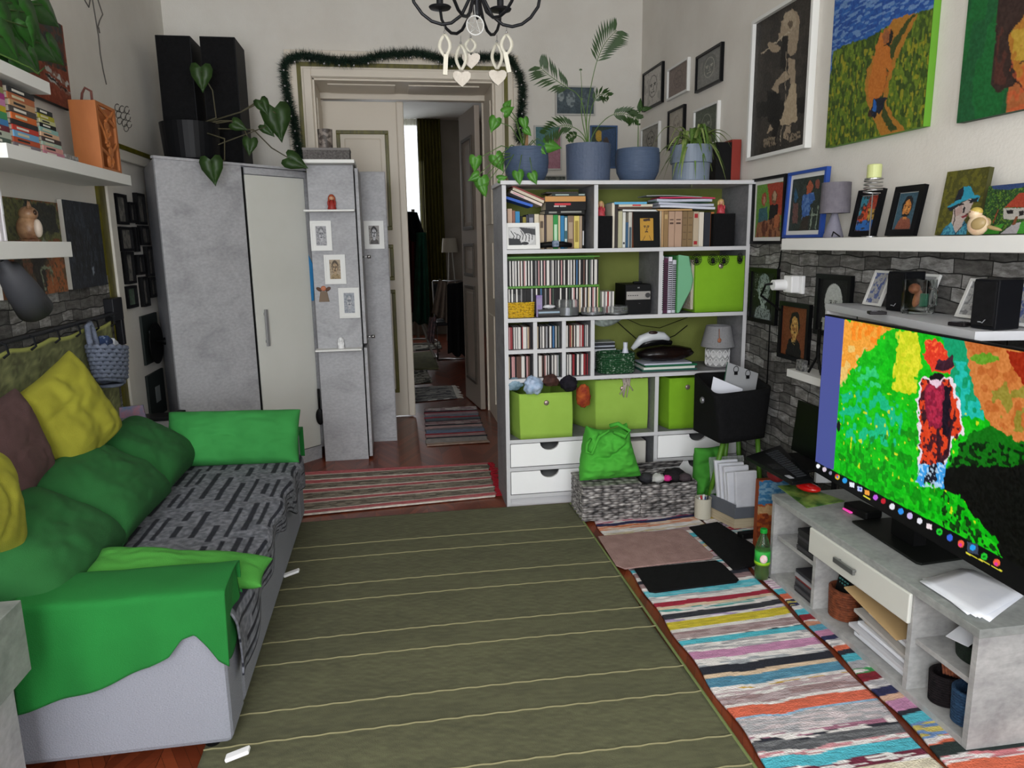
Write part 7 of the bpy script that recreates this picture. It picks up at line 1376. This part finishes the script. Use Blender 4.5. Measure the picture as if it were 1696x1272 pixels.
# ================================================================ ON THE WARDROBE
for x0,x1,l in ((-1.395,-1.185,'left tall black loudspeaker on top of the wardrobe'),(-1.13,-.915,'right tall black loudspeaker on top of the wardrobe')):
    t=thing('loudspeaker',l,'speaker',((x0+x1)/2,5.3,2.006),0,'tall speakers on the wardrobe'); z0=2.006; z1=2.815
    b=B(); b.box(x0,x1,5.20,5.52,z0,z1); b.build('cabinet',M('151518',.6,name='speaker_box'),t,bevel=.003); b=B(); b.box(x0+.006,x1-.006,5.193,5.20,z0+.01,z1-.008); b.build('grille',BLK2,t)
t=thing('plant_pot','large round black plant pot on the wardrobe before the speakers','pot',(-1.13,4.99,2.006)); b=B(); b.lathe([(.13,0),(.16,.03),(.175,.245),(.165,.245),(.15,.2),(.01,.2)],(-1.19,5.0,2.006),36); b.build('pot_body',M('0d0e11',.45,name='black_pot'),t,smooth=False)
LF=M('284416',.5,c2='203810',vs=20,name='dark_leaf'); LF2=M('4f8a2c',.45,c2='3c7422',vs=20,name='light_leaf'); STM=M('4a4632',.7,name='stem'); STG=M('4c6a2c',.6,name='green_stem')
def heart(b,c,tip,nrm,s,fold=.12,lobes=True):
    c=V3(*c); t_=V3(*tip); t_/=np.linalg.norm(t_); n=V3(*nrm); n=n-t_*n.dot(t_); n/=np.linalg.norm(n); sd=np.cross(t_,n)
    pts=[(-.20,0),(-.42,.22),(-.40,.42),(-.15,.52),(.2,.46),(.55,.26),(.8,.1),(1.0,0)] if lobes else [(-.45,0),(-.35,.18),(0,.3),(.4,.22),(.75,.1),(1,0)]
    mid=[c+t_*(p_[0])*s*.6 for p_ in pts]; 
    for sg in (1,-1):
        ed=[c+t_*p_[0]*s*.6+sd*p_[1]*sg*s*.62+n*(-fold*abs(p_[1])*s-(.10*s*max(p_[0],0)**2)) for p_ in pts]
        md=[c+t_*max(p_[0],-.2)*s*.6+n*(-(.10*s*max(p_[0],0)**2)) for p_ in pts]
        me=[b.bm.verts.new(Vector(x)) for x in ed]; mm=[b.bm.verts.new(Vector(x)) for x in md]
        for i in range(len(pts)-1): b.face([mm[i],mm[i+1],me[i+1],me[i]])
t=thing('potted_plant','philodendron with long stems and dark heart-shaped leaves on the wardrobe','plant',(-1.19,5.0,2.21))
b=B(); st=B(); o_=V3(-1.19,5.0,2.23)
for (lx,ly,s,tip,yy,via) in ((333,118,.14,(0,-.1,-1),4.9,((358,195),(352,150))),(457,188,.20,(.15,-.1,-1),4.95,((400,185),(430,170))),(350,272,.14,(.1,-.05,-1),4.56,((372,230),(372,265))),(482,264,.13,(1,-.1,-.5),4.9,((420,215),(450,245))),(414,235,.10,(-.1,-.3,-1),4.85,((385,200),(405,215))),(440,210,.09,(.5,-.1,-.6),4.95,((350,230),(360,240))),(390,205,.09,(.8,-.1,-.4),4.9,((365,200),(380,200))),(433,170,.10,(.4,-.2,-.8),4.95,((400,185),(420,172)))):
    c=ony(lx,ly,yy); heart(b,c,tip,(.1,-1,.15),s*1.45); pv=[ony(*v,(5.0+yy)/2) for v in via]; st.tube([o_]+pv+[c],[.005,.0045,.004,.003],6)
b.build('leaves',LF,t,smooth=True,thick=.0015); st.build('stem',STM,t,smooth=True)
# ================================================================ TALL UNIT ITEMS
b=B(); a_=ony(503,262,5.08); c_=ony(580,262,5.08); b.box(a_[0],c_[0],5.03,5.2,2.0455,2.115); t=thing('woven_box','flat grey woven box on top of the tall unit','box',((a_[0]+c_[0])/2,5.1,2.0455)); b.build('box_body',M('6e6a68',.8,c2='4a4644',vs=70,bump=.6,bs=120,name='grey_weave_box'),t,bevel=.003)
b=B(); b.box(a_[0]-.002,c_[0]+.002,5.028,5.202,2.105,2.12); b.build('lid',M('7c7876',.8,name='grey_lid'),t,bevel=.002)
p=ony(540,250,5.1); b=B(); b.lathe([(.040,0),(.045,.005),(.048,.12),(.044,.12),(.038,.01)],(p[0],5.1,2.121),28); t=tag(b.build('patterned_pot',M('8a8078',.5,c2='4a423c',vs=30,name='silver_brown_pattern',contrast=(.45,.55)),None),'small silver brown patterned pot on the grey woven box','pot')
LZ1=ony(545,348,5.06)[2]; LZ2=ony(560,576,5.06)[2]
def topz(o): return max((o.matrix_basis@Vector(c)).z for c in o.bound_box)
p=ony(550,345,5.06); doll('figurine','small red and white angel figurine on the upper ledge','' or (p[0],5.055,topz(LED1)+.001),1.35,M('9a2c24',.5,name='angel_red'),SKIN,M('a04828',.6,name='auburn_hair'))
p=ony(565,572,5.06); doll('figurine','small white cherub figurine on the lower ledge',(p[0],5.055,topz(LED2)+.001),1.05,WPLAST,WPLAST,WPLAST)
b=B(); p=ony(537,500,5.085); t=thing('angel_hanging','flat wooden angel hanging on the tall unit','hanging',(p[0],5.09,p[2])); b.poly([(p[0]-.035,5.09,p[2]-.0),(p[0]+.035,5.09,p[2]),(p[0]+.022,5.09,p[2]+.07),(p[0]-.022,5.09,p[2]+.07)],(0,.009,0)); b.build('body',M('7c6a58',.7,name='angel_body'),t)
b=B(); b.ell((p[0],5.088,p[2]+.09),(.018,.009,.018)); b.build('head',M('c07858',.6,name='angel_head'),t,smooth=True); b=B(); b.ell((p[0]-.03,5.095,p[2]+.085),(.02,.004,.012),ry=.6); b.ell((p[0]+.03,5.095,p[2]+.085),(.02,.004,.012),ry=-.6); b.build('wing',M('5c4030',.7,name='angel_wing'),t,smooth=True)
def hp(label,TL,BR,y,bg,ar,fw=.012,mw=.022):
    a_=ony(*TL,y); c_=ony(*BR,y); x0,x1=a_[0],c_[0]
    wallpic('framed_picture',label,'picture',(x0,y,a_[2]),(x1,y,a_[2]),(x0,y,c_[2]),fw,WF,mw,WF,.014,ar,60,bg=bg,group='white-framed portraits on the grey units')
fc=lambda l,**k:(lambda a:(face(a,50,42,26,30,**dict(dict(skin=k.get('s','c8c8cc'),line=l,hair=k.get('h'),fill=True,lw=3,shirt=k.get('sh')))),a.blot(l,3,.68,4,.3),a.grain(.06)))
hp('white-framed pencil portrait of a man with glasses, topmost on tall unit',(513,366),(551,415),5.097,'b4b4b8',fc('4a4c50',h='8a8c90'))
hp('white-framed dark ink portrait on the set-back grey cupboard',(602,366),(637,412),5.537,'a09c98',fc('1c1a1a',h='2c2828',sh='5a5654'))
hp('white-framed sepia portrait of a bearded man, middle of tall unit',(536,422),(574,470),5.097,'b8a488',fc('3a2c20',s='b89c78',h='5a4a3a',sh='a89068'))
hp('white-framed pale pencil portrait, lowest on tall unit',(560,477),(597,526),5.097,'b0b4bc',fc('5c6470',h='98a0a8'))
b=B(); pts=[ony(x,y,5.2) for x,y in ((510,420),(519,440),(520,498),(508,500))]; b.poly(pts,(0,.012,0)); tag(b.build('blue_cloth',M('2c7ab0',.9,name='blue_towel'),None,bevel=.003),'blue towel hanging between wardrobe and tall unit','towel')
b=B(); p=ony(530,690,5.16); b.tube([p+V3(0,0,.20),p+V3(0,0,.06)],.008,8); b.ell(p+V3(0,0,.0),(.028,.012,.06)); t=tag(b.build('hand_brush',BLACK,None,smooth=True),'black brush hanging between wardrobe and tall unit','brush')
# ================================================================ GARLAND
pts=[(502,318),(497,285),(494,245),(488,205),(478,170),(472,135),(470,108),(480,97),(505,92),(535,98),(570,102),(600,101),(628,92),(655,90),(690,88),(715,92),(745,103),(770,101),(790,95),(820,94),(842,94),(852,108),(862,130),(866,155),(863,185),(859,215),(860,235)]
W=[ony(x,y,BY-.075) for x,y in pts]; fine=[]
for i in range(len(W)-1):
    n=max(2,int(np.linalg.norm(W[i+1]-W[i])/.004))
    for k in range(n): fine.append(W[i]*(1-k/n)+W[i+1]*k/n)
t=thing('garland','dark green artificial fir garland draped around the door frame','garland',tuple(W[0])); r=random.Random(9); bm_v=[];bm_f=[]
for p in fine:
    for _ in range(16):
        d=V3(r.gauss(0,1),r.gauss(0,.6)-.3,r.gauss(0,1)); d/=np.linalg.norm(d); L=r.uniform(.03,.068); s=V3(r.gauss(0,1),r.gauss(0,1),r.gauss(0,1)); s=np.cross(s,d); s/=np.linalg.norm(s); s*=.0022; o_=p+d*.004
        i=len(bm_v); bm_v+=[tuple(o_-s),tuple(o_+s),tuple(o_+d*L)]; bm_f.append((i,i+1,i+2))
me=bpy.data.meshes.new('needles'); me.from_pydata(bm_v,[],bm_f); finish(me,'needles',M('1c3626',.7,c2='14281c',vs=20,name='fir_green'),t,False,False,0)
b=B(); b.tube([W[0]]+[fine[i] for i in range(0,len(fine),6)],.006,6); b.build('core',M('1c2a1c',.8,name='garland_core'),t)
for i in range(12,len(fine)-10,26):
    p=fine[i]+V3(0,-.025,-.035); b=B(); b.ell(p,.009,10,8); b.build('light_bulb',M('a8a8a8',.2,.7,name='tiny_silver_ball'),t,smooth=True)
# ================================================================ PLANT POTS ON BOOKSHELF
BLU=M('46566e',.6,c2='3f4e66',vs=30,st=(1,1,20),bump=.5,bs=30,bst=(.2,.2,6),name='slate_blue_ceramic'); SOIL=M('2a2018',.95,name='soil'); PZ=1.823
def pot(label,px0,px1,y,h,m,prof):
    a_=ony(px0,260,y)[0]; c_=ony(px1,260,y)[0]; r_=(c_-a_)/2; x=(a_+c_)/2; t=thing('plant_pot',label,'pot',(x,y,PZ)); pr=[(r_*a,h*c) for a,c in prof]; pr+=[(pr[-1][0]-.008,h),(pr[-1][0]-.012,h*.9)]
    b=B(); b.lathe(pr+[(.01,h*.9)],(0,0,0),40); b.build('pot_body',m,t,local=True,smooth=False); b=B(); b.lathe([(pr[-1][0]-.002,h*.88),(pr[-1][0]-.004,h*.92)],(0,0,0),28); b.build('soil',SOIL,t,local=True); return V3(x,y,PZ+h*.92),t
BOWL=[(.62,0),(.78,.06),(.95,.3),(1,.6),(.98,.85),(.95,1)]
c1,t1=pot('ribbed slate blue bowl pot at the left end of the bookshelf top',835,908,4.1,.185,BLU,BOWL)
c2,t2=pot('straight-sided slate blue pot holding the palm',938,1010,4.1,.205,M('4a566c',.6,bump=.4,bs=60,name='slate_blue_matt'),[(.93,0),(.97,.02),(1,1)])
c3,t3=pot('ribbed slate blue bowl pot right of the palm',1021,1091,4.08,.18,BLU,BOWL)
c4,t4=pot('pale grey two-tier pot holding the spider plant',1112,1177,4.05,.195,M('74808f',.5,name='pale_grey_blue_ceramic'),[(.84,0),(.88,.03),(.90,.5),(.99,.52),(1,1)])
# left climbing plant
pl=thing('potted_plant','trailing plant with bright green arrow leaves in the left pot','plant',tuple(c1)); b=B(); st=B(); r=random.Random(12)
for (lx,ly,s,tip,yy) in ((820,200,.11,(-.4,-.1,-1),4.05),(838,185,.09,(.9,-.1,.5),4.05),(823,262,.13,(.5,-.1,-1),4.0),(788,265,.11,(-.1,0,-1),3.95),(797,300,.13,(.1,-.1,-1),3.92),(790,292,.09,(-.8,-.1,-.4),3.92),(800,312,.08,(.3,-.1,-1),3.9),(868,200,.09,(.2,-.1,-1),4.05),(882,290,.09,(.4,-.3,-1),3.9),(858,288,.10,(.1,-.3,-1),3.9),(908,240,.13,(1,-.1,-.2),4.02),(872,215,.07,(.5,-.1,-.6),4.05),(893,246,.08,(.6,-.2,-.5),4.0),(840,175,.07,(.6,0,.8),4.1),(828,296,.07,(.8,-.2,.2),3.92)):
    c=ony(lx,ly,yy); heart(b,c,tip,(r.uniform(-.3,.3),-1,r.uniform(-.1,.4)),s,.2,True); mid=(c1+c)/2+V3(0,0,.05); st.tube([c1+V3(r.uniform(-.03,.03),0,-.01),mid,c],[.003,.0026,.002],5)
b.build('leaves',LF2,pl,smooth=True,thick=.001); st.build('stem',STG,pl,smooth=True); b=B(); b.box(c1[0]-.008,c1[0]+.012,c1[1],c1[1]+.015,c1[2]-.01,c1[2]+.09); b.build('support_stick',M('8a6a48',.8,name='stick'),pl)
# palm
def frond(b,st,base,pts,n=14,L0=.12,wid=.007,droop=.3):
    P_=[V3(*base)]+[V3(*p) for p in pts]; path=[]
    for i in range(len(P_)-1):
        for k in range(8): path.append(P_[i]*(1-k/8)+P_[i+1]*k/8)
    path.append(P_[-1]); sm=[sum(path[max(0,i-3):i+4])/len(path[max(0,i-3):i+4]) for i in range(len(path))]; st.tube(sm,[.0032-.002*i/len(sm) for i in range(len(sm))],5)
    i0=int(len(sm)*.55)
    for k in range(n):
        i=min(i0+int((len(sm)-1-i0)*k/(n-1)),len(sm)-2); d=sm[i+1]-sm[i]; d/=np.linalg.norm(d); s=1-abs(k/(n-1)-.45)*.9; nrm=np.cross(d,V3(0,-1,0)); nrm/=max(np.linalg.norm(nrm),1e-6)
        for sg in (1,-1):
            dir_=d*.75+nrm*sg*.8+V3(0,-.15,-droop*.3); dir_/=np.linalg.norm(dir_); L=L0*s; e1=sm[i]+dir_*L*.5; e2=sm[i]+dir_*L+V3(0,0,-droop*L*.3); w3=np.cross(dir_,V3(0,-1,0)); w3=w3/np.linalg.norm(w3)*wid
            vs=[b.bm.verts.new(Vector(q)) for q in (sm[i],e1+w3,e2,e1-w3)]; b.face(vs)
pl=thing('potted_plant','slender palm with feathery fronds in the straight blue pot','plant',tuple(c2)); b=B(); st=B()
A=lambda x,y,yy=4.1:tuple(ony(x,y,yy))
frond(b,st,c2,[A(970,190),A(985,110),A(1000,72),A(1026,45)],16,.13); frond(b,st,c2,[A(968,180),A(958,155),A(935,143),A(903,120),A(892,108)],15,.12); frond(b,st,c2,[A(975,200),A(982,170),A(992,155),A(1012,160,4.0)],9,.07); frond(b,st,c2,[A(968,225),A(955,212),A(930,205),A(895,228,4.0)],13,.10); frond(b,st,c2,[A(985,215),A(1010,190),A(1035,187),A(1062,200,4.0)],13,.08); frond(b,st,c2,[A(965,228),A(950,222),A(938,232,4.0)],8,.05)
frond(b,st,c2,[A(962,190),A(964,150),A(961,105)],2,.02)
b.build('leaves',LF,pl,smooth=False,thick=.0008); st.build('stem',STG,pl,smooth=True)
pl=thing('potted_plant','single thin seedling with oval leaves in the right blue bowl pot','plant',tuple(c3)); b=B(); st=B()
frond(b,st,c3,[A(1057,220),A(1057,200),A(1062,175)],3,.03)
for lx,ly,s,tp in ((1060,178,.09,(.1,0,1)),(1068,180,.08,(1,0,.15)),(1050,187,.11,(-.9,0,.3)),(1046,200,.06,(-.5,0,-.8))): heart(b,A(lx,ly),tp,(0,-1,.2),s,.1,False)
b.build('leaves',LF,pl,smooth=True,thick=.0008); st.build('stem',STG,pl,smooth=True)
# spider plant
pl=thing('potted_plant','spider plant with arching pale-striped leaves in the grey pot','plant',tuple(c4)); r=random.Random(21); b1=B(); b2=B()
def blade(b,c,ang,L,up,w0,drop,fwd=0):
    d=V3(math.cos(ang),math.sin(ang)*.8,0); sd=V3(-math.sin(ang),math.cos(ang),0); prev=None; n=9
    for i in range(n+1):
        s=i/n; p=c+d*L*s+V3(0,0,up*math.sin(s*PI*.75)-drop*s*s); w2=w0*(1-s**2.5)*min(1,.4+s*2)+.0003; q=[b.bm.verts.new(Vector(p-sd*w2)),b.bm.verts.new(Vector(p+V3(0,0,-w2*.4))),b.bm.verts.new(Vector(p+sd*w2))]
        if prev: b.face([prev[0],prev[1],q[1],q[0]]); b.face([prev[1],prev[2],q[2],q[1]])
        prev=q
for k in range(64):
    a_=r.uniform(0,2*PI) if k>20 else r.uniform(PI*1.0,2*PI); blade(b1 if k%2 else b2,c4+V3(r.uniform(-.03,.03),r.uniform(-.03,.03),-.01),a_,r.uniform(.08,.26),r.uniform(.05,.19),r.uniform(.009,.015),r.uniform(.05,.26))
blade(b2,c4,PI*1.42,.12,.06,.014,.26); blade(b1,c4,PI*1.6,.14,.05,.010,.24)
b1.build('leaves',M('5c7a34',.5,c2='486628',vs=20,name='spider_green'),pl,smooth=True); b2.build('striped_leaves',M('8f9c5c',.5,c2='6a8040',vs=20,name='spider_pale'),pl,smooth=True)
# red and black box
a_=ony(1180,290,4.14); c_=ony(1208,290,4.12); e_=ony(1237,290,4.10); t=thing('red_box','tall red and black box at the right end of bookshelf top','box',((a_[0]+e_[0])/2,4.12,PZ))
b=B(); b.box(a_[0],c_[0]-.001,4.10,4.2,PZ,PZ+.225); b.build('black_side',BLACK,t); b=B(); b.box(c_[0],min(e_[0],RX-.015),4.10,4.2,PZ,PZ+.24); b.build('red_side',M('8a2c20',.6,c2='7c261c',vs=5,name='brick_red_card'),t)
# ================================================================ CHANDELIER
cx_,cy_=ony(790,20,3.0)[0],3.0; zb_=ony(762,56,3.12)[2]; zc_=ony(742,14,3.21)[2]
ch=thing('chandelier','black iron six-arm chandelier with candle cups hung with white ribbons','chandelier',(cx_,cy_,zb_))
b=B(); b.tube([(cx_,cy_,zb_+.05),(cx_,cy_,3.40)],.008,10); b.lathe([(.001,0),(.012,.01),(.016,.03),(.010,.06),(.02,.09),(.012,.13)],(cx_,cy_,zb_+.02),18); b.lathe([(.02,0),(.05,.03),(.05,.04)],(cx_,cy_,3.40),20); b.build('stem',DKMET,ch,smooth=True)
for k in range(6):
    an=k*PI/3; ca,sa=math.cos(an),math.sin(an); R=.25
    pr=[(.012,zb_+.17),(.025,zb_+.10),(.06,zb_+.035),(.10,zb_+.006),(.137,zb_),(.175,zb_+.01),(.21,zb_+.035),(.24,zb_+.075),(R,zb_+.12),(R,zc_+.0)]
    b=B(); sm=[]
    for i in range(len(pr)-1):
        for q_ in range(4): s=q_/4; sm.append((pr[i][0]*(1-s)+pr[i+1][0]*s,pr[i][1]*(1-s)+pr[i+1][1]*s))
    sm.append(pr[-1]); 
    if zc_<zb_+.12: sm=[q_ for q_ in sm if q_[1]<=zc_ or q_[0]<.2]
    b.tube([(cx_+r_*ca,cy_+r_*sa,z) for r_,z in sm],.0062,8); arm=b.build('arm',DKMET,ch,smooth=True)
    ex=(cx_+sm[-1][0]*ca,cy_+sm[-1][0]*sa,sm[-1][1]); b=B(); b.lathe([(.006,-.004),(.042,.0),(.046,.006),(.044,.008),(.01,.006)],ex,28); b.lathe([(.014,.008),(.014,.085)],ex,18); b.build('candle_cup',DKMET,arm,smooth=False)
RIB=M('c8c4b4',.4,c2='b8b4a4',vs=20,name='ribbon_ivory')
def pend(label,px,py0,py1,y,kind):
    a_=ony(px,py0,y); z1=ony(px,py1,y)[2]; t=thing('ribbon_pendant',label,'ornament',(a_[0],y,z1)); b=B(); h_=a_[2]-z1; b.tube([(a_[0],y,a_[2]+.006),(a_[0],y,a_[2]-.02)],.0012,4); b.ell((a_[0],y,a_[2]-.02),.005,8,6); b.build('hook',STEEL,t)
    zl=a_[2]-.025; zm=z1+.06; w_=.018
    for sg in (-1,1):
        P=np.array([[(a_[0]+sg*w_*math.sin(s*PI)*1.1+e,y-.004*sg+abs(e),zl+(zm-zl)*s) for e in (-.0065,.0065)] for s in np.linspace(0,1,10)]); sheet('ribbon',RIB,P,None,t,thick=.0008)
    b=B()
    if kind=='heart':
        hp_=[(a_[0]+.034*math.sin(s)**3*1.1,y,zm-.03+.030*(math.cos(s)-.35*math.cos(2*s)-.15*math.cos(3*s))) for s in np.linspace(0,2*PI,22,endpoint=False)]; b.poly([(p_[0],y-.006,p_[2]) for p_ in hp_],(0,.010,0)); b.build('heart',M('c4bcb0',.7,bump=.5,bs=60,name='carved_white_wood'),t)
    else: b.cbox((a_[0],y,zm-.03),(.017,.010,.075),ry=.08 if kind=='r' else -.2); b.build('tag',M('d0ccbc',.7,name='white_wood_tag'),t)
pend('ribbon pendant hanging from the left arm of the chandelier',736,44,121,3.0,'r'); pend('ribbon pendant with carved heart, second from left below the chandelier',763,62,142,3.12,'heart'); pend('heart pendant hanging behind the white ring in the middle',779,52,112,3.15,'heart'); pend('ribbon pendant with carved heart, second from right below the chandelier',823,60,140,3.12,'heart'); pend('ribbon pendant hanging from the right arm of the chandelier',839,44,117,3.0,'l')
c_=ony(787,42,2.95); t=thing('star_ring','white ring ornament with a star inside, middle of the chandelier','ornament',(c_[0],2.95,c_[2]-.035)); b=B(); b.tube([c_+V3(.032*math.cos(s),0,.034*math.sin(s)) for s in np.linspace(0,2*PI,28)[:-1]],.003,6,closed=True)
pp=[c_+V3(.031*math.cos(s*4*PI/5+PI/2),0,.031*math.sin(s*4*PI/5+PI/2)) for s in range(5)]; b.tube(pp,.004,6,closed=True); b.tube([c_+V3(0,0,.034),c_+V3(0,.01,.075)],.0012,4); b.build('ring',M('c8c8c4',.6,name='white_ring'),t)
# ================================================================ FAR ROOM
p0=ony(664,176,12.2); p1=ony(752,178,12.2); b=B(); b.tube([p0-V3(.6,0,0),p1],.018,8); 
t=thing('curtain_rod','black curtain rod over the window of the far room','curtain rod',(p1[0],12.2,p1[2])); b.box(p1[0]-.1,p1[0]-.07,12.2,12.2995,p1[2]-.02,p1[2]+.02); b.build('rod',BLACK,t)
def curtain(name,label,px0,px1,y,z0,z1,m,n=7,amp=.04,spread=1.0):
    a_=ony(px0,250,y)[0]; c_=ony(px1,250,y)[0]; P=np.zeros((30,60,3))
    for j in range(30):
        for i in range(60): u=i/59; v=j/29; P[j,i]=(a_+(c_-a_)*(u*(1+(spread-1)*v)),y+amp*math.sin(u*n*2*PI+.5*v)*(.5+.5*v),z1+(z0-z1)*v)
    tag(sheet(name,m,P,None,None,thick=.004),label,'curtain')
curtain('curtain','olive yellow curtain hanging beside the bright far window',692,730,12.2,.25,p1[2]-.004,M('5a5418',.9,c2='4a4612',vs=4,st=(8,1,1),name='olive_curtain'),7,.05,1.1)
curtain('sheer_curtain','white sheer curtain over the bright far window',650,693,12.2,ony(690,372,12.2)[2],p1[2]-.01,M('e8e8e0',.9,alpha=.35,name='sheer_white'),9,.03)
# coat stand with dresses
t=thing('coat_stand','white bentwood coat stand holding dresses in the far room','coat stand',(-.0,9.6,0)); c=onz(700,566,0); y_=9.9; bx=ony(690,500,y_)[0]; WB=M('a8a49c',.5,name='white_bentwood')
b=B(); b.tube([(bx,y_,.25),(bx,y_,1.95)],.022,10)
for k in range(4): a_=k*PI/2+.6; b.tube([(bx,y_,.55),(bx+.12*math.cos(a_),y_+.12*math.sin(a_),.42),(bx+.25*math.cos(a_),y_+.25*math.sin(a_),.15),(bx+.36*math.cos(a_),y_+.36*math.sin(a_),.02)],.016,8)
b.tube([(bx+.26*math.cos(s),y_+.26*math.sin(s),.2) for s in np.linspace(0,2*PI,20)[:-1]],.012,6,closed=True); b.build('frame',WB,t,smooth=True)
def garment(name,label,TL,TR,BL,BR,y,m,cat,seed=1):
    q_=[ony(*p,y) for p in (TL,TR,BL,BR)]; P=np.zeros((30,30,3))
    for j in range(30):
        for i in range(30): u,v=i/29,j/29; p=(q_[0]*(1-u)+q_[1]*u)*(1-v)+(q_[2]*(1-u)+q_[3]*u)*v; P[j,i]=(p[0],y+.05*math.sin(u*14+seed)*(.3+v)-.04*math.sin(u*PI),p[2]+.02*math.sin(u*11)*v)
    tag(sheet(name,m,P,None,None,thick=.02),label,cat)
garment('dress','long dark green dress hanging on the white coat stand',(690,385),(706,385),(684,534),(712,538),9.7,M('0f4a38',.9,c2='0a3628',vs=6,name='bottle_green_cloth'),'dress'); garment('coat','dark red coat hanging beside the green dress',(674,370),(692,372),(674,515),(690,515),9.85,M('4a0c12',.9,name='dark_red_cloth'),'coat',3); garment('coat','black coat hanging over the white coat stand',(670,350),(690,352),(672,400),(705,395),9.8,M('0e0e10',.9,name='black_coat'),'coat',5)
# chair with coat
c=onz(745,596,0); y_=c[1]; x0=ony(722,500,y_)[0]; x1=x0+.5; t=thing('chair','dark tubular steel chair with coats over its back in the far room','chair',(x0+.25,y_+.2,0)); b=B()
for xx in (x0,x1): b.tube([(xx,y_+.5,.01),(xx,y_,.012),(xx,y_,.45),(xx,y_+.45,.48),(xx,y_+.55,1.0)],.012,8)
b.tube([(x0,y_,.012),(x1,y_,.012)],.012,8); b.tube([(x0,y_+.55,1.0),(x1,y_+.55,1.0)],.012,8); b.build('frame',STEEL,t,smooth=True); b=B(); b.box(x0,x1,y_,y_+.45,.45,.50); b.build('seat',BLACK,t,bevel=.01); b=B(); b.bb((x0,y_+.47,.55),(x1-x0,0,0),(0,.02,0),(0,.08,.42)); b.build('backrest',BLACK,t,bevel=.01)
garment('coat','beige coat hanging over the dark chair in the far room',(728,462),(741,470),(716,520),(740,532),y_-.02,M('6e6054',.9,name='beige_coat'),'coat',2); garment('coat','black coat draped over the dark chair in the far room',(741,472),(772,465),(742,585),(774,590),y_-.04,M('0c0c0e',.9,name='black_coat2'),'coat',4); garment('scarf','pink and grey scarf hanging at the side of the chair',(712,525),(722,525),(708,562),(718,568),y_-.03,M('8a6a6c',.9,c2='4a4a4e',vs=20,name='pink_grey_scarf'),'scarf',6)
# lamp on legs
y_=11.2; c=ony(745,418,y_); t=thing('floor_lamp','white-shaded lamp on thin legs in the far room','lamp',(c[0],y_,0)); b=B(); b.lathe([(.125,0),(.105,.21),(.10,.21),(.12,0)],(c[0],y_,c[2]),28); b.build('lamp_shade',M('b0a898',.8,name='far_lamp_shade'),t)
b=B()
for k in range(3): a_=k*2*PI/3; b.tube([(c[0]+.03*math.cos(a_),y_+.03*math.sin(a_),c[2]+.05),(c[0]+.14*math.cos(a_),y_+.14*math.sin(a_),0.01)],.008,6)
b.build('leg',WB,t)
# console behind lamp

# leafy plant on uppermost left shelf
t=thing('potted_plant','lush heart-leaved plant trailing over the uppermost left shelf','plant',(-1.38,2.75,2.136)); b=B(); st=B(); r=random.Random(31); o_=V3(-1.38,2.72,2.20)
for (lx,ly,s,tip) in ((62,72,.15,(.3,.9,-.35)),(86,80,.13,(.2,.9,-.5)),(40,20,.17,(.2,.9,-.7)),(45,45,.10,(.1,.5,-1)),(18,40,.15,(.2,.6,-.9)),(70,8,.17,(.2,.9,-.4)),(12,85,.16,(.2,.9,-.4)),(35,92,.14,(.2,.9,-.3)),(-8,20,.16,(.2,.6,-.9)),(5,62,.14,(.2,.8,-.7)),(52,98,.10,(.1,.8,-.6)),(20,5,.13,(.2,.8,-.6))):
    x_=-1.33+r.uniform(-.02,.05); c=onx(lx,ly,x_); heart(b,c,tip,(1,-.9,.2),s*1.35,.12); st.tube([o_,(o_+c)/2+V3(0,0,.04),c],[.004,.0035,.0025],6)
st.tube([o_,onx(50,112,-1.27),onx(62,122,-1.26),onx(74,112,-1.26)],.003,6)
b.build('leaves',M('2c5c20',.4,c2='23501a',vs=20,name='pothos_leaf'),t,smooth=True,thick=.0012); st.build('stem',STG,t,smooth=True)
b=B(); b.lathe([(.06,0),(.07,.01),(.085,.12),(.078,.12),(.07,.10),(.01,.10)],(-1.38,2.55,2.136),28); tag(b.build('plant_pot',M('3a3f46',.6,name='dark_pot'),None),'dark pot of the leafy plant on the uppermost left shelf','pot')
